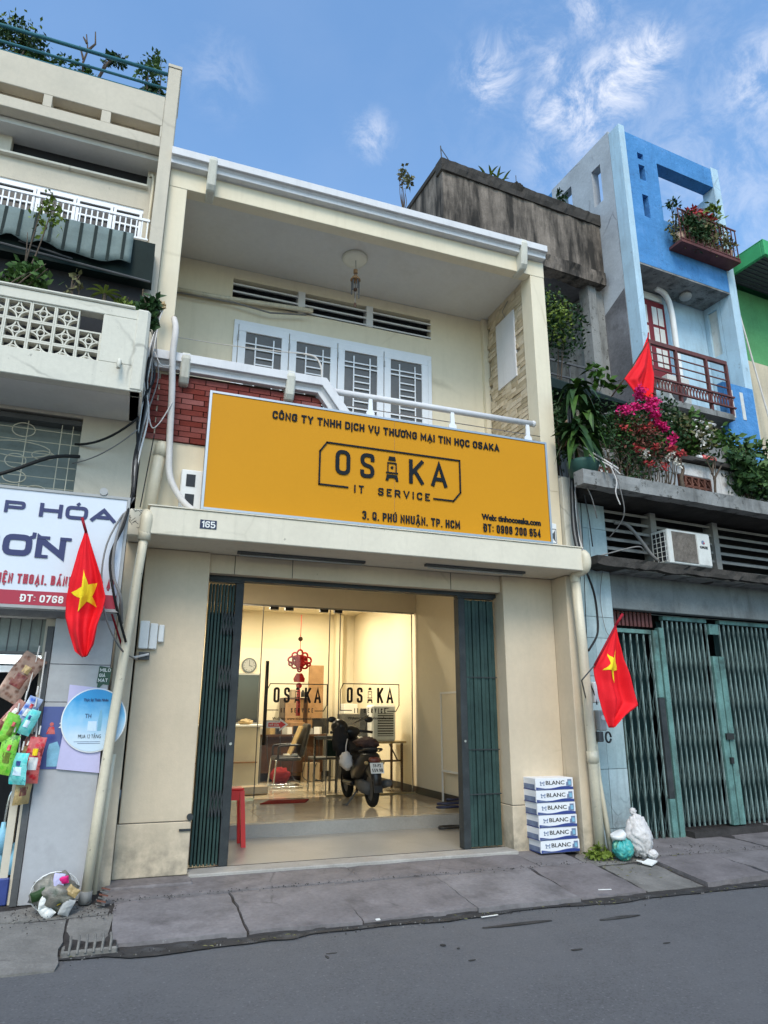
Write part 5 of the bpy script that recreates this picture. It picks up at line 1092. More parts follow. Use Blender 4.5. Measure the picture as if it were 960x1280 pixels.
part('housing', MB().box(-2.4, -.66, -.34, -.24, 2.0, 2.08), 'whiteplain', tl_); part('tube', MB().tube([(-2.4, -.36, 2.04), (-.67, -.36, 2.04)], .018, 8), 'tubeon', tl_)
part('diffuser', MB().box(-2.4, -.68, -.36, -.22, 1.93, 1.985), 'whiteplain', tl_)
lamp('shop_tube', (-1.3, -.5, 1.95), 5, .5, (.85, .95, 1))
# sign of the left shop
ls = thing('grocery_sign', 'white grocery shop sign with navy and crimson lettering at the left', 'sign', (-1.2, -.8, 2.43))
part('panel', MB().box(-3.0, -.115, -.80, -.70, 2.455, 3.445), 'signwhite', ls)
part('frame', MB().box(-.113, -.088, -.81, -.69, 2.43, 3.47).box(-3.0, -.1135, -.81, -.69, 3.446, 3.47).box(-3.0, -.1135, -.81, -.69, 2.43, 2.454), 'grey', ls)
part('crimson_band', MB().box(-3.0, -.116, -.804, -.8005, 2.457, 2.575), 'crimson', ls)
stext('lettering', 'P', -1.085, -.925, 3.235, .105, -.808, 'navy', ls, t=.26, depth=.004)
stext('lettering', 'HÓA', -.815, -.195, 3.222, .122, -.808, 'navy', ls, t=.26, depth=.004, gap=.20)
stext('lettering', 'SƠN', -1.30, -.57, 2.865, .185, -.808, 'navy', ls, t=.27, depth=.004, gap=.16)
for (a, b, z) in [(-.80, -.70, 3.025), (-.62, -.53, 3.025), (-.80, -.70, 2.861)]: part('serif', MB().box(a, b, -.8095, -.8005, z, z + .026), 'navy', ls)
stext('lettering', 'IỆN THOẠI, BÁNH', -1.04, -.475, 2.632, .082, -.808, 'crimson', ls, t=.19, depth=.004)
stext('lettering', 'ẠI', -.205, -.148, 2.632, .082, -.808, 'crimson', ls, t=.19, depth=.004)
stext('lettering', 'ĐT: 0768 0', -.86, -.46, 2.482, .062, -.809, 'paper', ls, t=.20, depth=.004)
sb = part('floodlight', MB().disc((-.32, -.82, 3.50), .035, .06, 14, 'y'), 'grey', ls)
# tarpaulins hanging below the rail
mb = MB(); n = 40; vs = []; fs = []
for i in range(n + 1):
    x = -2.2 + (1.85) * i / n
    for j in range(5):
        t = j / 4; zt = 6.46; zb = 6.10 - .06 * max(0, math.sin((i - 24) / 16 * math.pi)) + (.02 * math.sin(i * .9))
        vs.append((x, -.50 + .016 * math.sin(i * 1.1) * (t + .2) - .03 * t, zt + (zb - zt) * t))
for i in range(n):
    for j in range(4): fs.append((i * 5 + j, i * 5 + j + 1, (i + 1) * 5 + j + 1, (i + 1) * 5 + j))
mb.add(vs, fs)
tp = thing('tarpaulin', 'faded pale teal striped tarpaulin hanging under the white rail', 'tarpaulin', (-1.2, -.5, 6.1))
o = part('sheet', mb, 'tarp', tp, True); md = o.modifiers.new('s', 'SOLIDIFY'); md.thickness = .006
for k in range(13):
    i0 = 2 + k * 3; mb = MB(); x = -2.2 + 1.85 * i0 / n; zb = 6.10 - .06 * max(0, math.sin((i0 - 24) / 16 * math.pi)) + .02 * math.sin(i0 * .9)
    y = -.50 + .02 * math.sin(i0 * 1.1) - .036
    mb.hexa([(x - .012, y, zb + .01), (x + .018, y, zb + .01), (x + .018, y + .003, zb + .01), (x - .012, y + .003, zb + .01), (x - .012, -.508 + .004 * math.sin(i0 * 1.1), 6.45), (x + .018, -.508 + .004 * math.sin(i0 * 1.1), 6.45), (x + .018, -.502, 6.45), (x - .012, -.502, 6.45)])
    part('stripe', mb, 'tarpdark', tp)
solo('dark_tarpaulin', MB().hexa([(-2.4, -.44, 6.0), (-.125, -.44, 5.95), (-.125, -.3, 5.95), (-2.4, -.3, 6.0), (-2.4, -.46, 6.46), (-.13, -.46, 6.42), (-.13, -.2, 6.42), (-2.4, -.2, 6.46)]), 'tarpdark', 'dark green tarpaulin roll behind the striped one', 'tarpaulin')
solo('awning_pole', MB().tube([(-1.55, -.5, 6.02), (-.14, -.5, 5.92)], .012, 6).tube([(-1.4, -.48, 6.1), (-.9, -.48, 6.02)], .01, 6), 'dgrey', 'dark pole along the foot of the tarpaulins', 'pole')

# plants of the balcony and terrace
def potplant(name, label, cat, base, stems, crown, m, lsize, n, seed, group=None, xf=ID, bark='bark', droop=.2):
    t = thing(name, label, cat, base, group, xf=xf); r = random.Random(seed)
    for k in range(stems):
        top = (crown[0] + r.uniform(-.6, .6) * crown[3], crown[1] + r.uniform(-.5, .5) * crown[4], crown[2] + r.uniform(-.2, .8) * crown[5])
        mid = tuple((a + b) / 2 + r.uniform(-.05, .05) for a, b in zip(base, top))
        part('stem', MB(xf).tube(smoothpath([base, mid, top], 4), .012, 6, .003), bark, t, True)
    part('foliage', MB(xf).leaves(crown[:3], crown[3:], n, lsize, seed, droop=droop), m, t)
    return t
g_ = 'plants on the roof terrace at the left'
potplant('terrace_shrub', 'large bushy shrub behind the teal rail at the far left', 'plant', (-1.85, -.05, 8.55), 6, (-1.83, -.02, 8.95, .30, .15, .34), 'leafdark', .055, 1100, 41, g_)
part('foliage', MB().leaves((-1.85, 0, 9.0), (.32, .15, .46), 500, .05, 42), 'leafyel', bpy.data.objects['terrace_shrub'])
potplant('terrace_shrub', 'low leafy trailing shrub along the teal rail', 'plant', (-1.4, -.05, 8.55), 5, (-1.32, -.08, 8.74, .30, .1, .16), 'leaf', .06, 330, 43, g_)
t = potplant('bare_branch', 'upright bare forked branch above the teal rail', 'plant', (-1.12, -.05, 8.55), 1, (-1.1, -.05, 8.78, .12, .08, .18), 'leaf', .05, 110, 44, g_)
for pts in ([(-1.12, -.05, 8.55), (-1.16, -.05, 8.95), (-1.13, -.05, 9.15), (-1.17, -.05, 9.38)], [(-1.13, -.05, 9.15), (-1.06, -.05, 9.28), (-1.08, -.05, 9.46)], [(-1.16, -.05, 9.0), (-1.22, -.05, 9.18)], [(-1.15, -.05, 9.25), (-1.2, -.05, 9.33)]): part('branch', MB().tube(pts, .016, 6, .007), 'bark', t)
t = potplant('terrace_bonsai', 'thick stemmed plant with a dark tuft leaning right', 'plant', (-.98, -.05, 8.55), 1, (-.86, -.05, 9.17, .17, .1, .11), 'leafdark', .055, 300, 45, g_)
part('branch', MB().tube([(-.98, -.05, 8.55), (-.97, -.05, 8.8), (-.9, -.05, 9.05), (-.84, -.05, 9.15)], .022, 7, .012), 'bark', t)
potplant('terrace_bamboo', 'wispy bamboo like plant against the corner pillar', 'plant', (-.36, -.02, 8.55), 7, (-.38, -.02, 9.0, .18, .1, .42), 'leaf', .06, 420, 46, g_)
part('foliage', MB().leaves((-.36, -.02, 8.75), (.13, .1, .17), 330, .055, 47), 'leafdark', bpy.data.objects['terrace_bamboo'])
g_ = 'plants on the white balcony'
potplant('balcony_sapling', 'tall thin sapling with yellow green leaves in front of the tarpaulin', 'plant', (-1.28, -.8, 5.25), 3, (-1.2, -.82, 6.0, .22, .1, .46), 'leafyel', .055, 130, 51, g_)
potplant('balcony_shrub', 'drooping green shrub at the left end of the white balcony', 'plant', (-1.35, -.85, 5.25), 4, (-1.22, -.85, 5.48, .32, .12, .2), 'leaf', .075, 330, 52, g_)
potplant('balcony_twigs', 'sparse twiggy plant with hardly any leaves on the white balcony', 'plant', (-.78, -.9, 5.25), 3, (-.78, -.9, 5.5, .10, .06, .18), 'leafdry', .06, 26, 53, g_)
t = thing('spider_plant', 'small rosette of pointed leaves on the white balcony', 'plant', (-.52, -.9, 5.25), g_)
for k in range(16): part('leaf', MB().strap((-.52, -.92, 5.42), k * .8, .20, .03, .10, .10), 'leafyel', t)
part('stem', MB().tube([(-.52, -.92, 5.27), (-.52, -.92, 5.43)], .014, 6), 'bark', t)
potplant('yellow_shrub', 'round yellowish shrub on the white balcony', 'plant', (-.38, -.9, 5.25), 4, (-.36, -.92, 5.38, .11, .08, .11), 'leafyel', .05, 220, 54, g_)
potplant('corner_shrub', 'dark grassy plant at the right end of the white balcony', 'plant', (-.16, -.85, 5.2), 5, (-.13, -.84, 5.42, .07, .08, .24), 'leafdark', .09, 260, 55, g_)

# hanging snack packets
hg = 'packets hanging at the left shop'
def packet(name, label, pts, w_, m, seed):
    t = thing(name, label, 'packet', pts[-1], hg)
    a, b = Vector(pts[0]), Vector(pts[-1]); L_ = (b - a).length; mid = (a + b) / 2
    ax = (a - b).normalized(); sx = ax.cross(Vector((0, 1, 0))).normalized()
    def X(p): return mid + sx * p[0] + Vector((0, 1, 0)) * p[1] + ax * p[2]
    rot = Matrix.Rotation((seed * 1.7) % 1.2 - .6, 3, 'Z')
    def X(p): p = rot @ Vector(p); return mid + sx * p.x + Vector((0, 1, 0)) * p.y + ax * p.z
    part('body', MB().pouch(X, w_ * 1.15, L_ / 2, .03, seed), m, t, True)
    part('print_band', MB().pouch(X, w_ * .8, L_ / 2, .033, seed, -.42, .12, .002), {'pgreen': 'leafyel', 'pred': 'paper', 'pcyan': 'iceprint', 'pblue': 'paper', 'pdark': 'ptan', 'ptan': 'pdark', 'brownnet': 'pdark'}[m], t, True)
    part('label_spot', MB().pouch(X, w_ * .45, L_ / 2, .036, seed, .2, .5, .003), {'pgreen': 'pred', 'pred': 'yellow', 'pcyan': 'cardblue', 'pblue': 'pred', 'pdark': 'paper', 'ptan': 'pred', 'brownnet': 'ptan'}[m], t, True)
    part('tie', MB().tube([a + Vector((0, 0, .02)), a + Vector((.005, 0, .09))], .007, 5), 'cablewhite', t)
packet('snack_bundle', 'large clear bag of brown snack packs hanging at the top left', [(-.70, -.5, 2.06), (-.90, -.52, 1.70)], .085, 'brownnet', 1)
packet('snack_packet', 'long dark red packet hanging below the clear bag', [(-.74, -.55, 1.68), (-.90, -.55, 1.44)], .05, 'pdark', 2)
packet('snack_packet', 'blue and white packet hanging next to the column', [(-.66, -.56, 1.72), (-.74, -.56, 1.50)], .05, 'pblue', 3)
packet('snack_packet', 'small turquoise packet below the blue and white one', [(-.655, -.58, 1.62), (-.72, -.58, 1.42)], .045, 'pcyan', 4)
packet('snack_packet', 'bright green packet, upper one', [(-.78, -.6, 1.58), (-.86, -.6, 1.36)], .055, 'pgreen', 5)
packet('snack_packet', 'bright green packet, lower one', [(-.78, -.61, 1.42), (-.84, -.61, 1.12)], .055, 'pgreen', 6)
packet('snack_packet', 'bulging turquoise packet at the bottom of the string', [(-.70, -.63, 1.28), (-.71, -.63, 1.04)], .068, 'pcyan', 7)
packet('snack_packet', 'red and white packet hanging lowest beside the blue poster', [(-.60, -.56, 1.40), (-.625, -.56, 1.04)], .055, 'pred', 8)
packet('snack_packet', 'dark packet between the turquoise and the red ones', [(-.64, -.52, 1.42), (-.69, -.52, 1.2)], .05, 'pdark', 9)
packet('snack_packet', 'tan packet at the foot of the string behind the others', [(-.67, -.54, 1.12), (-.66, -.54, .88)], .055, 'ptan', 10)
solo('hanging_string', MB().tube([(-.64, -.5, 2.1), (-.64, -.52, 1.7), (-.62, -.54, 1.4)], .006, 5).tube([(-.70, -.5, 2.08), (-.75, -.55, 1.6), (-.72, -.6, 1.2)], .005, 5), 'cablewhite', 'strings holding the snack packets by the column', 'string')
wt = thing('bottle_stack', 'clear water bottles stacked on a blue crate in the left shop doorway', 'bottles', (-.82, -.2, .12))
for k, (x, z) in enumerate([(-.80, .45), (-.70, .46), (-.79, .62), (-.86, .55)]): part('bottle', MB().tube([(x, -.35, z - .12), (x, -.35, z + .02), (x, -.35, z + .07), (x, -.35, z + .11)], [.05, .05, .02, .018], 10), 'waterprint', wt, True)
part('crate', MB().box(-.95, -.68, -.42, -.15, .12, .32), 'cardblue', wt, bevel=.01)
rk = thing('hand_trolley', 'chrome tube frame standing in the left shop doorway', 'trolley', (-.75, -.3, .12))
part('frame', MB().tube(smoothpath([(-.80, -.3, .13), (-.79, -.3, .8), (-.76, -.3, .97), (-.70, -.3, 1.0), (-.66, -.3, .97)], 4), .010, 6).tube([(-.745, -.3, .13), (-.735, -.3, .93)], .008, 6), 'chrome', rk, True)

# posters on the marble column
ps = thing('blue_poster', 'royal blue poster on the grey marble column', 'poster', (-.45, -.455, 1.14))
part('sheet', MB().box(-.60, -.30, -.4565, -.453, 1.14, 1.645), 'royal', ps); stext('number', '2', -.46, -.43, 1.47, .045, -.4605, 'paper', ps, t=.24, depth=.003)
part('figure', MB().disc((-.52, -.459, 1.50), .016, .002, 12).prism([(-.555, 1.42), (-.485, 1.42), (-.50, 1.48), (-.54, 1.48)], -.459, -.457, 'y'), 'pred', ps)
part('product_print', MB().prism([(-.52, 1.16), (-.44, 1.16), (-.43, 1.30), (-.46, 1.36), (-.52, 1.34), (-.53, 1.28)], -.459, -.457, 'y'), 'waterprint', ps)
ps = thing('lilac_board', 'pale lilac card board behind the round advert', 'poster', (-.25, -.46, 1.1))
part('upper_sheet', MB().prism([(-.42, 1.50), (-.12, 1.50), (-.12, 1.80), (-.42, 1.83)], -.463, -.458, 'y'), 'lilac', ps); part('lower_sheet', MB().prism([(-.44, 1.14), (-.10, 1.10), (-.12, 1.48), (-.42, 1.50)], -.469, -.464, 'y'), 'lilac', ps)
ps = thing('green_sticker', 'small dark green speech bubble sticker above the round advert', 'sticker', (-.16, -.46, 1.84))
part('bubble', MB().prism([(-.205, 1.845), (-.10, 1.83), (-.09, 1.98), (-.195, 1.995)], -.457, -.453, 'y').prism([(-.195, 1.846), (-.15, 1.838), (-.20, 1.78)], -.457, -.453, 'y'), 'milogreen', ps)
stext('lettering', 'MILO', -.188, -.10, 1.945, .03, -.4605, 'paper', ps, t=.17, depth=.003); stext('lettering', 'GIÁ', -.19, -.14, 1.90, .028, -.4605, 'paper', ps, t=.17, depth=.003); stext('lettering', 'MAT', -.195, -.115, 1.857, .03, -.4605, 'paper', ps, t=.17, depth=.003)
ad = thing('round_advert', 'round sky blue drink advert behind the drain pipe', 'poster', (-.165, -.49, 1.31))
adc = (-.19, -.485, 1.535)
part('disc', MB().disc(adc, .268, .006, 56, 'y', .262), 'whiteplain', ad)
def adfill():
    m = bpy.data.materials.new('advert print'); m.use_nodes = True; n = m.node_tree; b = n.nodes['Principled BSDF']; b.inputs['Roughness'].default_value = .4
    t = n.nodes.new('ShaderNodeTexCoord'); s = n.nodes.new('ShaderNodeSeparateXYZ'); n.links.new(t.outputs['Generated'], s.inputs[0])
    nz_ = n.nodes.new('ShaderNodeTexNoise'); nz_.inputs['Scale'].default_value = 6; n.links.new(t.outputs['Generated'], nz_.inputs['Vector'])
    ad_ = n.nodes.new('ShaderNodeMath'); ad_.operation = 'MULTIPLY_ADD'; ad_.inputs[1].default_value = .35; n.links.new(nz_.outputs['Fac'], ad_.inputs[0]); n.links.new(s.outputs['Z'], ad_.inputs[2])
    r = n.nodes.new('ShaderNodeValToRGB'); e = r.color_ramp.elements; e[0].position = .35; e[0].color = (.55, .66, .74, 1); e[1].position = 1.05; e[1].color = (.03, .30, .60, 1)
    x = r.color_ramp.elements.new(.75); x.color = (.22, .50, .72, 1); n.links.new(ad_.outputs[0], r.inputs[0]); n.links.new(r.outputs[0], b.inputs['Base Color']); return m
part('printed_face', MB().disc((adc[0], adc[1] - .0035, adc[2]), .258, .003, 56, 'y', .252), adfill(), ad)
text('lettering', 'Thực Sự Thiên Nhiên', -.29, -.09, 1.69, .024, -.491, 'navy', ad, bold=.02, depth=.002)
text('lettering', 'TH', -.265, -.215, 1.55, .036, -.491, 'navy', ad, bold=.0, depth=.002)
text('lettering', 'MUA 12 TẶNG', -.30, -.12, 1.385, .030, -.491, 'blackprint', ad, bold=.0, depth=.002)
for k in range(2): part('small_print', MB().box(-.33 + k * .03, -.12, -.4905, -.489, 1.355 - k * .014, 1.359 - k * .014), 'cardgrey', ad)
part('bottle_print', MB().prism([(-.155, 1.445), (-.125, 1.445), (-.125, 1.56), (-.135, 1.62), (-.145, 1.62), (-.155, 1.56)], -.4905, -.489, 'y'), 'waterprint', ad)
part('carton_print', MB().box(-.235, -.165, -.4905, -.489, 1.445, 1.525), 'iceprint', ad)
# ---------------------------------------------------------------- right-hand plots (turned with the street)
def RB(): return MB(RL)
RS = thing('shuttered_house', 'old house on the right with teal folding gates and a planted terrace slab', 'building', (2, 0, .1), xf=RL)
def rp(name, mb, m, bevel=0, smooth=False, parent=None, **k): return part(name, mb, m, parent or RS, smooth, bevel, **k)
rp('pilaster', RB().box(-.04, .685, .02, .4, .12, 4.23), 'joint')
zt = [.12, .34, .98, 1.55, 2.04, 2.50, 2.76, 3.36, 3.90, 4.23]; 
for i in range(len(zt) - 1):
    for (a, b) in ((-.035, .395), (.401, .683)):
        if i == 4: a, b = (-.035, .36) if a < 0 else (.366, .683)
        rp('pilaster_tile', RB().box(a, b, -.002 + rnd.uniform(-.003, .003), .02, zt[i] + .004, zt[i + 1] - .002), 'pilblue')
rp('pilaster_side', RB().box(.6835, .70, .021, .2, .12, 3.1), 'slabgrey')
rp('party_column', MB().box(4.99, 5.19, -.22, .0, 3.46, 4.50), 'leftwhite', .01)
rp('lintel', RB().box(.69, 7.6, .02, .14, 2.89, 3.34), 'lintelshade', .008)
rp('lintel_underside', RB().box(.69, 7.6, .1405, .30, 2.90, 3.0), 'louvredark')  # shading under the beam, put in as a near-black colour
def rough(u0, u1, v0, v1, z0, z1, nu=60, amp=.03, seed=0, nz_=3):     # broken-edged beam
    mb = RB(); vs = []; fs = []; sec = [(v0, z0), (v0, (z0 + z1) / 2), (v0, z1), (v1, z1), (v1, z0)]; k = len(sec)
    for i in range(nu + 1):
        u = u0 + (u1 - u0) * i / nu
        for j, (v, z) in enumerate(sec):
            d = noise.noise(Vector((u * 3.1, j * 2.3, seed))) * amp + noise.noise(Vector((u * 11, j * 5.1, seed + 4))) * amp * .6
            vs.append((u, v + (d if j < 3 else 0), z + (d * .9 if j in (0, 1, 4) else d * .4)))
    for i in range(nu):
        for j in range(k): fs.append((i * k + j, i * k + (j + 1) % k, (i + 1) * k + (j + 1) % k, (i + 1) * k + j))
    fs += [tuple(range(k))[::-1], tuple(range(nu * k, nu * k + k))]; return mb.add(vs, fs)
rp('ledge', rough(.22, 7.6, -.34, .15, 3.345, 3.46, 90, .045, 3), 'concretedk')
rp('ledge_body', RB().box(.70, 7.6, -.26, .15, 3.335, 3.44), 'slabgrey')
# louvred band
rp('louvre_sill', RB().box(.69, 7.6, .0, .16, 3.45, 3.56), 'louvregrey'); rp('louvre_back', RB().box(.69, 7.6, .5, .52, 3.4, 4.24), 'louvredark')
for i, (a, b) in enumerate([(.69, 1.48), (1.58, 2.66), (2.78, 4.1), (4.2, 5.6)]):
    for k in range(5):
        z = 3.66 + k * .125
        rp('louvre', RB().hexa([(a, .03, z), (b, .03, z), (b, .15, z + .05), (a, .15, z + .05), (a, .03, z + .035), (b, .03, z + .035), (b, .15, z + .085), (a, .15, z + .085)]), 'louvregrey')
    rp('louvre_post', RB().box(b, b + (.1 if i < 2 else .1), -.01, .16, 3.561, 4.24), 'louvregrey')
# terrace slab
rp('slab_face', rough(-.16, 7.6, -.62, -.45, 4.245, 4.43, 110, .014, 9), 'slabgrey')
rp('terrace_slab', RB().box(.20, 7.6, -.46, 3.0, 4.26, 4.42), 'concretedk')
rp('terrace_side', RB().box(.04, .19, .1, 2.8, 4.24, 4.6), 'leftwhite')
# folding gates
def fold(name, u0, u1, n_, z0, z1, post, label=None):
    g = rp(name, RB().box(u0, u1, .13, .20, z1 - .05, z1), 'teal2', label=label)
    part('backing', RB().box(u0, u1, .26, .27, z0 + .12, z1 - .06), 'tealdark', g)
    st_ = (u1 - u0) / n_
    for k in range(n_ + 1):
        u = u0 + k * st_
        part('slat', RB().box(u - .008, u + .008, .145, .165, z0 + .02, z1 - .06), 'teal3', g)
    mb = RB(); rows = int((z1 - z0 - .2) / .42)
    for r_ in range(rows):
        za = z0 + .06 + r_ * (z1 - z0 - .2) / rows; zb = za + (z1 - z0 - .2) / rows
        for k in range(n_):
            u = u0 + k * st_
            for (p, q, v) in ((u, u + st_, .133), (u + st_, u, .180)):
                mb.hexa([(p - .0032, v, za), (p + .0032, v, za), (p + .0032, v + .006, za), (p - .0032, v + .006, za), (q - .0032, v, zb), (q + .0032, v, zb), (q + .0032, v + .006, zb), (q - .0032, v + .006, zb)])
    part('lattice', mb, 'lattice', g, kind='stuff')
    return g
fold('folding_gate', .74, 1.42, 6, .10, 2.66, 0, 'narrow left leaf of the teal folding gate')
g2 = fold('folding_gate', 1.66, 2.46, 9, .24, 2.86, 0, 'middle leaf of the teal folding gate')
g3 = fold('folding_gate', 2.72, 4.6, 20, .22, 2.86, 0, 'right leaf of the teal folding gate')
rp('gate_post', RB().box(1.44, 1.53, .12, .20, .60, 1.80), 'gatedark'); rp('gate_post', RB().box(1.44, 1.53, .12, .20, .10, .597), 'teal2', .004); rp('gate_post', RB().box(1.44, 1.53, .12, .20, 1.803, 2.66), 'teal2', .004)
rp('gate_post', RB().box(1.56, 1.64, .12, .20, .10, 2.70), 'teal2', .004)
rp('gate_post', RB().box(2.48, 2.58, .11, .19, .24, 2.36), 'teal2', .006); rp('gate_post', RB().box(2.60, 2.70, .11, .19, .24, 2.36), 'teal2', .006)
rp('gate_post', RB().box(2.50, 2.68, .13, .19, 2.66, 2.80), 'teal2')
rp('lock', RB().box(2.52, 2.66, .085, .109, 1.28, 1.36), 'black'); rp('lock', RB().box(2.545, 2.60, .085, .109, .98, 1.06), 'black')
for k in range(11): rp('reed', RB().box(.76 + k * .068, .80 + k * .068, .15, .17, 2.70, 2.89), 'maroon')
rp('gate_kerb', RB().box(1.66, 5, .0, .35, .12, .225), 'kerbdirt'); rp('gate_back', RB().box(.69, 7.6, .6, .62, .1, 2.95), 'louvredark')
for (a, b, z) in [(3.0, 3.6, .235), (3.63, 4.4, .24)]: rp('entry_step', RB().box(a, b, -.12, .12, .15, z), 'pave', .01)
# air conditioner
ac = thing('air_conditioner', 'dirty white outdoor air conditioner unit on the mouldy ledge', 'air conditioner', (1.75, -.3, 3.5), xf=RL)
part('casing', RB().box(1.40, 2.16, -.345, -.06, 3.47, 3.93), 'acwhite', ac, bevel=.012)
part('fin_panel', RB().box(1.475, 1.90, -.352, -.346, 3.50, 3.90), 'acrust', ac)
for k in range(17): part('fin', RB().box(1.48 + k * .0245, 1.486 + k * .0245, -.357, -.3525, 3.505, 3.895), 'acrust', ac)
part('front_cover', RB().box(1.915, 2.15, -.353, -.346, 3.49, 3.91), 'acwhite', ac, bevel=.003)
part('side_grille', RB().box(1.392, 1.3995, -.31, -.10, 3.50, 3.90), 'louvredark', ac)
for k in range(7): part('grille_bar', RB().box(1.384, 1.3915, -.32, -.09, 3.50 + k * .065, 3.508 + k * .065), 'acwhite', ac)
for k in range(4): part('grille_bar', RB().box(1.378, 1.3835, -.315 + k * .072, -.307 + k * .072, 3.49, 3.91), 'acwhite', ac)
part('emblem', RB().disc((2.02, -.3565, 3.80), .028, .003, 14), 'cardgrey', ac); part('emblem', RB().disc((2.035, -.3595, 3.79), .014, .0025, 10), 'pred', ac)
text('lettering', 'GREE', 1.955, 2.10, 3.715, .035, -.3565, 'blackprint', ac, bold=.03, depth=.003, xf=RL)
part('bracket', RB().box(1.5, 1.54, -.30, .0, 3.44, 3.469), 'dgrey', ac); part('bracket', RB().box(2.02, 2.06, -.30, .0, 3.44, 3.469), 'dgrey', ac)
solo('refrigerant_pipe', RB().tube(smoothpath([(.86, .02, 4.03), (1.0, -.06, 4.0), (1.15, -.12, 3.8), (1.28, -.16, 3.6), (1.42, -.15, 3.52)], 5), .024, 8), 'cablegrey', 'grey lagged pipe bending down to the air conditioner', 'pipe', True)
# terrace wall with breeze blocks
rp('terrace_wall', RB().box(.22, .62, -.34, -.24, 4.425, 4.90).box(.9, 1.72, -.34, -.24, 4.425, 4.93).box(1.72, 2.36, -.34, -.24, 4.74, 4.93).box(2.36, 7.6, -.34, -.24, 4.425, 4.93), 'plaster', .01)
rp('terrace_wall', RB().box(.62, .9, -.34, -.24, 4.74, 4.92), 'plaster')
rp('terrace_coping', rough(1.35, 3.3, -.42, -.18, 4.935, 5.0, 30, .03, 5), 'concretedk')
for (a, b, n_) in ((.33, .61, 3), (1.74, 2.34, 5)):
    z0 = 4.47 if a < 1 else 4.44; rp('block_back', RB().box(a - .1, b + .02, -.20, -.19, 4.43, 4.74), 'louvredark')
    for i in range(n_):
        for j in range(2):
            w_ = (b - a) / n_; u, z = a + i * w_, z0 + j * .145; mb = RB(); v0, v1 = -.35, -.29
            mb.box(u, u + w_, v0, v1, z, z + .012).box(u, u + w_, v0, v1, z + .128, z + .14).box(u, u + .012, v0, v1, z + .012, z + .128).box(u + w_ - .012, u + w_, v0, v1, z + .012, z + .128)
            for d in (1, -1):
                p0 = (u + .01, z + .07 - d * .06); p1 = (u + w_ - .01, z + .07 + d * .06)
                mb.prism([(p0[0], p0[1] - .008), (p1[0], p1[1] - .008), (p1[0], p1[1] + .008), (p0[0], p0[1] + .008)], v0 + .01 * d + .01, v1 - .012, 'y')
            rp('breeze_block', mb, 'claybrown')
# floors above the terrace, set back: mouldy concrete
CH = thing('concrete_house', 'mould blackened concrete storeys set back above the terrace', 'building', (2, 3, 4.5), xf=RL)
def cp(name, mb, m, bevel=0, **k): return part(name, mb, m, CH, False, bevel, **k)
mb = RB(); nu = 26; vs = []; fs = []
cp('roof_parapet', RB().box(.0, 3.885, 2.8, 2.98, 10.46, 11.74), 'concrete')
cp('parapet_cap', rough(-.04, 3.89, 2.76, 3.0, 11.72, 12.0, 50, .05, 12), 'concretedk')
cp('side_parapet', RB().box(.0, .16, 2.981, 8.0, 8.0, 11.9), 'concrete'); cp('side_cap', RB().box(-.03, .18, 3.01, 8.0, 11.901, 12.0), 'concretedk')
cp('broken_beam', rough(.0, 3.80, 2.68, 2.97, 10.16, 10.47, 60, .07, 21), 'concrete')
cp('recess_ceiling', RB().box(.02, 3.88, 2.98, 5.0, 10.25, 10.4), 'greydark')
cp('pillar', RB().box(3.42, 3.62, 2.82, 3.1, 4.42, 10.17), 'slabgrey'); cp('end_wall', RB().box(3.62, 3.888, 2.9, 5.0, 4.42, 10.17), 'slabgrey')
cp('left_wall', RB().box(.0, .16, 2.85, 5, 4.42, 10.2), 'slabgrey')
cp('rear_wall', RB().box(.16, 3.61, 4.6, 4.7, 4.42, 10.25), 'greywall')
cp('door_frame', RB().box(3.0, 3.08, 4.50, 4.59, 7.6, 10.0).box(3.9, 3.6, 4.5, 4.59, 7.6, 10).box(2.2, 3.0, 4.50, 4.59, 9.9, 10.0), 'acwhite')
cp('floor_slab', RB().box(.0, 3.88, 2.7, 5, 7.2, 7.45), 'slabgrey')
cp('iron_rail', RB().box(.2, 3.5, 2.72, 2.75, 8.10, 8.14).box(.2, 3.5, 2.72, 2.75, 7.80, 7.83), 'dgrey')
for k in range(3): cp('rail_post', RB().box(.9 + k * .9, .93 + k * .9, 2.755, 2.785, 7.45, 8.14), 'dgrey')
cp('rebar', MB(RL).tube([(.02, 2.85, 11.98), (.0, 2.85, 12.35)], .012, 5).tube([(.0, 2.85, 12.3), (.2, 2.85, 12.05)], .01, 5), 'dgrey')
cp('rebar', MB(RL).tube([(1.78, 2.85, 11.98), (1.78, 2.85, 12.32)], .008, 5), 'dgrey')
cp('rubble', RB().blob((1.85, 2.9, 12.02), (.16, .1, .16), 3, .5, 3), 'concretedk')
cn = thing('dark_canopy', 'dark green cloth canopy above the potted plants', 'canopy', (1.4, 1.0, 6.2), xf=RL)
part('sheet', RB().hexa([(.25, .9, 6.35), (2.3, .9, 6.35), (2.3, 2.7, 6.75), (.25, 2.7, 6.85), (.25, .92, 6.62), (2.3, .92, 6.46), (2.3, 2.7, 6.95), (.25, 2.7, 7.0)]), 'tarpdark', cn, bevel=.04)
cn = thing('corrugated_canopy', 'small corrugated sheet canopy under the maroon balcony', 'canopy', (3, 1.2, 6.5), xf=RL)
for k in range(22): part('rib', RB().tube([(2.3 + k * .105, 1.15, 6.55), (2.35 + k * .105, 1.9, 6.98)], .028, 6), 'plaster', cn)
part('edge_beam', RB().box(2.25, 4.7, 1.2, 1.24, 6.45, 6.52), 'wooddark', cn)
solo('canopy_post', RB().tube([(3.55, .9, 4.5), (3.38, 1.15, 6.5)], .035, 8), 'plaster', 'slanting pale post under the corrugated canopy', 'post', True)
rp('storey_wall', RB().box(.16, 7.6, 2.0, 2.1, 4.42, 6.3), 'slabgrey')

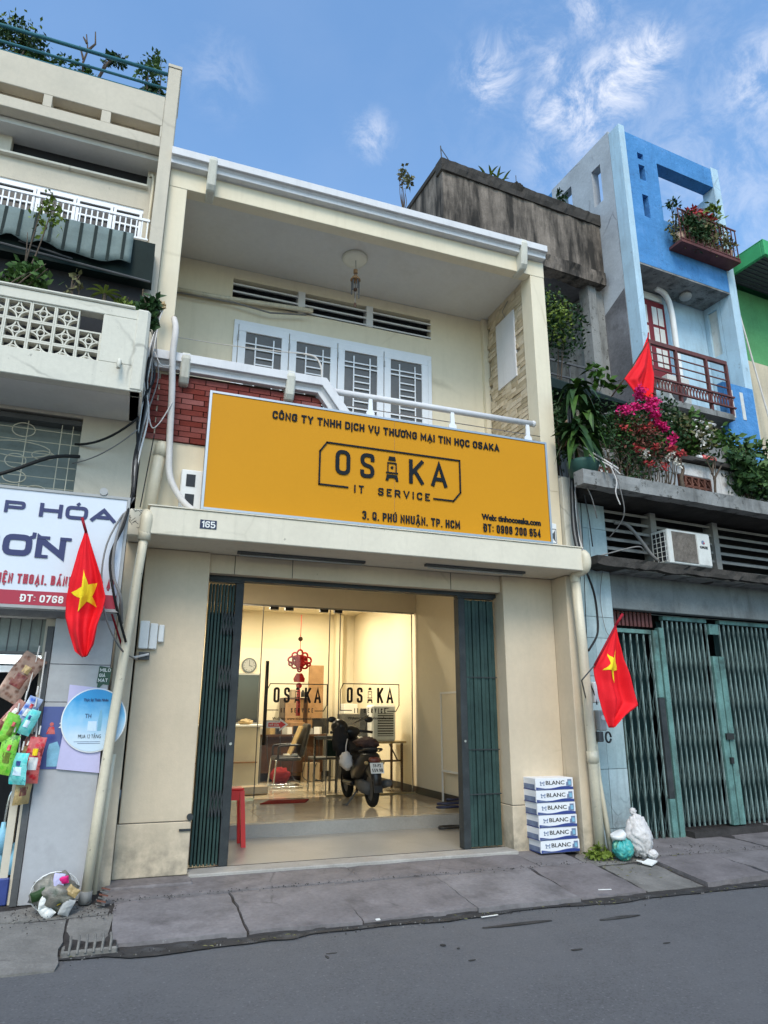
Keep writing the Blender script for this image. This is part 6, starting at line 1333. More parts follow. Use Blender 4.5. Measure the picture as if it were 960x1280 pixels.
# blue house
BH = thing('blue_house', 'tall blue house with an open framed roof terrace', 'building', (5.3, 2, 4.5), xf=RL)
def bp(name, mb, m, bevel=0, smooth=False, parent=None, **k): return part(name, mb, m, parent or BH, smooth, bevel, **k)
f0, f1 = 2.0, 2.28
bp('left_edge', RB().box(3.9, 4.06, 1.98, 2.3, 4.4, 13.78), 'paleblue', .01)
bp('right_edge', RB().box(6.64, 6.86, 1.98, 2.3, 4.4, 13.70), 'paleblue', .01)
wins = [(4.37, 4.53, 13.06, 13.22), (4.37, 4.54, 12.52, 12.91), (4.40, 4.53, 11.58, 12.14)]
fr_m = RB(); 
fr_m.box(4.061, 4.37, f0, f1, 10.38, 13.65).box(4.54, 4.92, f0, f1, 10.38, 13.65)
zz = 10.38
for (a, b, z0, z1) in wins[::-1]: fr_m.box(4.37, 4.54, f0, f1, zz, z0); zz = z1
fr_m.box(4.37, 4.54, f0, f1, zz, 13.65).box(4.92, 6.639, f0, f1, 13.14, 13.65).box(4.92, 6.639, f0, f1, 10.38, 11.66)
bp('front_wall', fr_m, 'blue')
bp('band_soffit', RB().box(4.061, 6.639, f0 + .005, 2.7, 10.34, 10.379), 'slabgrey')
SW = RB(); uu0, uu1 = 3.9, 4.1
SW.box(uu0, uu1, 2.301, 2.62, 4.4, 13.85).box(uu0, uu1, 2.62, 2.9, 4.4, 12.30).box(uu0, uu1, 2.62, 2.9, 13.25, 13.85).box(uu0, uu1, 2.9, 3.57, 4.4, 13.85).box(uu0, uu1, 3.57, 3.92, 4.4, 12.9).box(uu0, uu1, 3.57, 3.92, 13.43, 13.85).box(uu0, uu1, 3.92, 4.25, 4.4, 13.85)
bp('side_wall', SW, 'greywall')
bp('side_wall_damp', RB().prism([(2.302, 9.9), (2.9, 9.6), (3.6, 9.2), (3.6, 4.4), (2.302, 4.4)], 3.893, 3.899, 'x'), 'greydark')
bp('side_wall_end', RB().box(uu0, uu1, 4.251, 5.2, 4.4, 13.8), 'blue')
bp('right_side_wall', RB().box(6.64, 6.84, 2.301, 4.8, 4.4, 9.1).box(6.64, 6.84, 2.301, 4.8, 10.2, 13.0).box(6.64, 6.84, 2.301, 2.38, 9.1, 10.2).box(6.64, 6.84, 2.62, 4.8, 9.1, 10.2), 'paleblue')
bp('right_window', RB().box(6.70, 6.72, 2.38, 2.62, 9.1, 10.2), 'acwhite')
bp('terrace_floor', RB().box(4.11, 6.63, 2.29, 8, 10.6, 10.75), 'slabgrey')
bp('recess_wall', RB().box(4.11, 6.63, 2.72, 2.85, 7.2, 10.6), 'paleblue')
dr_ = bp('door', RB().box(4.42, 5.36, 2.66, 2.71, 8.2, 10.12), 'maroondoor')
bp('transom', RB().box(4.42, 5.30, 2.64, 2.66, 10.13, 10.30), 'acwhite', parent=dr_)
for k in range(2):
    for j in range(3):
        a = 4.50 + k * .45; bp('pane', RB().box(a + .03, a + .17, 2.652, 2.658, 8.55 + j * .5, 8.98 + j * .5).box(a + .20, a + .34, 2.652, 2.658, 8.55 + j * .5, 8.98 + j * .5), 'acwhite', parent=dr_)
bp('drain_pipe', RB().tube(smoothpath([(5.0, 2.5, 10.33), (5.25, 2.5, 10.25), (5.38, 2.5, 9.9), (5.40, 2.5, 9.0), (5.40, 2.5, 7.4)], 5), .06, 8), 'whiteplain', smooth=True)
bp('ceiling_lamp', RB().blob((5.75, 2.4, 10.28), (.13, .13, .09), 1, 0), 'grey', smooth=True)
bp('balcony_slab', RB().box(3.9, 5.80, 1.7, 2.7, 7.10, 7.22), 'slabgrey')
bp('low_wall', RB().box(5.78, 6.64, 1.84, 1.98, 6.2, 8.0), 'blue')
for u in (5.92, 6.22): bp('wall_slot', RB().box(u, u + .09, 1.83, 1.8395, 7.25, 7.85), 'acwhite')
rl2 = bp('balcony_rail', RB().box(3.72, 5.80, 1.70, 1.76, 8.30, 8.38), 'maroon')
for z in (8.12, 7.95, 7.78, 7.62): bp('bar', RB().box(3.72, 5.78, 1.72, 1.74, z, z + .02), 'maroon', parent=rl2)
for u in (3.72, 4.4, 5.2, 5.76): bp('post', RB().box(u, u + .05, 1.70, 1.76, 7.2, 8.299), 'maroon', parent=rl2)
mb = RB()
for k in range(26):
    u = 3.74 + k * .08
    mb.tube([(u + .035 * math.cos(t), 1.70, 7.46 + .10 * math.sin(t)) for t in [q * math.pi / 5 for q in range(11)]], .009, 5)
    mb.tube([(u, 1.69, 7.36), (u + .08, 1.69, 7.56)], .008, 5)
bp('scroll_band', mb, 'maroon', parent=rl2, kind='stuff')
bp('band_rail', RB().box(3.72, 5.85, 1.67, 1.71, 7.34, 7.37).box(3.72, 5.85, 1.67, 1.71, 7.57, 7.60), 'maroon', parent=rl2)
o_ = thing('outdoor_unit', 'white outdoor unit on the blue house balcony behind the rail', 'air conditioner', (4.6, 2.3, 7.3), xf=RL)
part('casing', RB().box(4.75, 5.35, 2.25, 2.5, 7.4, 8.15), 'acwhite', o_, bevel=.02); part('fan_grille', RB().disc((5.0, 2.243, 7.78), .22, .006, 20), 'dgrey', o_)
bp('lower_wall', RB().box(4.061, 6.639, 2.05, 2.3, 4.4, 7.1), 'slabgrey')
# planter basket on the blue house
pb = thing('planter_basket', 'iron planter basket with terracotta pots below the blue terrace opening', 'planter', (5.7, 1.8, 10.8), xf=RL)
for z in (11.0, 11.35, 11.72): part('rail', RB().box(4.95, 6.68, 1.66, 1.69, z, z + .025), 'maroon', pb)
for k in range(15): part('bar', RB().box(4.96 + k * .12, 4.975 + k * .12, 1.665, 1.685, 10.95, 11.75), 'maroon', pb)
part('base', RB().box(4.95, 6.68, 1.66, 1.99, 10.92, 10.98), 'maroon', pb)
for k in range(6): part('pot', RB().tube([(5.12 + k * .28, 1.83, 10.99), (5.12 + k * .28, 1.83, 11.25)], .09, 10, .12), 'terracotta', pb, True)
potplant('basket_shrub', 'dense grey green shrub filling the planter basket', 'plant', (5.7, 1.85, 11.0), 8, (5.75, 1.78, 11.38, 0.88, .22, .45), 'leafdry', .08, 1700, 61, xf=RL)
part('foliage', RB().leaves((5.4, 1.70, 11.35), (.45, .16, .42), 900, .08, 62), 'leafdark', bpy.data.objects['basket_shrub'])
potplant('rusty_shrub', 'rust red leafed shrub on top of the planter basket', 'plant', (5.7, 1.85, 11.2), 5, (5.75, 1.8, 11.9, .42, .15, .14), 'redbloom', .09, 330, 63, xf=RL)
potplant('thin_shrub', 'thin shrub with sparse upright twigs against the sky', 'plant', (6.2, 1.9, 11.2), 7, (6.25, 1.85, 12.1, .48, .2, .42), 'leafyel', .12, 200, 64, xf=RL)
potplant('wiry_shrub', 'wiry dark twigs at the left of the planter basket', 'plant', (5.1, 1.9, 11.2), 5, (5.15, 1.85, 12.0, .28, .12, .22), 'leafdark', .10, 60, 65, xf=RL)

# green house
GH = thing('green_house', 'bright green house with a wide eave at the far right', 'building', (8, 2.5, .1), xf=RL)
part('wall', RB().box(6.95, 16, 2.4, 9, 9.1, 10.95), 'greenwall', GH); part('lower_wall', RB().box(6.94, 16, 2.35, 9, .1, 9.09), 'ochre', GH)
part('eave', RB().box(6.95, 16, 1.28, 1.36, 10.98, 11.34).box(6.95, 7.03, 1.3605, 8, 10.98, 11.34), 'green', GH, bevel=.01)
part('eave_top', RB().box(6.95, 16, 1.29, 8, 11.341, 11.36), 'green', GH)
part('eave_soffit', RB().box(7.035, 16, 1.365, 2.4, 11.1, 11.15), 'roofmetal', GH)
for k in range(9): part('soffit_rib', RB().box(7.04, 16, 1.42 + k * .11, 1.45 + k * .11, 11.07, 11.0995), 'roofmetal', GH)
part('wall_cable', RB().tube(catenary((7.0, 2.2, 10.9), (7.6, 2.1, 6.4), .05), .02, 6), 'cablewhite', GH)
part('far_body', RB().box(10, 30, 2.2, 12, .1, 12), 'ochre', GH)

# plants of the terrace
g_ = 'plants on the terrace slab at the right'
dp_ = thing('corn_plant', 'big glossy strap leaved plant in a dark green pot at the slab end', 'plant', (.08, -.35, 4.43), g_, xf=RL)
part('pot', RB().tube([(.06, -.38, 4.43), (.06, -.38, 4.58), (.06, -.38, 4.62)], [.16, .20, .205], 18), 'pot', dp_, True)
for (x, z) in ((.04, 5.55), (.14, 5.2), (-.02, 4.95)): part('cane', RB().tube([(.06, -.38, 4.6), (x, -.38, z)], .022, 7), 'palebark', dp_, True)
r = random.Random(9)
for k in range(108):
    cx, cz = [(.04, 5.60), (.16, 5.30), (-.02, 5.02), (.12, 4.95)][k % 4]
    part('leaf', RB().strap((cx, -.38, cz + r.uniform(-.14, .12)), r.uniform(0, 6.28), r.uniform(.24, .42), r.uniform(.08, .12), r.uniform(.06, .32), r.uniform(.15, .62)), r.choice(['leaf', 'leafdark', 'leafdark']), dp_, True)
bg_ = potplant('bougainvillea', 'sprawling bougainvillea with magenta blossom spilling over the slab', 'plant', (.9, -.2, 4.43), 14, (1.0, -.42, 5.02, .48, .18, .42), 'leafrust', .045, 1300, 71, g_, xf=RL)
part('foliage', RB().leaves((.95, -.35, 5.0), (.62, .2, .48), 4200, .05, 72), 'leafdark', bg_)
part('foliage', RB().leaves((1.0, -.35, 5.1), (.5, .2, .4), 900, .05, 73), 'leaf', bg_)
for k, (u, z, a, b, n_) in enumerate([(1.08, 5.72, .10, .10, 170), (1.28, 5.62, .14, .07, 170), (1.30, 5.45, .10, .10, 150), (1.42, 5.30, .08, .10, 130), (1.50, 5.14, .05, .12, 120), (.72, 5.42, .17, .07, 150), (.98, 5.50, .12, .06, 70), (1.18, 5.52, .07, .09, 90)]):
    part('blossom', RB().leaves((u, -.50, z), (a * 1.1, .08, b * 1.1), int(n_ * 1.7), .042, 80 + k), 'magenta', bg_)
for k, (u, z) in enumerate([(.75, 5.15), (1.0, 5.2), (1.2, 5.0), (.85, 4.9), (1.45, 4.98), (1.3, 4.7), (1.05, 4.75), (1.15, 5.25)]): part('blossom', RB().leaves((u, -.52, z), (.10, .05, .06), 45, .045, 90 + k), 'redbloom', bg_)
r = random.Random(4)
for k in range(34):
    u = .45 + k * .032; part('branch', RB().tube(smoothpath([(u, -.40, 4.44), (u + r.uniform(-.1, .1), -.44, 4.65), (u + r.uniform(-.2, .2), -.45, 4.95)], 3), .008, 5, .004), 'bark', bg_)
for k, (u, z, n_) in enumerate([(1.46, 4.90, 90), (1.0, 4.82, 60), (1.55, 4.80, 40)]):
    potplant('white_rose', ['cluster of white blossom beside the magenta tail', 'white blossom half hidden low in the bougainvillea', 'small low white blossom at the breeze block wall'][k], 'plant', (u, -.4, 4.43), 2, (u, -.5, z, .09, .05, .07), 'whitebloom', .04, n_, 100 + k, g_, xf=RL)
t = potplant('twisted_bonsai', 'small twisted dark bonsai trunk before the breeze blocks', 'plant', (1.62, -.5, 4.43), 1, (1.60, -.5, 4.95, .12, .08, .08), 'redbloom', .05, 90, 110, g_, xf=RL)
part('trunk', RB().tube(smoothpath([(1.62, -.5, 4.43), (1.60, -.5, 4.6), (1.66, -.5, 4.75), (1.56, -.5, 4.92)], 4), .032, 8, .012), 'bark', t, True)
t = potplant('bare_bonsai', 'bare forked bonsai in front of the peeling plaster', 'plant', (2.2, -.5, 4.43), 1, (2.2, -.5, 4.95, .18, .08, .10), 'leafdark', .04, 60, 111, g_, xf=RL)
for pts in ([(2.2, -.5, 4.43), (2.22, -.5, 4.7), (2.12, -.5, 4.95)], [(2.22, -.5, 4.68), (2.4, -.5, 4.9)], [(2.2, -.5, 4.75), (2.28, -.5, 5.0)]): part('branch', RB().tube(smoothpath(pts, 3), .02, 6, .007), 'bark', t)
potplant('olive_shrub', 'large olive green shrub with pale blossom under the corrugated canopy', 'plant', (3.2, .7, 4.5), 8, (3.15, .7, 6.0, .60, .3, .42), 'leafdry', .10, 1100, 112, g_, xf=RL)
part('foliage', RB().leaves((3.4, .6, 5.95), (.55, .25, .42), 700, .09, 113), 'leaf', bpy.data.objects['olive_shrub']); part('blossom', RB().leaves((3.2, .38, 5.9), (.25, .06, .35), 60, .07, 114), 'whitebloom', bpy.data.objects['olive_shrub'])
potplant('broadleaf_shrub', 'dark broad leaved shrub at the right end of the slab', 'plant', (3.0, -.4, 4.43), 8, (3.1, -.42, 4.88, .55, .2, .40), 'leafdark', .10, 950, 115, g_, xf=RL)
part('foliage', RB().leaves((3.2, -.5, 4.95), (.5, .15, .35), 260, .13, 116), 'leaf', bpy.data.objects['broadleaf_shrub'])
potplant('slab_shrub', 'light green leafy shrub between the broad leaved shrub and the blue wall', 'plant', (4.0, .4, 4.5), 5, (4.1, .4, 5.75, .5, .25, .35), 'leaf', .12, 420, 117, g_, xf=RL)
potplant('tree_crown', 'dark leafy small tree in the concrete house recess', 'tree', (.9, 1.2, 4.5), 4, (1.15, 1.3, 7.75, .55, .4, .66), 'leafdark', .07, 1500, 118, g_, xf=RL)
part('foliage', RB().leaves((1.1, 1.1, 7.9), (.45, .25, .5), 420, .065, 119), 'leafyel', bpy.data.objects['tree_crown'])
part('foliage', RB().leaves((1.5, .5, 6.6), (.3, .25, .35), 60, .14, 122), 'leaf', bpy.data.objects['tree_crown'])
potplant('background_shrubs', 'dense dark greenery behind the potted plants', 'plant', (.9, .9, 4.5), 8, (1.1, .7, 5.6, 1.1, .3, .65), 'leafdark', .085, 2800, 123, g_, xf=RL)
solo_t = potplant('hanging_foliage', 'dark tangled foliage under the plain red flag and canopy', 'plant', (2.0, .3, 4.5), 6, (2.0, .2, 5.75, .55, .25, .45), 'leafdark', .07, 1500, 140, g_, xf=RL)
potplant('roof_weed', 'thin weed growing on the left end of the black parapet', 'plant', (-.05, 4.4, 11.9), 6, (-.12, 4.4, 12.5, .2, .3, .55), 'leafdry', .10, 110, 124, xf=RL)
t = thing('spiky_weed', 'spiky yellow green rosette on the black parapet', 'plant', (1.1, 2.9, 11.98), xf=RL)
for k in range(16): part('leaf', RB().strap((1.0 + .03 * k, 2.85, 11.98), k * 1.7, .30, .05, .28, .12), 'leafyel', t)
potplant('parapet_weed', 'small dark weed near the right end of the black parapet', 'plant', (2.95, 2.9, 11.95), 3, (2.98, 2.9, 12.22, .14, .1, .16), 'leafdark', .09, 60, 125, xf=RL)
potplant('parapet_weed', 'low weed where the black parapet meets the grey blue wall', 'plant', (3.6, 3.3, 11.9), 3, (3.6, 3.3, 12.15, .22, .2, .2), 'leafdry', .09, 160, 126, xf=RL)
solo('plant_pot', RB().tube([(.55, .2, 5.2), (.55, .2, 5.45), (.55, .2, 5.5)], [.12, .17, .18], 14), 'terracotta', 'pale plant pot between the strap leaved plant and the magenta blossom', 'pot', True)
solo('pot_stand', RB().box(.35, 1.4, .05, .4, 5.12, 5.19).box(.4, .45, .1, .15, 4.42, 5.12).box(1.3, 1.35, .1, .15, 4.42, 5.12), 'wooddark', 'dark plank stand behind the bougainvillea', 'stand')
bt = thing('plastic_bottle', 'red and white plastic bottle lying on the terrace coping', 'bottle', (2.5, -.3, 5.0), xf=RL)
part('body', RB().tube([(2.30, -.3, 5.07), (2.52, -.3, 5.07), (2.56, -.3, 5.07)], [.045, .045, .02], 10), 'pred', bt, True); part('cap', RB().tube([(2.27, -.3, 5.07), (2.2, -.3, 5.07)], .03, 8), 'paper', bt)
# ---------------------------------------------------------------- flags, cables, cartons, rubbish
def flag(name, label, grid, star, pole, m='redcloth', yoff=0, xf=ID):
    """grid: rows top to bottom of (x_left, x_right, z_left, z_right, y); cloth sags between them with folds"""
    t = thing(name, label, 'flag', tuple(pole[0][-1][-1]), xf=xf, group='red flags on the shop fronts'); nx, ny = 28, 36
    def S_(a, b):
        q = b * (len(grid) - 1); i = min(int(q), len(grid) - 2); f = q - i; f = f * f * (3 - 2 * f) * .5 + f * .5
        g0, g1 = grid[i], grid[i + 1]; g = [u + (v - u) * f for u, v in zip(g0, g1)]
        x = g[0] + (g[1] - g[0]) * a; z = g[2] + (g[3] - g[2]) * a
        wv = .045 * math.sin(a * 9 + b * 2.5) * min(1, b * 2.5) + .016 * math.sin(a * 21 + b * 5 + 1) * min(1, b * 2) + .030 * noise.noise(Vector((a * 3.5, b * 4.5, 7))) * min(1, b * 3) + .012 * abs(noise.noise(Vector((a * 9 + b * 3, b * 5, 3))))
        return (x, g[4] + wv, z)
    mb = MB(xf); mb.add([S_(i / nx, j / ny) for j in range(ny + 1) for i in range(nx + 1)], [(j * (nx + 1) + i, (j + 1) * (nx + 1) + i, (j + 1) * (nx + 1) + i + 1, j * (nx + 1) + i + 1) for j in range(ny) for i in range(nx)])
    o = part('cloth', mb, m, t, True); md = o.modifiers.new('s', 'SOLIDIFY'); md.thickness = .003; md.offset = 0
    if star:
        ca, cb, ra, rb, rot = star; mb = MB(xf); P = []
        for k in range(10):
            an = math.pi / 2 + k * math.pi / 5 + rot; rr_ = 1 if k % 2 == 0 else .40
            P.append((ca + ra * rr_ * math.cos(an), cb - rb * rr_ * math.sin(an)))
        for k in range(10):
            A, B = P[k], P[(k + 1) % 10]; n_ = 8; idx = {}
            vs = []; fs = []
            for i in range(n_ + 1):
                for j in range(i + 1):
                    s_, t_ = i / n_, (j / i if i else 0); a = ca + ((A[0] - ca) * (1 - t_) + (B[0] - ca) * t_) * s_; b = cb + ((A[1] - cb) * (1 - t_) + (B[1] - cb) * t_) * s_
                    p = S_(a, b); idx[(i, j)] = len(vs); vs.append((p[0], p[1] - .007, p[2]))
            for i in range(n_):
                for j in range(i + 1):
                    fs.append((idx[(i, j)], idx[(i + 1, j)], idx[(i + 1, j + 1)]))
                    if j < i: fs.append((idx[(i, j)], idx[(i + 1, j + 1)], idx[(i, j + 1)]))
            mb.add(vs, fs)
        part('star', mb, 'yellow', t, True)
    for pts, r_, mm in zip(pole[0], pole[1], pole[2]): part('pole', MB(xf).tube(pts, r_, 8), mm, t, True)
    return t
def pole(*segs): return ([s[0] for s in segs], [s[1] for s in segs], [s[2] for s in segs])
M['polered'] = mat('red wrapped pole', (.28, .01, .02), .6, .1)
flag('flag', 'red flag with a yellow star hanging in front of the white grocery sign',
     [(-.418, -.405, 3.09, 3.085, -1.0), (-.455, -.335, 2.90, 2.90, -1.0), (-.485, -.245, 2.68, 2.68, -1.0), (-.50, -.195, 2.50, 2.52, -.98), (-.49, -.205, 2.36, 2.42, -.97), (-.445, -.235, 2.23, 2.29, -.97), (-.385, -.245, 2.08, 2.14, -.97), (-.32, -.285, 2.03, 2.04, -.97)],
     (.50, .40, .40, .165, .2), ([[(-.455, -1.02, 3.19), (-.41, -1.0, 3.07)], [(-.41, -1.0, 3.07), (-.02, -.52, 2.15)]], [.012, .009], ['polered', 'polered']))
flag('flag', 'red flag with a yellow star on a slanted pole beside the teal gates',
     [(5.075, 5.08, 2.56, 2.555, -.9), (4.97, 5.10, 2.40, 2.36, -.9), (4.85, 5.13, 2.22, 2.16, -.9), (4.76, 5.165, 2.10, 2.0, -.9), (4.77, 5.20, 1.95, 1.84, -.9), (4.79, 5.24, 1.80, 1.69, -.9), (4.83, 5.10, 1.60, 1.60, -.9), (4.88, 4.93, 1.46, 1.47, -.9)],
     (.48, .37, .30, .17, -.4), ([[(5.165, -.92, 2.67), (5.075, -.9, 2.545)], [(5.075, -.9, 2.545), (4.76, -.88, 2.10)], [(4.76, -.88, 2.10), (4.70, -.72, 1.95), (4.93, -.45, 1.78)]], [.016, .012, .008], ['polered', 'polered', 'dgrey']))
flag('flag', 'plain red folded flag rising out of the magenta bougainvillea',
     [(2.17, 2.19, 7.28, 7.27, .3), (2.02, 2.19, 6.98, 6.95, .3), (1.85, 2.17, 6.72, 6.68, .3), (1.64, 2.14, 6.46, 6.45, .3), (1.78, 2.10, 6.28, 6.25, .3), (1.93, 2.08, 6.12, 6.05, .3), (1.99, 2.04, 5.98, 5.95, .3)],
     None, ([[(2.2, .3, 7.36), (2.17, .3, 7.2)], [(2.17, .3, 7.2), (1.72, .35, 6.55), (1.5, .5, 6.2)]], [.012, .010], ['polered', 'wooddark']), m='redcloth', xf=RL)
# beer cartons
def carton():
    t = thing('drink_carton', 'x', 'carton', (4.61, -.11, 0), 'white and blue drink cartons stacked by the right pier')
    w_, d_, h_ = .485, .27, .124
    x0, x1, y0, y1 = 4.61 - w_ / 2, 4.61 + w_ / 2, -.25, -.25 + d_
    part('box', MB().box(x0, x1, y0, y1, .001, h_), 'cardwhite', t, bevel=.003)
    pts = [(x0 + .004, .004), (x1 - .004, .004), (x1 - .004, .035)]
    for k in range(13): a = k / 12; pts.append((x1 - .004 - a * (w_ - .008), .028 + .010 * math.sin(a * 7)))
    part('blue_wave', MB().prism(pts, y0 - .0022, y0 - .0006, 'y'), 'cardblue', t)
    part('can_print', MB().box(x1 - .075, x1 - .022, y0 - .0026, y0 - .0006, .036, .108).prism([(x1 - .095, .04), (x1 - .076, .04), (x1 - .076, .08), (x1 - .09, .08)], y0 - .0026, y0 - .0006, 'y'), 'cardgrey', t)
    part('can_label', MB().box(x1 - .065, x1 - .032, y0 - .0042, y0 - .003, .05, .09), 'waterprint', t)
    ex = x0 + .085   # crest: two rampant shapes around a shield
    for s_ in (-1, 1): part('crest', MB().prism([(ex + s_ * .006, .05), (ex + s_ * .030, .05), (ex + s_ * .022, .066), (ex + s_ * .032, .086), (ex + s_ * .02, .094), (ex + s_ * .012, .078), (ex + s_ * .018, .064)][::s_], y0 - .0026, y0 - .0006, 'y'), 'cardgrey', t)
    part('crest_shield', MB().disc((ex, y0 - .0026, .075), .009, .0018, 8), 'cardgrey', t)
    text('lettering', 'BLANC', x0 + .13, x1 - .115, .056, .040, y0 - .0026, 'blackprint', t, bold=.012, depth=.0018)
    part('strap_print', MB().box(x0 + .02, x0 + .16, y0 - .0040, y0 - .0024, .012, .020), 'cardgrey', t)
    part('side_print', MB().box(x0 - .0022, x0 - .0006, y0 + .02, y1 - .03, .012, .062), 'cardgrey', t); part('side_band', MB().box(x0 - .0022, x0 - .0006, y0 + .004, y1 - .004, .002, .0115), 'cardblue', t)
    return t
ct0 = carton(); names = ['lowest', 'second from the bottom', 'third from the bottom', 'third from the top', 'second from the top', 'topmost']
def copy_tree(o):
    c = o.copy(); COL.objects.link(c)
    for ch_ in o.children: d = ch_.copy(); COL.objects.link(d); d.parent = c
    return c
rb_ = random.Random(2)
for k in range(6):
    c = ct0 if k == 0 else copy_tree(ct0)
    c['label'] = 'white and blue drink carton beside the right pier, %s of its stack' % names[k]
    c.location = Vector((4.61 + rb_.uniform(-.006, .006) - .006 * k, -.11 + rb_.uniform(-.004, .004), .168 + k * .1255)); c.rotation_euler = (0, 0, rb_.uniform(-.012, .012))
solo('weed', MB().leaves((4.99, -.45, .17), (.17, .10, .07), 260, .06, 130), 'leafyel', 'tuft of weeds at the foot of the right drain pipe', 'weed')
# rubbish bags
def bagfold(q, d):
    q.z *= 1
    k = .012 * math.sin(math.atan2(d.y, d.x) * 9) * max(0, d.z) * 3
    f = 1 - .35 * max(0, d.z) ** 2; return Vector((q.x * f + d.x * k, q.y * f + d.y * k, q.z))
tb_ = thing('rubbish_bag', 'turquoise plastic rubbish bag by the pale blue pilaster', 'bag', (5.17, -.55, .12))
part('body', MB().crumple((5.17, -.57, .225), (.12, .10, .12), 7, bagfold), 'tealbag', tb_, True); part('polystyrene_lid', MB().tube([(5.14, -.55, .32), (5.14, -.55, .37), (5.135, -.55, .38)], [.075, .085, .07], 14), 'whiteplain', tb_, True)
def sackfn(q, d): return Vector((q.x * (1 - .25 * max(0, d.z)) - .10 * q.z - .0, q.y * (1 - .2 * max(0, d.z)), q.z))
wb_ = thing('rubbish_sack', 'grubby white sack of rubbish leaning before the left teal gate', 'sack', (5.42, -.55, .13))
part('body', MB().crumple((5.40, -.56, .345), (.155, .13, .235), 4, sackfn), 'whitebag', wb_, True); part('knot', MB().blob((5.35, -.56, .585), (.035, .03, .035), 6, .5, 4), 'whitebag', wb_, True)
part('tail', MB().crumple((5.48, -.66, .17), (.06, .04, .05), 8), 'whitebag', wb_, True)
solo('litter', MB().rbox((5.33, -.78, .125), (.16, .10, .012), (.1, -.1, .5)).rbox((5.25, -.74, .13), (.08, .05, .012), (.1, .2, .2)), 'paper', 'flattened white wrapper on the pavement by the rubbish bags', 'litter')
solo('litter', MB().rbox((4.25, -1.45, .09), (.12, .012, .004), (0, 0, -.25)), 'paper', 'thin white straw lying on the kerb', 'litter')
solo('litter', MB().rbox((3.0, -1.60, .02), (.16, .012, .004), (0, 0, .1)), 'paper', 'flat pale strip lying in the gutter', 'litter')
solo('litter', MB().rbox((2.07, -1.50, .05), (.035, .02, .006), (.2, 0, .1)), 'paper', 'tiny pale scrap at the kerb joint', 'litter')
nb = thing('netted_bag', 'netted clear bag of mixed rubbish at the foot of the marble column', 'bag', (-.32, -.7, .12))
part('body', MB().blob((-.32, -.70, .25), (.165, .13, .135), 11, .28, 2.6, 28, 18, bagfold), 'net', nb, True)
for k, (x, z, r_, mm) in enumerate([(-.38, .22, .045, 'paper'), (-.26, .23, .05, 'yellow'), (-.19, .27, .04, 'ptan'), (-.30, .34, .05, 'lilac'), (-.43, .26, .045, 'leafdark'), (-.36, .14, .05, 'paper'), (-.22, .16, .05, 'grey'), (-.27, .35, .035, 'magenta')]):
    c_ = Vector((x, -.80 + (.02 if k % 2 else .0), z)); q_ = Matrix.Rotation(k * 1.1, 3, 'Y'); part('content', MB().pouch(lambda p, c_=c_, q_=q_: c_ + q_ @ Vector(p), r_ * .8, r_ * 1.15, .02, k), mm, nb, True)
mb = MB()
for k in range(14):
    a = k * math.pi / 14
    mb.tube([(-.32 + .178 * math.cos(a + .3) * math.sin(t), -.70 + .15 * math.sin(a + .3) * math.sin(t) * 1.0, .25 + .145 * math.cos(t)) for t in [q * math.pi / 10 for q in range(11)]], .0025, 4)
part('net', mb, 'paper', nb, kind='stuff')
sg_ = thing('broken_grate', 'small rusty striped grate leaning by the left drain pipe', 'grate', (.0, -.6, .12))
for k in range(6): part('slat', MB().rbox((.02 + .006 * k, -.66, .13 + k * .022), (.07, .02, .008), (0, .25, 0)), 'claybrown' if k % 2 else 'slabgrey', sg_)
# meter boxes on the left pier
mt = thing('meter_boxes', 'two weathered white conduit boxes on the left pier', 'box', (.2, -.03, 2.2))
part('box', MB().box(.115, .205, -.06, -.001, 2.19, 2.46), 'whiteplain', mt, bevel=.008); part('box', MB().box(.212, .285, -.05, -.001, 2.19, 2.44), 'whiteplain', mt, bevel=.008); part('box', MB().box(.292, .345, -.045, -.001, 2.26, 2.43), 'whiteplain', mt, bevel=.008)
part('bracket', MB().box(.13, .23, -.05, -.001, 2.09, 2.16), 'dgrey', mt); part('stub', MB().tube([(.08, -.1, 2.10), (.22, -.06, 2.14)], .012, 6), 'cablewhite', mt)
mt = thing('electric_meter', 'grey electric meter box on the right drain pipe', 'meter', (5.13, -.3, 1.4))
part('box', MB().box(5.08, 5.17, -.48, -.36, 1.42, 1.64), 'grey', mt, bevel=.01); part('upper_box', MB().box(5.05, 5.11, -.46, -.36, 1.72, 1.95), 'whiteplain', mt, bevel=.01); part('dial', MB().disc((5.125, -.486, 1.56), .028, .005, 14), 'paper', mt)
part('lower_box', MB().box(5.07, 5.13, -.46, -.36, 1.30, 1.41), 'dgrey', mt, bevel=.008)
part('cable_loop', MB().tube([(5.165 + .035 * math.cos(t * .5), -.49, 1.35 + .055 * math.sin(t * .5)) for t in range(13)], .011, 6), 'black', mt, True)
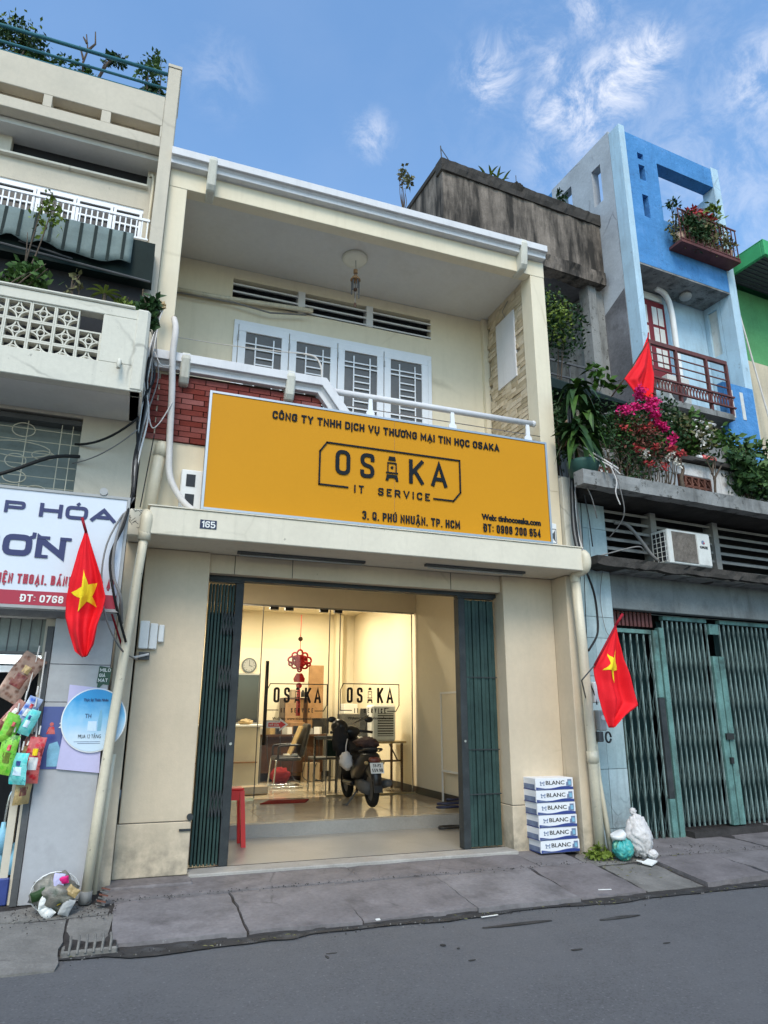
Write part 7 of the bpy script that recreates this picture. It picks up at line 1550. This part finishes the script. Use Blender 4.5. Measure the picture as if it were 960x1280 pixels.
# cables
cb1 = thing('cable_bundle', 'tangle of pale and black cables down the corner between the two left houses', 'cables', (-.03, -.45, 3.5), 'cable tangles')
r = random.Random(12)
for k in range(7):
    x = -.03 + r.uniform(-.04, .05)
    part('cable', MB().tube(smoothpath([(-.02 + r.uniform(-.03, .04), -.30, 5.75), (x, -.34, 5.3 + r.uniform(-.1, .1)), (x + r.uniform(-.05, .07), -.38, 4.9), (x + r.uniform(-.06, .05), -.40, 4.5), (-.09 + r.uniform(-.02, .03), -.60, 3.9), (-.07, -.72, 3.5)], 5), .007 + .003 * (k % 3), 6), ['cablewhite', 'cablegrey', 'cableblack', 'cablewhite', 'cablewhite', 'cableblack', 'cablegrey'][k], cb1, True)
for pts, rr_, mm in [([(-.08, -.72, 3.55), (-.12, -.86, 3.2), (-.20, -.86, 2.9), (-.13, -.86, 2.55), (.0, -.62, 2.2)], .012, 'cableblack'), ([(-.06, -.72, 3.5), (-.24, -.90, 3.0), (-.22, -.9, 2.5), (-.05, -.7, 2.15), (.12, -.1, 2.08)], .008, 'cablegrey'),
                      ([(-.09, -.75, 3.45), (-.17, -.88, 3.05), (-.16, -.88, 2.75), (-.08, -.88, 2.55), (-.05, -.7, 2.35)], .014, 'cablegrey'), ([(-.02, -.36, 5.2), (.06, -.38, 5.05), (.17, -.38, 5.08)], .006, 'cablewhite'), ([(-.05, -.38, 4.7), (.02, -.42, 4.35), (.10, -.42, 4.4), (.2, -.40, 4.65)], .006, 'cablewhite'),
                      ([(.06, -.32, 4.3), (.03, -.36, 3.9), (.0, -.42, 3.5)], .006, 'cableblack')]:
    part('cable', MB().tube(smoothpath(pts, 6), rr_, 6), mm, cb1, True)
part('connector', MB().blob((-.015, -.32, 5.78), (.06, .04, .045), 3, .5, 4), 'ptan', cb1)
cb2 = thing('wall_cable', 'black cables swagging across the left wall above the grille window', 'cables', (-.7, -.4, 4.2), 'cable tangles')
part('cable', MB().tube(catenary((-.10, -.6, 4.35), (-.66, -.25, 4.12), .08), .012, 6), 'cableblack', cb2, True); part('cable', MB().tube(catenary((-.10, -.6, 4.22), (-.66, -.25, 3.92), .06), .006, 6), 'cablegrey', cb2, True)
part('cable', MB().tube(smoothpath([(-.60, -.30, 3.98), (-.85, -.4, 3.9), (-1.3, -.5, 3.62), (-2.2, -.5, 3.3)], 5), .018, 6), 'cableblack', cb2, True)
cb3 = thing('cable_bundle', 'thick bundle of grey and black cables between the sign and the potted plants', 'cables', (5.1, -.3, 3.5), 'cable tangles')
for k in range(10):
    x = 5.06 + r.uniform(-.04, .06)
    part('cable', MB().tube(smoothpath([(5.03 + .016 * k, -.32, 5.55), (5.12 + .006 * k, -.34, 5.66 - .01 * k), (x + .06, -.33, 5.4), (x + .03 + r.uniform(-.02, .02), -.33, 4.9), (x, -.33, 4.4), (x + r.uniform(-.03, .03), -.34, 3.8), (x + r.uniform(-.02, .04), -.36, 3.48)], 5), .008 + .004 * (k % 3), 6), ['cableblack', 'cablegrey', 'cableblack', 'cablegrey', 'cablewhite'][k % 5], cb3, True)
cb4 = thing('cable_bundle', 'loose pale cables looping over the left end of the terrace slab', 'cables', (5.3, -.8, 4.4), 'cable tangles')
for k, pts in enumerate([[(5.05, -.4, 4.95), (5.12, -.6, 4.75), (5.30, -.75, 4.55), (5.42, -.78, 4.47)], [(5.04, -.4, 4.90), (5.14, -.6, 4.68), (5.32, -.76, 4.50), (5.44, -.78, 4.40)], [(5.04, -.4, 4.86), (5.03, -.5, 4.5), (5.12, -.6, 4.15), (5.26, -.5, 3.9)], [(5.30, -.78, 4.5), (5.36, -.8, 4.3), (5.33, -.8, 4.15), (5.38, -.8, 4.0)], [(5.34, -.78, 4.52), (5.42, -.78, 4.2), (5.5, -.7, 3.9), (5.5, -.4, 3.7)], [(5.10, -.5, 4.2), (5.14, -.5, 3.9), (5.2, -.45, 3.55)]]):
    part('cable', MB().tube(smoothpath(pts, 6), .007 if k not in (0, 1) else .011, 6), ['cablewhite', 'cablewhite', 'cablegrey', 'cablewhite', 'cablegrey', 'cableblack'][k], cb4, True)
cb5 = thing('cable_bundle', 'thin black cables down the pale blue pilaster by the right flag', 'cables', (5.3, -.3, 2.5), 'cable tangles')
for k, (pts, rr_, mm) in enumerate([([(5.05, -.5, 3.2), (5.2, -.4, 3.0), (5.26, -.35, 2.75), (5.2, -.4, 2.5), (5.02, -.45, 2.3)], .014, 'cableblack'), ([(5.2, -.15, 4.2), (5.22, -.15, 3.6), (5.18, -.15, 3.0), (5.2, -.15, 2.3), (5.15, -.2, 2.0)], .006, 'cableblack'), ([(5.3, -.15, 4.2), (5.28, -.15, 3.5), (5.25, -.15, 2.9), (5.22, -.15, 2.2)], .005, 'cableblack'),
                                    ([(5.18, -.2, 3.3), (5.14, -.2, 2.9), (5.2, -.18, 2.5)], .006, 'cableblack'), ([(5.62, -.08, 3.4), (5.52, -.1, 3.0), (5.56, -.1, 2.6), (5.68, -.08, 2.5)], .004, 'cablegrey'), ([(5.2, -.18, 3.42), (5.4, -.3, 3.48), (5.9, -.4, 3.62), (6.1, -.3, 3.6)], .009, 'cablegrey'), ([(5.0, -.45, 1.95), (5.06, -.45, 1.8), (5.07, -.46, 1.7)], .008, 'cableblack')]):
    part('cable', MB().tube(smoothpath(pts, 6), rr_, 6), mm, cb5, True)

# grit, dead leaves and small litter gathered at the wall feet and in the gutter
r = random.Random(77); mb = MB(); mb2 = MB()
def gz(x, y):
    if y < -1.5: return .012
    if y < -.57: return .052 + (y + 1.44) / .87 * .08
    return .133 + (y + .56) * .06
for k in range(1500):
    if k % 3 == 0: x, y = r.uniform(-1.4, 8), -1.50 - abs(r.gauss(0, .07))
    elif k % 3 == 1: x, y = r.uniform(-1.4, 8), -.57 + r.gauss(0, .03)
    else: x, y = (r.uniform(4.8, 6.6), -.5 + r.gauss(0, .18)) if k % 2 else (r.uniform(-.7, .15), -.75 + r.gauss(0, .12))
    s_ = r.uniform(.003, .010); z = gz(x, y); a = r.uniform(0, 6.28)
    (mb if k % 5 else mb2).add([(x + s_ * math.cos(a), y + s_ * math.sin(a), z), (x + s_ * math.cos(a + 2), y + s_ * math.sin(a + 2), z), (x + s_ * math.cos(a + 4.2), y + s_ * math.sin(a + 4.2), z), (x, y, z + s_ * 1.1)], [(0, 1, 3), (1, 2, 3), (2, 0, 3)])
part('grit', mb, 'kerbdirt', None, kind='stuff', label='dark grit gathered along the kerb and wall feet')
part('pale_grit', mb2, 'paveold', None, kind='stuff', label='pale gravel crumbs along the kerb and wall feet')
mb = MB()
for k in range(120):
    x, y = (r.uniform(4.7, 6.2), -.75 + r.gauss(0, .2)) if k % 3 else (r.uniform(-.6, 6), -1.5 - abs(r.gauss(0, .05)))
    z = gz(x, y) + .006; a = r.uniform(0, 6.28); L_ = r.uniform(.012, .03)
    mb.add([(x, y, z), (x + L_ * math.cos(a) + .006, y + L_ * math.sin(a), z + .006), (x + 2 * L_ * math.cos(a), y + 2 * L_ * math.sin(a), z), (x + L_ * math.cos(a), y + L_ * math.sin(a) + .008, z + .004)], [(0, 1, 2), (0, 2, 3)])
part('dead_leaves', mb, 'leafdry', None, kind='stuff', label='small dead leaves scattered by the right drain pipe')
